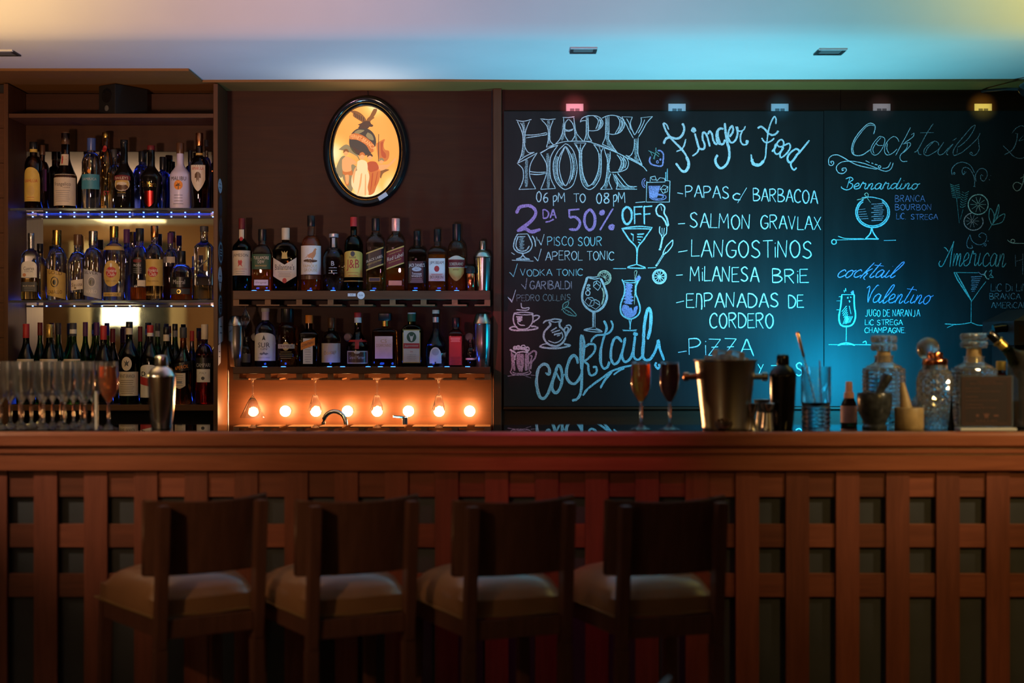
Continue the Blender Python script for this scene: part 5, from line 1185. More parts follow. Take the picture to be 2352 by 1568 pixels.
b.cap(335, 'copper', 1.0); b.band(352, 357, 'gold'); L = b.label(381, 441, 32, 'shield', 'cream', k=.45); b.text('AMARULA', 389, 27, 'red', hpx=7, parent=L)
b.dot(409, 7, 12, 'brown', parent=L, pts=[(-1,-.2),(-.9,.6),(-.3,1),(.3,1),(.9,.6),(1,-.2),(.5,-.1),(.35,-1),(0,-.5),(-.35,-1),(-.5,-.1)], name='elephant_print')
b = bt('clear bottle with a dark cap squeezed against the right cabinet wall', 474, 322, 24, 1, 'smoke', RD, True); b.cap(336, 'dgrey')

# --- lower glass shelf
b = bt('clear square bottle with white arched label over a dark one', 71.5, 536, 40, 2, 'clear', (.64, .76, .34, 'r', 5., .9))
b.cap(549, 'silver', 1.0); b.band(549, 570, 'silver', 1.0); L = b.label(600, 638, 36, 'arch', 'white', k=.3); b.text('Cuervo', 617, 24, 'dgrey', hpx=8, parent=L); b.text('ESPECIAL', 624, 20, 'grey', parent=L); b.dot(632, 4, 4, 'copper', dx=-10, parent=L); L = b.label(648, 670, 36, 'rect', 'dgrey'); b.text('BLUE AGAVE', 657, 26, 'cream', parent=L); b.lines(662, 667, 2, 26, 'grey', parent=L); b.liquid(640, 'gold')
b = bt('clear wide-shouldered bottle with a black cap, second row left', 92, 560, 36, 2, 'gold', RD, True); b.cap(582, 'black')
b = bt('clear bottle with gold cap and slanting gold horseman label', 131, 529, 44, 2, 'clear', (.60, .76, .42, 'r', 2., 1.))
b.cap(563, 'gold', 1.0); L = b.label(622, 682, 42, 'slant', 'gold', k=-.10); b.text('GOLD', 627, 34, 'brown', hpx=8, slope=-.1, parent=L); b.dot(648, 9, 12, 'black', parent=L); b.dot(648, 7, 10, 'gold', parent=L, off=.0012); b.dot(649, 4, 6, 'black', parent=L, off=.0015); b.text('CABALLO', 671, 34, 'brown', hpx=8, parent=L)
b = bt('clear bottle with engraved glass and a low cream label', 179, 539, 44, 2, 'clear', (.56, .74, .40, 'r', 2., 1.))
b.cap(563, 'brown'); L = b.label(643, 666, 26, 'slant', 'cream', dx=4, k=.08); b.text('Sauza', 654, 24, 'brown', dx=4, hpx=8, slope=.12, parent=L); b.dot(662, 2.5, 2.5, 'brown', dx=1, parent=L); b.liquid(672, 'gold')
b = bt('clear bottle with silver cap and slanting silver horseman label', 214, 531, 44, 2, 'clear', (.60, .76, .42, 'r', 2., 1.))
b.cap(564, 'silver', 1.0); L = b.label(622, 682, 42, 'slant', 'silver', k=-.10); b.text('SILVER', 627, 34, 'dgrey', hpx=7, slope=-.1, parent=L); b.dot(648, 9, 12, 'white', dx=3, parent=L); b.dot(648, 7.5, 10.5, 'grey', dx=3, parent=L, off=.0012); b.dot(649, 4, 6, 'black', dx=3, parent=L, off=.0015); b.text('PARRO', 670, 30, 'white', hpx=9, parent=L)
b = bt('rum bottle with a tall oval gold label and red roundel', 262, 520, 50, 2, 'clear', (.62, .78, .36, 'r', 2., 1.))
b.cap(546, 'gold', 1.0); b.band(566, 575, 'gold'); b.text('3', 571, 4, 'brown'); b.dot(629, 21, 30, 'gold', off=.0006); b.dot(626, 12.5, 12.5, 'red', off=.0010); b.text('Havana', 622, 24, 'white', hpx=8, off=.0014); b.text('Club', 631, 17, 'white', hpx=8, off=.0014); b.dot(610, 2.5, 5, 'white', off=.001); b.text('AÑEJO 3 AÑOS', 646, 26, 'brown', off=.001); b.label(672, 681, 40, 'rect', 'gold'); b.text('HAVANA CLUB', 677, 34, 'brown', hpx=5, off=.001)
b = bt('clear bottle with purple cap glowing blue behind the rum bottles', 291, 527, 36, 2, 'blue', RD, True); b.cap(558, 'purple')  # blue glow on clear glass given as a tint
b = bt('half-empty rum bottle with a black label and amber rest', 321, 525, 43, 2, 'clear', (.60, .76, .40, 'r', 2., 1.))
b.cap(554, 'black'); L = b.label(592, 630, 34, 'arch', 'black', k=.25); b.dot(600, 10, 4, 'dred', parent=L); b.text('RON', 610, 16, 'silver', parent=L); b.lines(618, 626, 3, 22, 'grey', parent=L); b.liquid(660, 'amber'); b.label(644, 658, 18, 'rect', 'cream', dx=10)
b = bt('slimmer rum bottle with a gold rectangular label and red roundel', 355, 519, 42, 2, 'clear', (.60, .76, .38, 'r', 2., 1.))
b.cap(545, 'copper', 1.0); L = b.label(596, 657, 40, 'rect', 'gold'); b.dot(625, 12, 12, 'red', parent=L); b.text('Havana', 621, 24, 'white', hpx=8, off=.0014, parent=L); b.text('Club', 630, 16, 'white', hpx=8, off=.0014, parent=L); b.text('AÑEJO ESPECIAL', 646, 28, 'brown', off=.001, parent=L); b.text('HAVANA CLUB', 677, 34, 'gold', hpx=5); b.liquid(655, 'gold')
b = bt('dark red bottle with a purple cap beside the gold-labelled rum', 391, 535, 32, 2, 'clear', RD, True); b.cap(559, 'purple'); b.liquid(612, 'dark'); b.label(590, 604, 26, 'rect', 'cream')
b = bt('short black-capped bottle with a wide black label and amber liquid', 417, 577, 50, 2, 'clear', (.56, .74, .34, 'r', 2., 1.))
b.cap(604, 'black'); L = b.label(637, 661, 46, 'rect', 'black'); b.text('Mistral', 648, 28, 'silver', hpx=10, parent=L); b.label(663, 676, 44, 'rect', 'dgrey'); b.dot(670, 5, 5, 'gold', off=.001, metal=1.); b.dot(670, 3.5, 3.5, 'black', off=.0014); b.liquid(640, 'amber')
b = bt('small dark blue bottle behind the short black-labelled one', 446, 589, 26, 2, 'blue', RD, True); b.cap(614, 'blue')
b = bt('tall square clear bottle with round swirl print, last in its row', 469, 520, 42, 2, 'clear', (.70, .80, .42, 'q', 6., 1.))
b.cap(532, 'dgrey'); b.liquid(655, 'gold'); b.label(606, 610, 22, 'slant', 'dgrey', k=2.4)

# --- wooden bottom shelf
def wine(lab, px, top, w, glass, capc, ybot, back=False, labs=None, sh=WN, metal=0.0):
    b = bt(lab, px, top, w, 3, glass, sh, back); b.cap(ybot, capc, metal, rf=1.08)
    return b
b = wine('green vermouth bottle with red cap and white neck band, leftmost', 60, 744, 44, 'dgreen', 'red', 776); b.band(756, 768, 'white'); L = b.label(824, 900, 40, 'rect', 'cream'); b.text('VERMOUTH', 850, 34, 'red', hpx=9, parent=L)
b = wine('slim dark bottle with a red-black cap, second row far left', 92, 741, 34, 'green', 'dred', 770, True)
b = wine('dark green vermouth bottle with a gold cap', 114, 745, 48, 'dgreen', 'gold', 775, metal=0.6); L = b.label(824, 900, 42, 'rect', 'cream'); b.text('ROSSO', 850, 30, 'red', hpx=9, parent=L)
b = wine('bright green bottle with dark cap behind the gold-capped one', 134, 742, 36, 'green', 'dgrey', 768, True)
b = wine('bright green vermouth bottle with a wide white neck band', 168, 742, 46, 'green', 'dgrey', 772); b.band(756, 766, 'white', rf=1.1); L = b.label(824, 900, 40, 'rect', 'cream'); b.text('EXTRA DRY', 850, 34, 'dgreen' if False else 'green', hpx=8, parent=L)
b = wine('green bottle with a black-red capsule, second row, fourth from left', 196, 740, 34, 'green', 'purple', 772, True)
b = wine('green bottle with a dark capsule close behind the red-capped wine', 222, 741, 34, 'green', 'purple', 770, True)
b = wine('black wine-shaped bottle with a red capsule', 238, 748, 44, 'black', 'red', 780)
b = wine('dark bottle with a plain black capsule, left of the eagle-label bottle', 259, 755, 34, 'brown', 'dred', 786, True)
b = bt('dark green bottle with round eagle emblem and large cream label', 297, 739, 46, 3, 'dgreen', (.56, .80, .32, 's', 2., 1.))
b.cap(753, 'black', rf=1.1); b.band(753, 768, 'cream', rf=1.06); b.dot(835, 12, 16, 'cream'); b.dot(834, 7, 9, 'dgrey', off=.0012, pts=[(-1,.8),(-.2,.2),(0,.9),(.3,.3),(1,.7),(.5,-.1),(.7,-.8),(0,-.4),(-.6,-.9),(-.4,0)], name='eagle_print')
L = b.label(853, 908, 44, 'rect', 'cream'); b.text('FERNET-BRANCA', 863, 38, 'dgrey', hpx=8, parent=L); b.lines(873, 902, 7, 36, 'brown', parent=L)
b = wine('dark bottle with red-black capsule between two green ones', 322, 750, 30, 'green', 'dred', 784, True)
b = bt('bottle with a red cap and a white and red label, partly behind the shaker', 345, 747, 44, 3, 'dgreen', (.56, .80, .32, 's', 2., 1.))
b.cap(764, 'red', rf=1.1); b.band(764, 772, 'white'); L = b.label(837, 912, 40, 'arch', 'white', k=.15); b.text('P', 862, 12, 'dgrey', dx=-12, parent=L); b.label(868, 886, 40, 'slant', 'red', k=-.3, off=.0009)
b = wine('green bottle with black cap and pale neck ring behind the red-capped one', 362, 743, 34, 'green', 'dgrey', 760, True); b.band(760, 773, 'silver')
b = wine('green bottle with a black cap and cream eagle neck band', 382, 751, 42, 'dgreen', 'black', 768); b.band(768, 783, 'cream', rf=1.06); b.label(853, 908, 36, 'rect', 'cream')
b = wine('bright green bottle with a black cap and grey neck band', 402, 744, 36, 'green', 'black', 759, True); b.band(759, 773, 'grey')
b = bt('clear aperitif bottle with slanting black label and orange lettering', 421, 752, 42, 3, 'orange', (.52, .74, .34, 's', 2., 1.))
b.cap(776, 'dgrey', rf=1.15); L = b.label(832, 852, 44, 'slant', 'black', k=.22); b.text('APEROL', 843, 34, 'orange', hpx=8, slope=.2, parent=L); L = b.label(856, 892, 26, 'shield', 'cream', dx=-4, k=.2); b.lines(862, 884, 6, 18, 'grey', dx=-4, parent=L); b.label(874, 880, 12, 'rect', 'grey', dx=-4, off=.0009)
b = wine('clear bottle with a red cap behind the aperitif bottles', 441, 760, 30, 'smoke', 'red', 783, True)
b = bt('red bitter bottle with cream cap, black band and white label, rightmost', 470, 745, 42, 3, 'red' if False else 'rose', (.60, .76, .36, 'r', 2., 1.))
b.cap(779, 'cream', rf=1.1); L = b.label(821, 846, 40, 'rect', 'black'); b.text('CAMPARI', 838, 34, 'silver', hpx=9, parent=L); L = b.label(847, 877, 30, 'rect', 'white'); b.text('ITALY', 856, 16, 'grey', parent=L); b.dot(868, 4, 4, 'dgrey', parent=L); b.liquid(815, 'red')

# --- upper wall shelf: whisky
b = bt('green whiskey bottle with cream label and brown-red capsule, leftmost', 555.5, 502, 42.6, 4, 'dgreen', (.60, .74, .32, 's', 2., 1.))
b.cap(526, 'dred'); L = b.label(527, 548, 13, 'rect', 'cream', name='neck_label'); b.dot(549, 4, 5, 'red', off=.0009); L = b.label(576, 633, 41, 'rect', 'cream'); b.text('JAMESON', 588, 38, 'dgrey', hpx=9, parent=L); b.dot(605, 5, 8, 'red', parent=L, pts=[(-1,.4),(-.5,1),(0,.6),(.5,1),(1,.4),(.7,-.4),(1,-1),(-1,-1),(-.7,-.4)], name='crest_print'); b.text('JOHN JAMESON', 619, 30, 'red', hpx=3, parent=L); b.lines(624, 629, 2, 28, 'grey', parent=L)
b = bt('squat whiskey bottle with dark green label and brown liquid', 602.5, 527, 47, 4, 'clear', (.58, .76, .38, 'r', 4., .8))
b.cap(553, 'black', rf=1.1); L = b.label(584, 619, 45, 'rect', 'green'); b.text('TULLAMORE', 593, 35, 'cream', hpx=7, parent=L); b.text('DEW', 602, 15, 'cream', hpx=7, parent=L); b.text('IRISH WHISKEY', 611, 26, 'gold', hpx=3.5, parent=L); L = b.label(643, 656, 32, 'rect', 'cream'); b.text('Original', 650, 24, 'brown', hpx=5, parent=L); b.liquid(592, 'amber')
b = bt('broad brown whisky bottle with a white cap and chevron cream label', 656, 524, 57, 4, 'brown', (.64, .78, .30, 'r', 4., .62))
b.cap(551, 'cream', rf=1.12); L = b.label(592, 651, 55, 'chev', 'cream', k=.28); b.text("Ballantine's", 614, 44, 'dgrey', hpx=13, parent=L); b.text('FINEST', 620, 16, 'gold', hpx=3, parent=L); b.lines(625, 636, 4, 32, 'grey', parent=L); b.dot(645, 5, 6, 'red', off=.0011, parent=L); b.dot(586, 7, 9, 'gold', pts=[(-1,-1),(-.8,.2),(-1,1),(-.3,.5),(0,1),(.3,.5),(1,1),(.8,.2),(1,-1)], name='crest_print')
b = bt('tall whisky bottle whose white label shows a brown bird', 714.7, 496, 46, 4, 'clear', (.60, .74, .36, 'r', 2., 1.))
b.cap(520, 'black'); b.band(512, 516, 'gold'); L = b.label(565, 631, 45, 'rect', 'white'); b.dot(586, 12, 13, 'copper', dx=3, parent=L, pts=[(-1.3,-.55),(-.8,-.05),(-.3,.2),(.25,.5),(.5,.95),(.72,1.15),(1.05,.98),(.85,.75),(.85,.2),(.6,-.35),(.3,-.6),(.28,-.95),(.12,-.95),(.1,-.65),(-.5,-.55)], name='bird_print'); b.dot(600, 17, 4, 'brown', parent=L, off=.0007); b.text('FAMOUS', 612, 34, 'gold', hpx=7, parent=L); b.text('GROUSE', 621, 33, 'gold', hpx=7, parent=L); b.text('THE', 605, 10, 'gold', parent=L); b.label(633, 642, 44, 'rect', 'brown'); b.liquid(550, 'amber')
b = bt('plain round bottle with grey cork cap and faint grey print', 766.6, 537, 50, 4, 'smoke', (.58, .76, .36, 'r', 2., 1.))
b.cap(545, 'silver', .5, wpx=22); b.label(547, 568, 7, 'rect', 'silver', name='neck_label'); b.text('B', 606, 7, 'silver'); b.lines(616, 628, 3, 24, 'silver')
b = bt('green whisky bottle with red capsule and yellow label with red monogram', 812.3, 499, 43, 4, 'dgreen', (.62, .76, .34, 'r', 2., 1.))
b.cap(520, 'red'); L = b.label(577, 637, 41, 'arch', 'yellow', k=.12); b.dot(584, 5, 6, 'dgrey', parent=L); b.text('RARE', 592, 15, 'dgrey', hpx=4, parent=L); b.text('J&B', 610, 30, 'red', hpx=26, parent=L); b.lines(627, 633, 2, 28, 'red', parent=L); b.band(645, 647, 'gold')
b = bt('square whisky bottle with a slanting black label', 862.8, 502, 41, 4, 'clear', (.66, .82, .42, 's', 7., 1.))
b.cap(530, 'black'); L = b.label(575, 616, 41, 'slant', 'gold', k=.18); L = b.label(578, 613, 41.5, 'slant', 'black', k=.21, off=.0008); b.text('BLACK LABEL', 595, 38, 'cream', hpx=6, slope=.36, off=.0013, parent=L); b.text('BLENDED SCOTCH WHISKY', 603, 34, 'gold', hpx=4, slope=.36, off=.0013, parent=L); b.label(638, 647, 26, 'rect', 'gold'); b.label(639, 646, 24, 'rect', 'dgrey', off=.0008); b.liquid(612, 'gold')
b = bt('square whisky bottle with pale foil cap and slanting red label', 909, 502, 42, 4, 'clear', (.66, .82, .42, 's', 7., 1.))
b.cap(531, 'pink', .4); L = b.label(572, 613, 41, 'slant', 'gold', k=.18); L = b.label(575, 610, 41.5, 'slant', 'dred', k=.21, off=.0008); b.text('Red Label', 591, 36, 'cream', hpx=9, slope=.36, off=.0013, parent=L); b.text('JOHNNIE WALKER', 581, 28, 'gold', hpx=3, slope=.36, off=.0013, parent=L); b.text('SCOTCH WHISKY', 600, 28, 'gold', hpx=3, slope=.36, off=.0013, parent=L); b.label(645, 656, 30, 'rect', 'pink'); b.liquid(616, 'amber')
b = bt('square whiskey bottle with black label and white lettering', 958, 531, 43, 4, 'smoke', (.64, .76, .34, 'q', 7., 1.))
b.cap(552, 'black'); b.band(552, 564, 'black', rf=1.1); L = b.label(601, 651, 41, 'rect', 'black'); b.text("JACK DANIEL'S", 611, 36, 'white', hpx=10, parent=L); b.dot(619, 11, 5, 'silver', parent=L); b.text('No.7', 619, 8, 'black', off=.0014, parent=L); b.text('Tennessee', 629, 22, 'white', hpx=5, parent=L); b.text('WHISKEY', 635, 24, 'white', hpx=5, parent=L); b.lines(641, 648, 3, 30, 'silver', parent=L); b.liquid(625, 'amber')
b = bt('square bourbon bottle with white label and red wax rosette', 1004.5, 527, 41, 4, 'clear', (.62, .74, .36, 'q', 6., .9))
b.cap(555, 'black'); L = b.label(594, 646, 38, 'rect', 'white'); b.text('JIM BEAM', 605, 32, 'dgrey', hpx=9, parent=L); b.dot(618, 6, 7, 'red', parent=L); b.lines(630, 632, 2, 28, 'red', parent=L); b.text('BOURBON', 637, 29, 'dgrey', hpx=7, parent=L); b.text('WHISKEY', 643, 14, 'red', hpx=2.5, parent=L); b.liquid(585, 'amber')
b = bt('dark-capped rum bottle with a wine-red band and shield label', 1049, 515, 42, 4, 'clear', (.62, .76, .40, 'r', 2., 1.))
b.cap(553, 'black'); L = b.label(588, 616, 36, 'wave', 'cream', k=.2); L = b.label(597, 614, 38, 'rect', 'dred', off=.0008); b.text('SOBERANO', 607, 34, 'cream', hpx=7, off=.0013, parent=L); L = b.label(615, 646, 34, 'shield', 'gold', k=.6); b.text('BRANDY', 620, 14, 'brown', hpx=3, parent=L); b.liquid(590, 'amber')

# --- lower wall shelf: liqueurs and gin
b = bt('small dark sauce-size bottle between the steel tin and the gin', 567, 774, 22, 5, 'brown', (.55, .72, .42, 'r', 2., 1.), name='small_bottle'); b.cap(782, 'black'); b.label(812, 832, 18, 'rect', 'dgrey')
b = bt('blue-glass gin bottle with a white scalloped label', 610, 708, 49, 5, 'blue', (.62, .78, .34, 'r', 2., 1.))
b.cap(716, 'silver', wpx=20); b.band(716, 735, 'lilac'); L = b.label(764, 828, 47, 'arch', 'white', k=.22); b.dot(775, 4, 6, 'dgrey', pts=[(-1,-1),(0,1),(1,-1)], parent=L, name='hill_print'); b.text('SUR', 792, 28, 'dgrey', hpx=11, parent=L); b.text('·GIN·', 801, 18, 'dgrey', hpx=5, parent=L); b.dot(812, 11, 5, 'grey', parent=L, pts=[(-1,0),(-.6,.5),(-.4,.1),(0,.9),(.4,.1),(.6,.5),(1,0),(.5,-.6),(0,-.2),(-.5,-.6)], name='leaf_print'); b.text('BUENOS AIRES', 821, 28, 'grey', hpx=2.5, parent=L)
b = bt('dark amber liqueur bottle with cream name band and black cap', 660, 709, 46, 5, 'amber', (.66, .78, .42, 'r', 2., 1.))
b.cap(740, 'black'); L = b.label(790, 800, 38, 'rect', 'cream'); b.text('DRAMBUIE', 795, 34, 'dred', hpx=6, parent=L); b.dot(795, 8, 10, 'gold', off=.0003); b.lines(808, 822, 4, 32, 'gold')
b = bt('square brown orange-liqueur bottle with orange cap and slanting ribbon label', 710, 724, 44, 5, 'brown', (.62, .74, .36, 'q', 7., .9))
b.cap(742, 'orange'); L = b.label(777, 835, 22, 'rect', 'white'); b.lines(792, 830, 8, 16, 'grey', parent=L); L = b.label(781, 798, 32, 'slant', 'orange', k=.35, off=.0009); b.text('COINTREAU', 789.5, 28, 'dgrey', hpx=6, slope=.36, off=.0014, parent=L)
b = bt('clear bottle with brown capsule and cream script label', 761, 730, 44, 5, 'smoke', (.56, .74, .34, 'r', 2., 1.))
b.cap(753, 'brown'); L = b.label(788, 832, 43, 'rect', 'cream'); b.text('Ocucaje', 810, 30, 'gold', hpx=11, slope=.15, parent=L, metal=.6); b.liquid(790, 'gold')
b = bt('dark bell-shaped orange cognac bottle tied with a red ribbon', 822, 718, 52, 5, 'brown', (.34, .68, .30, 's', 2., 1.))
b.cap(729, 'red'); b.band(729, 741, 'white', rf=1.08); L = b.label(805.5, 834.5, 46, 'rect', 'cream'); L = b.label(808, 832, 42, 'rect', 'brown', off=.0008); b.text('Grand Marnier', 820, 38, 'cream', hpx=8, off=.0013, parent=L); b.dot(809, 7, 3, 'cream', off=.0013, parent=L)
b.band(780, 785, 'red', rf=1.05); b.label(784, 801, 9, 'rect', 'red', off=.001, name='ribbon')
mesh('ribbon', [(-.0135*2.0, -.034, .086), (-.006, -.028, .098), (-.004, -.030, .106), (-.020, -.036, .096), (.002, -.030, .100), (.020, -.030, .112), (.018, -.030, .118), (0, -.030, .108)], [(0, 1, 2, 3), (4, 5, 6, 7)], LM('red'), b.t)
b = bt('square cut-glass amaretto bottle with a big square black cap', 884.5, 720, 55, 5, 'amber', (.66, .74, .26, 'q', 8., .9))
b.cap(736, 'black', square=1, wpx=29); b.band(737, 749, 'gold', .8); L = b.label(772, 823, 40, 'rect', 'pink'); b.text('DISARONNO', 793, 34, 'copper', hpx=7, parent=L); b.text('CS', 783, 14, 'copper', hpx=8, parent=L)
b.text('DISARONNO', 727.5, 24, 'gold', hpx=4, off=.0085)
b = bt('flat green herbal-liqueur bottle with a stag label', 945.6, 718, 49, 5, 'dgreen', (.66, .78, .36, 'r', 7., .6))
b.cap(721, 'silver', rf=1.1); b.band(721, 738, 'dgreen' if False else 'green', rf=1.1); L = b.label(757, 833, 40, 'rect', 'gold'); L = b.label(759, 831, 36, 'rect', 'cream', off=.0008); b.dot(774, 11, 12, 'green', off=.0012, parent=L); b.dot(775, 6, 8, 'cream', off=.0016, parent=L, pts=[(-1,1),(-.4,.2),(0,.5),(.4,.2),(1,1),(.6,0),(.25,-1),(-.25,-1),(-.6,0)], name='stag_print'); L2 = b.label(788, 800, 37, 'rect', 'red', off=.0012); b.text('Jägermeister', 794, 32, 'cream', hpx=6, off=.0017, parent=L2); b.text('·56·', 807, 8, 'red', hpx=3, off=.0013, parent=L); b.lines(814, 826, 4, 28, 'grey', parent=L)
b = bt('violet-blue conical bottle with a cream cap and arched white label', 1001, 712, 47, 5, 'blue', (.30, .68, .30, 's', 2., 1.))
b.cap(720, 'cream', rf=1.2); b.band(728, 740, 'silver', .5); L = b.label(797, 834, 27, 'arch', 'white', k=.6); b.dot(808, 8, 8, 'silver', off=.0009, parent=L); b.dot(832, 2, 2, 'dgrey', parent=L)
b = bt('slim square bottle with pinkish-red printed panel and black cap', 1047, 730, 32, 5, 'rose', (.66, .78, .46, 'q', 8., 1.))
b.cap(751, 'black', rf=1.25); L = b.label(772, 838, 29, 'rect', 'red'); b.lines(776, 784, 4, 24, 'pink', parent=L); b.lines(820, 834, 5, 24, 'dred', parent=L)
b = bt('miniature black bottle with a thin white stripe', 1081, 780, 24, 5, 'black', (.55, .74, .40, 'r', 2., 1.), name='small_bottle'); b.cap(788, 'black'); b.label(822, 826, 22, 'rect', 'white')
# ------------------------------------------------------------------ things standing on the bar top
ZB = 1.10
def onbar(px, base):
    D = (CZ-ZB)*F/(base-CY); return (px-CX)*D/F, D, F/D

def bowlpts(s, lst): return [(r/s, z/s) for r, z in lst]
def goblet(name, lab, px, base, rimr, mid, H, foot, grp, drink=None, m='wineglass'):
    """rimr, mid, H, foot in photo pixels"""
    x, D, s = onbar(px, base)
    sh = .42*H
    b = [(2.2, sh*.92), (5, sh*.97), (mid*.62, sh+.08*H), (mid*.90, sh+.17*H), (mid, sh+.28*H), (mid*.99, sh+.38*H), ((mid+rimr)/2, sh+.48*H), (rimr, H)]
    b = [(r/s, z/s) for r, z in b]
    out = [(0, 0), (foot/s, 0), (foot/s, .0022), (foot*.8/s, .0045), (foot*.45/s, .009), (.0075, .015), (.0040, .022), (.0036, sh*.45/s), (.0046, sh*.75/s)] + b
    th = .0011
    inn = [(max(r-th, .0005), z) for r, z in reversed(b)]; inn = inn[:-1] + [(0, b[0][1]+.004)]
    t = thing(name, lab, 'glass', (x, D, ZB), 0, grp)
    loft('glass_body', out+inn, M[m], t, 28)
    if drink:
        lv = drink[1]*H/s
        pts = [(0, b[0][1]+.0045)] + [(max(r-th*1.1, .0004), z+.0006) for r, z in b[1:] if z < lv]
        for (r0, z0), (r1, z1) in zip(b, b[1:]):
            if z0 < lv <= z1: pts.append((r0+(r1-r0)*(lv-z0)/(z1-z0)-th*1.1, lv))
        pts.append((0, lv)); loft('drink', pts, LQ[drink[0]], t, 28)
    return t
GW = 'empty wine goblets in rows at the left of the bar'
row1 = [(2, 987), (50, 987), (100, 987), (149, 987), (196, 987)]
nmf = ['cut by the left picture edge', 'second in the front row', 'third in the front row', 'fourth in the front row', 'fifth, next to the pale straw']
for (px, by), nm in zip(row1, nmf): goblet('wine_goblet', 'empty clear wine goblet on the bar, ' + nm, px, by, 20.5, 22.5, 157, 24, GW)
for k, (px, by) in enumerate([(24, 982.5), (72, 982.5), (121, 982.5), (169, 982.5), (214, 982.5)]):
    goblet('wine_goblet', 'empty clear wine goblet in the second row, %s' % ('at the left picture edge', 'behind the gap of the first two', 'in the middle of the row', 'fourth from left', 'just behind the pale straw')[k], px, by, 20, 22, 153, 23.5, GW)
for k, (px, by) in enumerate([(46, 978.5), (93, 978.5), (140, 978.5), (186, 978.5)]):
    goblet('wine_goblet', 'empty clear wine goblet in the hindmost row, %s' % ('first from left', 'second from left', 'third from left', 'rightmost')[k], px, by, 19.5, 21.5, 149, 23, GW)
goblet('wine_goblet', 'goblet of orange cocktail at the right end of the empty goblets', 249, 987, 21, 23, 157, 24, None, ('aperol', .93))
x, D, s = onbar(222, 988.2)
t = thing('drinking_straw', 'pale straw leaning upright beside the orange cocktail', 'straw', (x, D, ZB)); tube('tube', [(0.0, 0, 0.002), (-.002, 0.003, .112)], .0042, M['plate'], t, 10)
GF = 'pair of filled flute glasses on the bar'
goblet('flute_glass', 'stemmed glass of amber cocktail on the bar below the chalk word cocktails', 1472.5, 987, 21.5, 23.5, 157, 24.5, GF, ('amber', .965))
goblet('flute_glass', 'stemmed glass of dark red drink beside the amber cocktail', 1538, 987, 21, 22.5, 157, 24.5, GF, ('dark', .965))

def shaker(lab, px, base, top, w, wb, capw, capy, shy, m, D=None, z0=ZB, name='cocktail_shaker'):
    if D is None: x, D, s = onbar(px, base)
    else: s = F/D; x = (px-CX)/s; base = CY+(CZ-z0)*s
    h = lambda y: (base-y)/s
    t = thing(name, lab, 'shaker', (x, D, z0))
    R0, Rb, Rc = w/2/s, wb/2/s, capw/2/s
    loft('tin', [(Rb*.92, 0), (Rb, .002), (Rb*1.02, .006), (Rb+(R0-Rb)*.6, h(shy)*.45), (R0*.98, h(shy)*.9), (R0*.985, h(shy)-.001), (R0*.9, h(shy))], m, t, 36)
    zs, zc, zt_ = h(shy), h(capy), h(top)
    d = zc-zs
    loft('shoulder', [(R0*.95, zs), (R0*1.03, zs+.001), (R0*1.03, zs+.004), (R0*.97, zs+d*.25), (R0*.86, zs+d*.5), (R0*.70, zs+d*.75), (Rc*1.08, zs+d*.92), (Rc*.98, zc), (Rc*.8, zc+.001)], m, t, 36)
    loft('cap', [(Rc, zc+.0005), (Rc*1.02, zc+.003), (Rc*.98, zc+(zt_-zc)*.7), (Rc*.9, zt_-.003), (Rc*.7, zt_-.0008), (0, zt_)], m, t, 30)
    return t
shaker('polished steel cocktail shaker standing on the bar right of the goblets', 371, 985, 815, 64, 46, 29, 841, 866, M['chrome'])
shaker('glossy black cocktail shaker between the jiggers and the mixing glass', 1798, 984, 813, 62, 46, 29, 838, 864, M['black_gloss'])
shaker('steel cocktail shaker at the right end of the upper wall shelf', 1108, 668, 552, 41, 30, 15, 573, 592, M['steel'], D3, 1.565)

# tins and torch on the wall shelves
def tin(lab, px, top, w, wtop, row, m, dome=None):
    z0 = {4: 1.565, 5: 1.250}[row]; s = F/D3; base = CY+(CZ-z0)*s; h = (base-top)/s
    t = thing('boston_shaker', lab, 'shaker', ((px-CX)/s, D3, z0))
    hc = h*.80
    loft('lower_tin', [(wtop/2/s*.92, 0), (wtop/2/s, .003), (w/2/s*.97, hc*.55), (w/2/s, hc-.002), (w/2/s*1.02, hc)], M[m], t, 32)
    loft('upper_tin', [(w/2/s*.96, hc+.0005), (w/2/s*1.03, hc+.003), (w/2/s*.98, hc+h*.05), (wtop/2/s*.95, h*.97), (wtop/2/s*.85, h-.0015), (wtop/2/s*.72, h), (0, h-.002)], M[m], t, 32)
tin('two-piece steel shaker tin at the left end of the lower wall shelf', 543, 725, 39, 30, 5, 'steel')
tin('tall steel shaker at the right end of the lower wall shelf', 1107, 720, 42, 32, 5, 'steel')
s = F/5.925
t = thing('kitchen_torch', 'small steel canister with black nozzle top on the upper wall shelf', 'torch', ((1081-CX)/s, 5.925, 1.565))
loft('canister', [(.016, 0), (.0175, .002), (.0175, .070), (.015, .074)], M['copper'], t, 24, label='reflective steel canister')
loft('head', [(.018, .0745), (.0195, .080), (.0185, .096), (.012, .104), (0, .106)], M['black_matte'], t, 20)
tube('nozzle', [(0, 0, .094), (-.012, -.002, .100), (-.024, -.003, .103)], .006, M['black_matte'], t, 10)

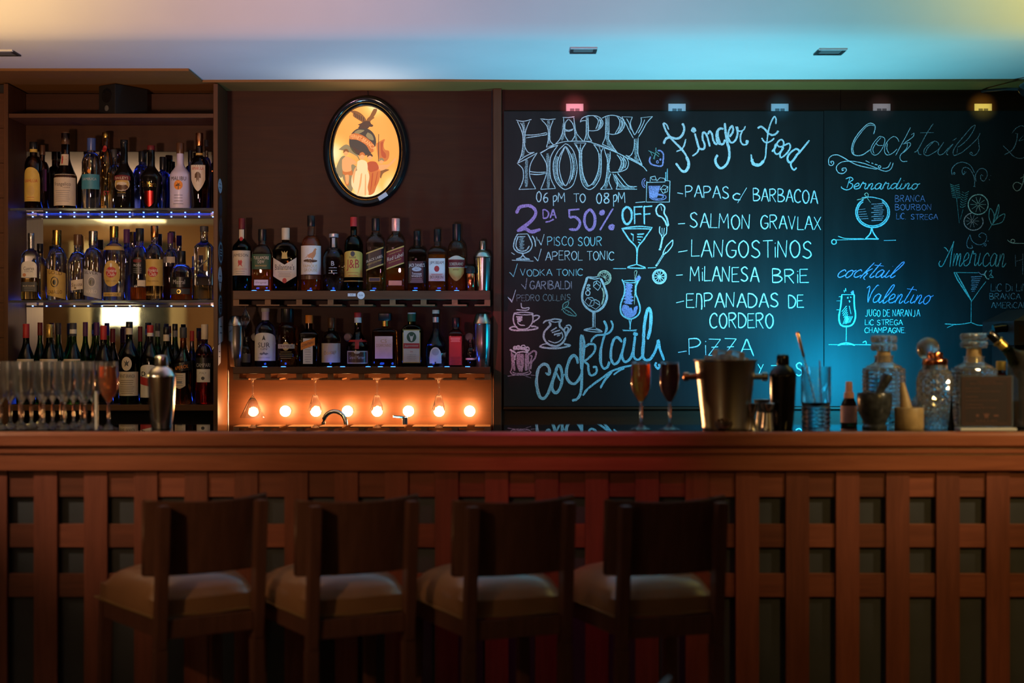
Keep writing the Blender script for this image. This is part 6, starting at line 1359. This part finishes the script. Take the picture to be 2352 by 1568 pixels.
# ice bucket
x, D, s = onbar(1670, 987)
t = thing('ice_bucket', 'tapered steel ice bucket with round knob handles, full of ice', 'ice bucket', (x, D+.03, ZB)); s = F/(D+.03)
rt, rb, H = 72/s, 53/s, 160/s
loft('pail', [(0, 0), (rb*.96, 0), (rb, .002), (rb*1.01, .010), (rb*1.0, .013), (rt*.97, H-.006), (rt*1.02, H-.002), (rt*1.02, H), (rt*.95, H-.002), (rb*.95, .02), (0, .02)], M['brushed'], t, 48, caps=False)
for sg in (-1, 1):
    q = thing  # knob parts
    zk = H*.755; xr = (rb+(rt-rb)*.755)*sg
    o = loft('handle', [(.009, 0), (.009, .022), (.0135, .024), (.0135, .036), (.010, .039), (0, .040)], M['copper'] if sg < 0 else M['brushed'], t, 20, loc=(xr*.985, 0, zk)); o.rotation_euler = (0, sg*PI/2, 0)
for k, (dx, dy, dz, a) in enumerate(((-.016, -.012, .008, .3), (.026, -.008, .006, .5), (.002, -.024, -.006, .6), (-.040, -.01, -.012, .9), (.045, .02, -.012, .2), (.0, .045, -.01, .5))):
    c = box('ice_cube', dx-.020, dx+.020, dy-.020, dy+.020, H+dz-.020, H+dz+.020, M['ice'], t, .005); c.rotation_euler = (.2*a, .15, a)

# small cup of beans before the bucket, jiggers
x, D, s = onbar(1660, 986.5)
D = 4.10; s = F/D; x = (1660-CX)/s
t = thing('small_cup', 'small dark metal cup heaped with nuts in front of the ice bucket', 'cup', (x, D-.02, ZB)); D -= .02
loft('cup_body', [(0, 0), (.014, 0), (.021, .004), (.0265, .014), (.0275, .026), (.0262, .026), (.020, .008), (0, .006)], M['brushed'], t, 28, caps=False)
for k in range(16):
    a = k*2.4; rr = .019*math.sqrt((k+.5)/16)
    loft('nut', [(0, 0), (.0045, .002), (.0055, .005), (.004, .009), (0, .0105)], M['room_brown'], t, 8, loc=(rr*math.cos(a), rr*math.sin(a), .022+.014*(1-rr/.02)))
def jigger(lab, px, base, top, waist, wt, ww, wb, m, dy=0):
    x, D, s = onbar(px, base)
    t = thing('jigger', lab, 'jigger', (x, D+dy, ZB), 0, 'steel jiggers before the black shaker')
    h = lambda y: (base-y)/s
    loft('measure', [(wb/2/s*.96, 0), (wb/2/s, .001), (ww/2/s, h(waist)), (ww/2/s*1.05, h(waist)+.001), (wt/2/s*.97, h(top)-.002), (wt/2/s, h(top)), (wt/2/s*.93, h(top)-.001), (ww/2/s*.8, h(waist)+.006), (0, h(waist)+.004)], M[m], t, 30, caps=False)
jigger('small steel hourglass jigger, nearest the ice bucket', 1726, 987, 926, 957, 34, 15, 26, 'steel')
jigger('wider steel jigger touching the black shaker', 1764, 986, 926, 948, 33, 22, 29, 'steel')
jigger('dark jigger standing behind the two bright ones', 1750, 980, 917, 945, 38, 22, 30, 'brushed')

# mixing glass with spoon and stirrer
x, D, s = onbar(1874, 986.5)
t = thing('mixing_glass', 'straight clear mixing glass with thick cut base', 'glass', (x, D, ZB))
r, H = 34/s, 145/s
pr = [(0, 0), (r*.94, 0), (r*.97, .003)]
for k in range(5): z = .006+k*.0125; pr += [(r*.92, z), (r*.985, z+.004), (r*.985, z+.008), (r*.92, z+.0115)]
pr += [(r, .078), (r, H), (r*.94, H), (r*.93, .080), (r*.6, .070), (0, .068)]
loft('glass_body', pr, M['glass'], t, 20)
t = thing('bar_spoon', 'gold twisted bar spoon leaning in the mixing glass', 'spoon', (x, D, ZB))
p0, p1, p2 = Vector((-.001, -.004, .075)), Vector(((1848-1874)/s, .006, (986.5-822)/s)), Vector(((1834-1874)/s, .008, (986.5-766)/s))
M['brass'] = pbr('brass', (0.80, 0.52, 0.18), 0.18, 1.0)
n = 60; pts = [p0.lerp(p1, i/n) for i in range(n+1)]
tube('twisted_shaft', [p + Vector((.0010*math.cos(i*.9), .0010*math.sin(i*.9), 0)) for i, p in enumerate(pts)], .0019, M['brass'], t, 6)
tube('handle', [p1, p1.lerp(p2, .1), p1.lerp(p2, .92), p2], .004, M['brass'], t, 12, rads=[.0025, .0042, .0046, .0040])
tube('end_disc', [p2, p2+(p2-p1).normalized()*.005], .0062, M['copper'], t, 14)
t = thing('stirrer', 'thin red stirrer standing in the mixing glass', 'stirrer', (x, D, ZB))
tube('stick', [(.016, -.004, .072), ((1884-1874)/s, .010, (986.5-828)/s)], .0019, LM('dred'), t, 8)

# dropper / pump bottle
x, D, s = onbar(1950, 977)
t = thing('pump_bottle', 'small dark pump bottle with pinkish cap and label', 'bottle', (x, D, ZB))
h = lambda y: (977-y)/s
bx = [(17.5, 977), (18.5, 975), (18.5, 934), (16, 924), (11, 914), (10.5, 909)]
loft('glass_body', [(0, 0)] + [(r/s, h(y)) for r, y in bx] + [(0, h(909))], GM['brown'], t, 28, caps=False)
loft('label', [(18.7/s, h(970)), (18.8/s, h(969)), (18.8/s, h(932)), (18.7/s, h(931))], LM('pink'), t, 28, caps=False)
loft('collar', [(11.8/s, h(914)), (12/s, h(913)), (11.2/s, h(901)), (9/s, h(900))], LM('pink'), t, 24)
loft('pump', [(8.5/s, h(899.6)), (7.5/s, h(878)), (6.5/s, h(876)), (0, h(875.6))], LM('pink'), t, 20)

# mortars and pestles
def mortar(lab, px, base, w, top, m, pest, kind):
    x, D, s = onbar(px, base)
    t = thing('mortar', lab, 'mortar', (x, D, ZB)); h = lambda y: (base-y)/s; r = w/2/s; H = h(top)
    if kind == 'round': pr = [(0, 0), (r*.70, 0), (r*.72, .005), (r*.60, .012), (r*.66, .020), (r*.92, H*.45), (r*1.0, H*.78), (r*.99, H*.94), (r*.95, H), (r*.80, H-.001), (r*.72, H*.75), (r*.4, H*.35), (0, H*.3)]
    else: pr = [(0, 0), (r*.95, 0), (r, .003), (r*1.0, H-.004), (r*.97, H-.001), (r*.8, H), (r*.74, H-.003), (r*.6, H*.5), (0, H*.35)]
    loft('bowl', pr, m, t, 36, caps=False)
    t2 = thing('pestle', pest[0], 'pestle', (x, D, ZB))
    a, b = pest[1], pest[2]
    P0 = Vector(((a[0]-px)/s, -.002, h(a[1]))); P1 = Vector(((b[0]-px)/s, .004, h(b[1])))
    k = pest[3]; n = len(k)-1
    tube('shaft', [P0.lerp(P1, i/n) for i in range(n+1)], .01, m, t2, 20, rads=[q/s for q in k])
M['stone_dark'] = pbr('stone_dark', (0.035, 0.038, 0.042), 0.28, noise=0.5, nscale=60)
M['stone_white'] = pbr('stone_white', (0.42, 0.29, 0.14), 0.45, noise=0.18, nscale=40)
mortar('round dark marble mortar in front of the square decanter', 2009, 983, 80, 902, M['stone_dark'], ('dark marble pestle leaning out of the dark mortar', (2000, 935), (2041, 862), [11, 10, 9, 8.5, 9, 11, 12.5, 12]), 'round')
mortar('squat cream stone mortar with a rough surface', 2088, 984, 66, 935, M['stone_white'], ('cream stone cone-shaped pestle leaning in the cream mortar', (2083, 950), (2073, 878), [15, 14, 13, 11.5, 10, 8.5, 7, 4.5]), 'square')

# cut-glass decanters and jar
def faceted(name, rows, seg, m, parent, nexp=2.0, dr=1.0, dep=.0018, diag=False, loc=(0, 0, 0), top=True):
    vs, fs = [], []
    for j, (r, z) in enumerate(rows):
        off = .5 if (diag and j % 2) else 0
        n = seg*8; big = sect(n, nexp, dr)
        for i in range(seg):
            a = big[int((i+off)*8) % n]; vs.append((r*a[0], r*a[1], z))
    def poke(q):
        c = sum((Vector(vs[i]) for i in q), Vector())/len(q)
        nn = Vector((c.x, c.y, 0)); nn = nn.normalized() if nn.length > 1e-6 else Vector((0, 0, 1))
        vs.append(tuple(c+nn*dep)); k = len(vs)-1
        for a, b in zip(q, q[1:]+q[:1]): fs.append((a, b, k))
    nr = len(rows)
    if not diag:
        for j in range(nr-1):
            for i in range(seg):
                k = (i+1) % seg; poke([j*seg+i, j*seg+k, (j+1)*seg+k, (j+1)*seg+i])
    else:
        for j in range(nr-2):
            for i in range(seg):
                if j % 2 == 0: q = [j*seg+i, (j+1)*seg+i, (j+2)*seg+i, (j+1)*seg+(i-1) % seg]
                else: q = [j*seg+i, (j+1)*seg+(i+1) % seg, (j+2)*seg+i, (j+1)*seg+i]
                poke(q)
        for i in range(seg):
            fs.append((i, (i+1) % seg, seg+i)); a = (nr-1)*seg; b = (nr-2)*seg
            if (nr-1) % 2 == 0: fs.append((b+i, a+(i+1) % seg, a+i))
            else: fs.append((b+(i+1) % seg, a+i, b+i)); 
        if (nr-1) % 2: 
            for i in range(seg): pass
    fs.append(tuple(reversed(range(seg))))
    fs.append(tuple((nr-1)*seg+i for i in range(seg)))
    return mesh(name, vs, fs, m, parent, False, loc)

def decanter(lab, px, base, w, sh_y, neck_y, neckw, st_y0, st_y1, stw, liquid=None):
    x, D, s = onbar(px, base); h = lambda y: (base-y)/s
    t = thing('decanter', lab, 'decanter', (x, D, ZB), 0, 'cut-glass decanters on the bar')
    r = w/2/s; Hs = h(sh_y); n = 13
    rows = [(r*.93, 0), (r*.98, .004)] + [(r, .006+(Hs-.010-.006)*i/n) for i in range(n+1)] + [(r*.97, Hs-.004)]
    faceted('glass_body', rows, 34, M['cutglass'], t, 4.5, .9, .0026)
    loft('neck', [(r*.965, Hs-.0035), (r*.90, Hs+.002), (r*.70, Hs+.007), (neckw/2/s*1.02, h(neck_y)*.0+Hs+.014), (neckw/2/s*.96, h(neck_y)-.006), (neckw/2/s*1.08, h(neck_y)-.003), (neckw/2/s*1.08, h(neck_y)), (neckw/2/s*.8, h(neck_y)), (neckw/2/s*.75, Hs+.008), (0, Hs+.004)], M['cutglass'], t, 32)
    rs_ = stw/2/s; z0, z1 = h(st_y1), h(st_y0); zm = (z0+z1)/2
    k = loft('stopper_cork', [(neckw/2/s*.72, Hs+.010), (neckw/2/s*.74, h(neck_y)+.001), (neckw/2/s*.70, z0)], M['stone_white'], t, 24)
    for a, b in ((z0+.0005, zm-.0008), (zm+.0008, z1)):
        rows = [(rs_*.86, a), (rs_*.97, a+(b-a)*.18), (rs_, a+(b-a)*.42), (rs_, a+(b-a)*.66), (rs_*.97, a+(b-a)*.86), (rs_*.86, b)]
        faceted('stopper_block', rows, 22, M['cutglass'], t, 4.0, .9, .0024)
    return t
decanter('square diamond-cut decanter with square stopper behind the dark mortar', 2030, 979, 87, 842, 816, 42, 770, 806, 54)
decanter('square diamond-cut decanter behind the menu stand', 2237, 979, 92, 842, 818, 46, 765, 800, 56)
# ship decanter with ball stopper, partly behind the jar
x, D, s = onbar(2131, 976.8)
t = thing('decanter', 'wide low decanter with a large ball stopper, behind the copper-lidded jar', 'decanter', (x, D+.0, ZB), 0, 'cut-glass decanters on the bar')
rows = [(.052*math.sin(PI*min(1, .12+.80*i/14))**.8*1.05, .0035+.115*i/14) for i in range(15)]
rows = [(.040, 0)] + [((.056*(1-(i/14)**2.2)+.016), .004+.105*i/14) for i in range(15)]
faceted('glass_body', rows, 30, M['cutglass'], t, 2.0, 1.0, .0013)
loft('neck', [(.016, .1085), (.015, .15), (.018, .158), (.012, .158)], M['cutglass'], t, 24)
zc_ = (976.8-800)/s; rb_ = 26/s
pr = [(rb_*math.sin(PI*k/14), zc_-rb_*math.cos(PI*k/14)) for k in range(1, 14)]
faceted('ball_stopper', [(.008, zc_-rb_)] + pr + [(.004, zc_+rb_)], 24, M['cutglass'], t, 2.0, 1.0, .0008)
loft('stopper_stem', [(.010, .1585), (.010, zc_-rb_-.0003)], M['cutglass'], t, 16)
# jar with copper lid
x, D, s = onbar(2147, 982)
t = thing('glass_jar', 'diamond-patterned glass jar with a shiny copper lid', 'jar', (x, D, ZB)); h = lambda y: (982-y)/s
n = 18; rows = []
for i in range(n+1):
    u = i/n; rr = (30+9.5*min(1, u*1.6) - (0 if u < .86 else (u-.86)/.14*9))/s
    rows.append((rr, h(848)*u))
faceted('glass_body', rows, 16, M['cutglass'], t, 2.0, 1.0, .0035, diag=True)
loft('neck', [(29/s, h(848)+.0004), (28/s, h(838)), (24/s, h(837))], M['cutglass'], t, 32)
loft('lid', [(29/s, h(837.6)), (29.5/s, h(836.5)), (29/s, h(833)), (29.5/s, h(830)), (29/s, h(826)), (27/s, h(823)), (20/s, h(822)), (18.5/s, h(821)), (18.5/s, h(811)), (17.5/s, h(808.5)), (0, h(808))], M['copper'], t, 40)
# slim dark pepper mill
x, D, s = onbar(2184, 983)
t = thing('pepper_mill', 'slender dark wooden mill between the jar and the menu stand', 'mill', (x, D, ZB)); h = lambda y: (983-y)/s
loft('mill_body', [(0, 0), (9/s, 0), (9/s, .004), (6.5/s, h(968)), (4.5/s, h(940)), (3.5/s, h(910)), (4/s, h(880)), (2.5/s, h(868)), (0, h(866))], M['black_matte'], t, 20, caps=False)
# menu stand
x, D, s = onbar(2266, 988)
t = thing('menu_stand', 'small dark printed menu card in a clear upright holder', 'menu stand', (x, D, ZB), .03); h = lambda y: (988-y)/s
W_, H_ = 117/s, 114/s; zc0 = h(978)
box('base', -.078, .085, -.010, .045, 0, .007, M['plate'], t, .001)
box('clear_holder', -W_/2-.004, W_/2+.006, .0035, .0055, .0075, zc0+H_+.002, M['shelf_glass'], t)
card = box('card', -W_/2, W_/2, .001, .003, zc0, zc0+H_, LM('purple') if False else pbr('card_ink', (0.016, 0.006, 0.011), 0.6, noise=.1), t)
ink = pbr('card_print', (0.13, 0.05, 0.04), 0.6)
for k, (a, b, c, d) in enumerate(((-W_/2+.004, W_/2-.004, zc0+.004, zc0+.0048), (-W_/2+.004, W_/2-.004, zc0+H_-.0048, zc0+H_-.004), (-W_/2+.004, -W_/2+.0048, zc0+.0048, zc0+H_-.0048), (W_/2-.0048, W_/2-.004, zc0+.0048, zc0+H_-.0048),
        (-W_/2+.010, W_/2-.010, zc0+.009, zc0+.0096), (-W_/2+.010, W_/2-.010, zc0+H_-.0096, zc0+H_-.009), (-W_/2+.010, -W_/2+.0106, zc0+.0096, zc0+H_-.0096), (W_/2-.0106, W_/2-.010, zc0+.0096, zc0+H_-.0096))):
    box('print_rule', a-card.location.x, b-card.location.x, .0002-card.location.y, .0010-card.location.y, c-card.location.z, d-card.location.z, ink, card)
for k, (sx, y, w_) in enumerate((('CARTA DE COCKTAILS', 876, 42), ('MENTA Y LIMONCELLO CON SODA', 881, 76), ('BRANCA MENTA', 892, 34), ('FERNET BRANCA, LIMON Y ALBAHACA', 899, 80), ('NEGRONI', 911, 28), ('GIN, BRANCA ANTICA Y CAMPARI', 920, 76), ('CARPANO', 929, 40), ('BOTANICAL BITTER Y TONICA', 936, 70), ('SALUD', 966, 50))):
    cxm = 0 if k in (0, 1, 8) else -W_/2+.013+w_/2/s
    txt_flat('lettering', sx, w_/s, 3.4/s, ink, card, (cxm-card.location.x, .0004-card.location.y, h(y)-card.location.z))
ev = [(-1,.8),(-.3,.3),(0,.9),(.3,.3),(1,.8),(.6,-.1),(.35,-1),(0,-.4),(-.35,-1),(-.6,-.1)]
for dx, sc_, pl in ((0, .010, ev), (-.026, .0065, [(math.cos(a*PI/5+PI/2)*(1 if a % 2 == 0 else .5), math.sin(a*PI/5+PI/2)*(1 if a % 2 == 0 else .5)) for a in range(10)]), (.028, .007, [(-1,.3),(1,.3),(1,-.4),(-1,-.4)])):
    mesh('emblem', [(dx+a*sc_-card.location.x, .0004-card.location.y, h(954)+b*sc_-card.location.z) for a, b in pl], [tuple(range(len(pl)))], ink, card)
# yellow-capped bottle behind the card
x, D, s = onbar(2299, 977)
t = thing('syrup_bottle', 'clear bottle with a bright yellow cap behind the menu card', 'bottle', (x, D, ZB)); h = lambda y: (977-y)/s
loft('glass_body', [(0, 0), (17/s, 0), (18/s, .003), (18/s, h(880)), (14/s, h(866)), (9.5/s, h(858)), (9/s, h(850))], GM['rose'], t, 28)
loft('cap', [(10.5/s, h(850)), (10.8/s, h(849)), (10.8/s, h(831)), (10/s, h(829)), (0, h(828.6))], LM('yellow'), t, 28)
# clear wine bucket with bottles at the right edge
x, D, s = onbar(2352, 981)
t = thing('wine_bucket', 'clear ice bucket at the right picture edge', 'ice bucket', (x, D, ZB)); h = lambda y: (981-y)/s
loft('glass_body', [(0, 0), (34/s, 0), (36/s, .003), (37/s, h(920)), (39/s, h(805)), (38/s, h(804)), (37.4/s, h(806)), (35.3/s, h(920)), (34/s, .007), (0, .006)], M['wineglass'], t, 40, caps=False)
loft('dark_contents', [(0, .0075), (33/s, .0078), (34.2/s, h(920)), (0, h(920)+.0005)], LQ['dark'], t, 36, caps=False)
t = thing('champagne_bottle', 'green sparkling wine bottle with foil neck leaning over the clear bucket', 'bottle', (x-.020, D-.002, ZB+.055), 0)
bd = loft('glass_body', [(0, 0), (.036, 0), (.041, .006), (.041, .110), (.038, .135), (.028, .165), (.018, .190), (.0145, .215), (.0135, .240)], GM['dgreen'], t, 32)
loft('foil', [(.0150, .205), (.0148, .212), (.0142, .232)], LM('yellow', .6), t, 28, caps=False)
loft('neck_ring', [(.0150, .2325), (.0175, .235), (.0175, .240), (.0150, .2425), (0, .243)], LM('gold', 1.0), t, 28, caps=False)
loft('cork_cap', [(.0140, .2435), (.0145, .262), (.0130, .275), (0, .276)], M['black_gloss'], t, 24)
t.rotation_euler = (0, -.82, 0)
t.location = (x+.093, D-.012, ZB+.093)

# black coffee machine behind, at the right edge
D = 5.55; s = F/D
t = thing('coffee_machine', 'black coffee machine on the back counter, cut by the right picture edge', 'coffee machine', ((2292-CX)/s, D, .91))
h = lambda y: CZ-(y-CY)/s-.91
hb, ht = h(792), h(738)
v = [(0, -.18, hb), (.50, -.18, hb), (.50, .18, hb), (0, .18, hb), (0, -.18, ht), (.50, -.18, ht), (.50, .18, ht), (0, .18, ht), (.09, -.15, h(710)), (.50, -.15, h(710)), (.50, .15, h(710)), (.09, .15, h(710))]
fs = [(0, 3, 2, 1), (0, 1, 5, 4), (1, 2, 6, 5), (2, 3, 7, 6), (3, 0, 4, 7), (4, 5, 9, 8), (5, 6, 10, 9), (6, 7, 11, 10), (7, 4, 8, 11), (8, 9, 10, 11)]
mesh('housing', v, fs, M['black_matte'], t)
box('body', .03, .5, -.10, .16, 0, hb-.001, M['black_matte'], t, .004)
box('window', .02, .20, -.1815, -.1801, h(785), h(748), pbr('smoked', (0.05, 0.03, 0.015), 0.15), t)
tube('spout', [(.01, -.10, h(753)), (-.020, -.10, h(753)), (-.052, -.10, h(756))], .017, M['black_gloss'], t, 16)
# round spotlight at the upper right edge
D = 5.75; s = F/D
t = thing('wall_spotlight', 'black round spotlight under the ceiling at the right picture edge', 'spotlight', ((2346-CX)/s, D, CZ-(203-CY)/s))
o = loft('housing', [(0, 0), (.022, .004), (.030, .018), (.033, .045), (.033, .075), (.026, .075), (0, .068)], M['black_gloss'], t, 24, caps=False); o.rotation_euler = (PI/2+.3, 0, .5)
tube('arm', [(0, .02, 0), (-.035, .08, .012), (-.07, .22, .03), (-.07, .269, .035)], .006, M['black_matte'], t, 8)
# ------------------------------------------------------------------ oval backlit sign
SD = 6.05
sx_, sz_ = (839-CX)*6.0/F, CZ-(345-CY)*6.0/F
sg = thing('oval_sign', 'oval backlit advertising sign with a black frame on the brown panel', 'sign', (sx_, SD, sz_))
s = F/6.0
def oval_ring(name, profile, m, parent, n=72):
    """profile: (half-width px, half-height px, y offset) rings, lofted"""
    vs, fs = [], []
    for (a, b, y) in profile:
        vs += [(a/s*math.cos(2*PI*i/n), y, b/s*math.sin(2*PI*i/n)) for i in range(n)]
    for j in range(len(profile)-1):
        for i in range(n):
            k = (i+1) % n; fs.append((j*n+i, j*n+k, (j+1)*n+k, (j+1)*n+i))
    o = mesh(name, vs, fs, m, parent, True)
    bm = bmesh.new(); bm.from_mesh(o.data); bmesh.ops.recalc_face_normals(bm, faces=bm.faces[:]); bm.to_mesh(o.data); bm.free()
    return o
oval_ring('frame', [(99, 128, 0), (100, 129, -.012), (98, 127, -.028), (93, 122, -.036), (88, 117, -.035), (85, 114, -.030), (84, 113, -.026), (84, 113, 0)], M['black_gloss'], sg)
oval_ring('inner_rim', [(84, 113, -.024), (83.5, 112.5, -.029), (82.5, 111.5, -.029), (82, 111, -.022)], LM('gold', 1.0), sg)
oval_ring('inner_frame', [(82, 111, -.020), (80, 109, -.026), (77, 106, -.022), (76.5, 105.5, 0)], M['black_gloss'], sg)
# backlit panel, glow of lamps behind it painted in as bright spots
m_, n_, l_, p_ = mat('backlit_panel')
tc = n_.new('ShaderNodeTexCoord'); sp = n_.new('ShaderNodeSeparateXYZ'); l_.new(tc.outputs['Object'], sp.inputs[0])
p_.inputs['Base Color'].default_value = (.5, .3, .1, 1); p_.inputs['Roughness'].default_value = .35
def glowspot(px, pz, rad):
    vd = n_.new('ShaderNodeVectorMath'); vd.operation = 'DISTANCE'; vd.inputs[1].default_value = (px/s, 0, pz/s); l_.new(tc.outputs['Object'], vd.inputs[0])
    mr = n_.new('ShaderNodeMapRange'); mr.interpolation_type = 'SMOOTHSTEP'; mr.inputs[1].default_value = 0; mr.inputs[2].default_value = rad/s; mr.inputs[3].default_value = 1; mr.inputs[4].default_value = 0
    l_.new(vd.outputs['Value'], mr.inputs[0]); return mr
acc = None
for g in ((-80, -5, 55), (5, -112, 85), (65, -85, 55), (-70, -50, 45), (20, 110, 40)):
    q = glowspot(*g)
    if acc is None: acc = q.outputs[0]
    else:
        mx = n_.new('ShaderNodeMath'); mx.operation = 'MAXIMUM'; l_.new(acc, mx.inputs[0]); l_.new(q.outputs[0], mx.inputs[1]); acc = mx.outputs[0]
cr = n_.new('ShaderNodeValToRGB'); cr.color_ramp.elements[0].color = (0.80, 0.31, 0.035, 1); cr.color_ramp.elements[1].color = (1.0, 0.86, 0.48, 1)
e = cr.color_ramp.elements.new(.45); e.color = (.95, .50, .10, 1)
l_.new(acc, cr.inputs[0]); l_.new(cr.outputs[0], p_.inputs['Emission Color']); p_.inputs['Emission Strength'].default_value = 1.0
n = 72
mesh('backlit_panel', [(76/s*math.cos(2*PI*i/n), -.010, 105/s*math.sin(2*PI*i/n)) for i in range(n)], [tuple(range(n))], m_, sg)
def ink_(name, col, es): return pbr(name, tuple(c*.5 for c in col), .5, emit=col, es=es)
I = {'dk': ink_('print_dark', (.10, .05, .03), .9), 'br': ink_('print_brown', (.26, .10, .03), .9), 'gy': ink_('print_grey', (.075, .055, .040), .9), 'or': ink_('print_orange', (.62, .17, .04), .9),
     'sk': ink_('print_skin', (.85, .38, .13), .9), 'cr': ink_('print_cream', (1.0, .66, .32), .9), 'rd': ink_('print_red', (.50, .09, .03), .9), 'gr': ink_('print_green', (.30, .22, .10), .9), 'lt': ink_('print_light', (1.0, .45, .16), 1.0)}
LAY = [0]
def pr_(name, pts, c, sm=True, lay=1):
    if sm: pts = smooth_line(list(pts)+[pts[0]], 4)[:-1]
    q = [((700+a/5.057-839)/s, -.0103-.00025*lay, (345-(190+b/5.057))/s) for a, b in pts]
    o = mesh(name, q, [tuple(range(len(q)))], I[c], sg)
    bm = bmesh.new(); bm.from_mesh(o.data); bmesh.ops.triangulate(bm, faces=bm.faces[:]); bm.to_mesh(o.data); bm.free()
    return o
pr_('printed_globe', [(660+158*math.cos(a*PI/12), 670+165*math.sin(a*PI/12)) for a in range(24)], 'gy')
pr_('printed_globe_shine', [(720,560),(770,590),(790,650),(740,640),(700,600)], 'gr', lay=2)
pr_('printed_ribbon', [(508,600),(560,570),(650,590),(740,650),(800,720),(790,780),(750,790),(700,710),(600,650),(515,640)], 'or', lay=3)
# ribbon lettering, each word set along the curve
vs, fs, ww, hh = text_geo('FERNET-BRANCA')
pts = []
for (a, b) in vs:
    u = a/ww+.5; X = 520+u*285; yc = 607+18*math.sin(u*PI)*0+ 150*u*u; sl_ = math.atan2(300*u, 285)
    pts.append((X - b/hh*48*math.sin(-sl_)*1.0, yc - b/hh*48*math.cos(sl_)))
mesh('lettering', [((700+a/5.057-839)/s, -.0103-.00025*4.5, (345-(190+b/5.057))/s) for a, b in pts], fs, I['lt'], sg)
pr_('printed_bird', [(505,315),(560,305),(620,325),(670,365),(700,410),(705,440),(680,455),(640,430),(590,400),(550,370),(545,335)], 'br', lay=2)
pr_('printed_bird', [(790,285),(830,290),(815,340),(790,380),(800,388),(760,420),(740,445),(705,440),(715,400),(745,370),(765,330)], 'br', lay=2)
pr_('printed_bird_body', [(680,430),(740,430),(760,460),(785,478),(770,495),(740,495),(720,515),(660,515),(610,510),(625,480),(605,470),(640,455)], 'dk', lay=3)
for k in range(5): pr_('printed_feather', [(560+k*26,330+k*14),(572+k*26,330+k*14),(588+k*22,385+k*12),(578+k*22,383+k*12)], 'dk', False, 3)
pr_('printed_cloud', [(560,560),(610,530),(680,535),(650,560),(600,580)], 'gr', lay=2)
pr_('printed_cloud', [(540,720),(600,760),(660,790),(640,820),(580,790)], 'dk', lay=2)
# flags and draperies, standing figures in plain flat shapes
pr_('printed_banner', [(820,690),(870,660),(920,640),(905,700),(920,760),(970,780),(965,860),(920,900),(850,870),(830,780)], 'or', lay=1)
pr_('printed_banner_shadow', [(870,680),(900,670),(895,760),(930,810),(930,860),(880,830)], 'rd', lay=2)
pr_('printed_flag_pole', [(845,580),(852,580),(850,900),(842,900)], 'dk', False, 2)
pr_('printed_haze', [(380,760),(470,700),(560,770),(620,860),(600,960),(480,900),(420,1060),(500,1230),(540,1240),(560,1100),(640,900),(520,800)], 'gr', lay=1)
pr_('printed_robe_shadow', [(340,1000),(400,860),(460,840),(470,960),(430,1060),(400,1090)], 'gr', lay=1)
def figure(hx, hy, r, body, skirt, cb_, cs_, hair, lay):
    pr_('printed_head', [(hx+r*math.cos(a*PI/6), hy+r*1.2*math.sin(a*PI/6)) for a in range(12)], 'sk', lay=lay+1)
    pr_('printed_hair', [(hx-r*1.2, hy+4), (hx-r*.9, hy-r*1.3), (hx+r*.4, hy-r*1.7), (hx+r*1.3, hy-r*.6), (hx+r*1.0, hy-r*.2), (hx, hy-r*.7)], hair, lay=lay+2)
    pr_('printed_torso', body, cb_, lay=lay); pr_('printed_drapery', skirt, cs_, lay=lay-1)
figure(465, 800, 27, [(420,880),(465,840),(520,860),(580,900),(590,930),(530,940),(525,1010),(430,1010)], [(425,1000),(530,1000),(540,1060),(490,1070),(500,1170),(465,1170),(450,1060),(430,1050)], 'sk', 'or', 'br', 5)
figure(655, 840, 28, [(600,900),(650,880),(710,910),(720,1000),(700,1040),(600,1010)], [(600,1000),(710,1010),(740,1080),(720,1200),(725,1290),(600,1300),(560,1230),(530,1170),(540,1060)], 'cr', 'cr', 'or', 7)
figure(745, 850, 27, [(700,930),(750,900),(820,910),(850,980),(810,1010),(740,1020)], [(735,1010),(860,990),(860,1100),(820,1200),(790,1270),(730,1290),(720,1200)], 'rd', 'or', 'dk', 5)
figure(880, 900, 24, [(830,950),(880,935),(960,930),(1040,860),(1045,885),(970,960),(930,990),(850,1010)], [(850,1000),(930,990),(970,1000),(900,1040),(870,1100)], 'sk', 'br', 'gr', 4)
for q in ([(540,1080),(560,1000),(590,960),(570,1060),(555,1160)], [(640,1050),(655,1040),(640,1180),(600,1290),(620,1180)], [(690,1060),(700,1060),(700,1270),(685,1280)]): pr_('printed_fold', q, 'sk', lay=9)
for q in ([(770,1040),(785,1040),(770,1180),(750,1260)], [(830,1030),(840,1030),(815,1160),(800,1180)]): pr_('printed_fold', q, 'rd', lay=9)
pr_('printed_legs', [(455,1060),(500,1060),(495,1150),(470,1160)], 'sk', lay=6)
# maker's tag on the frame and hanging cord
o = box('frame_tag', (867-839)/s, (890-839)/s, -.0395, -.037, -(456-345)/s-.0, -(448-345)/s+.004, M['st_l'], sg, .001); o.rotation_euler = (0, -.58, 0)
o.location = ((878.5-839)/s, -.0375, -(450-345)/s)
tube('cord', smooth_line([(.008, -.012, .235), (.004, -.004, .262), (-.01, -.003, .285)], 5), .0013, M['black_matte'], sg, 6)
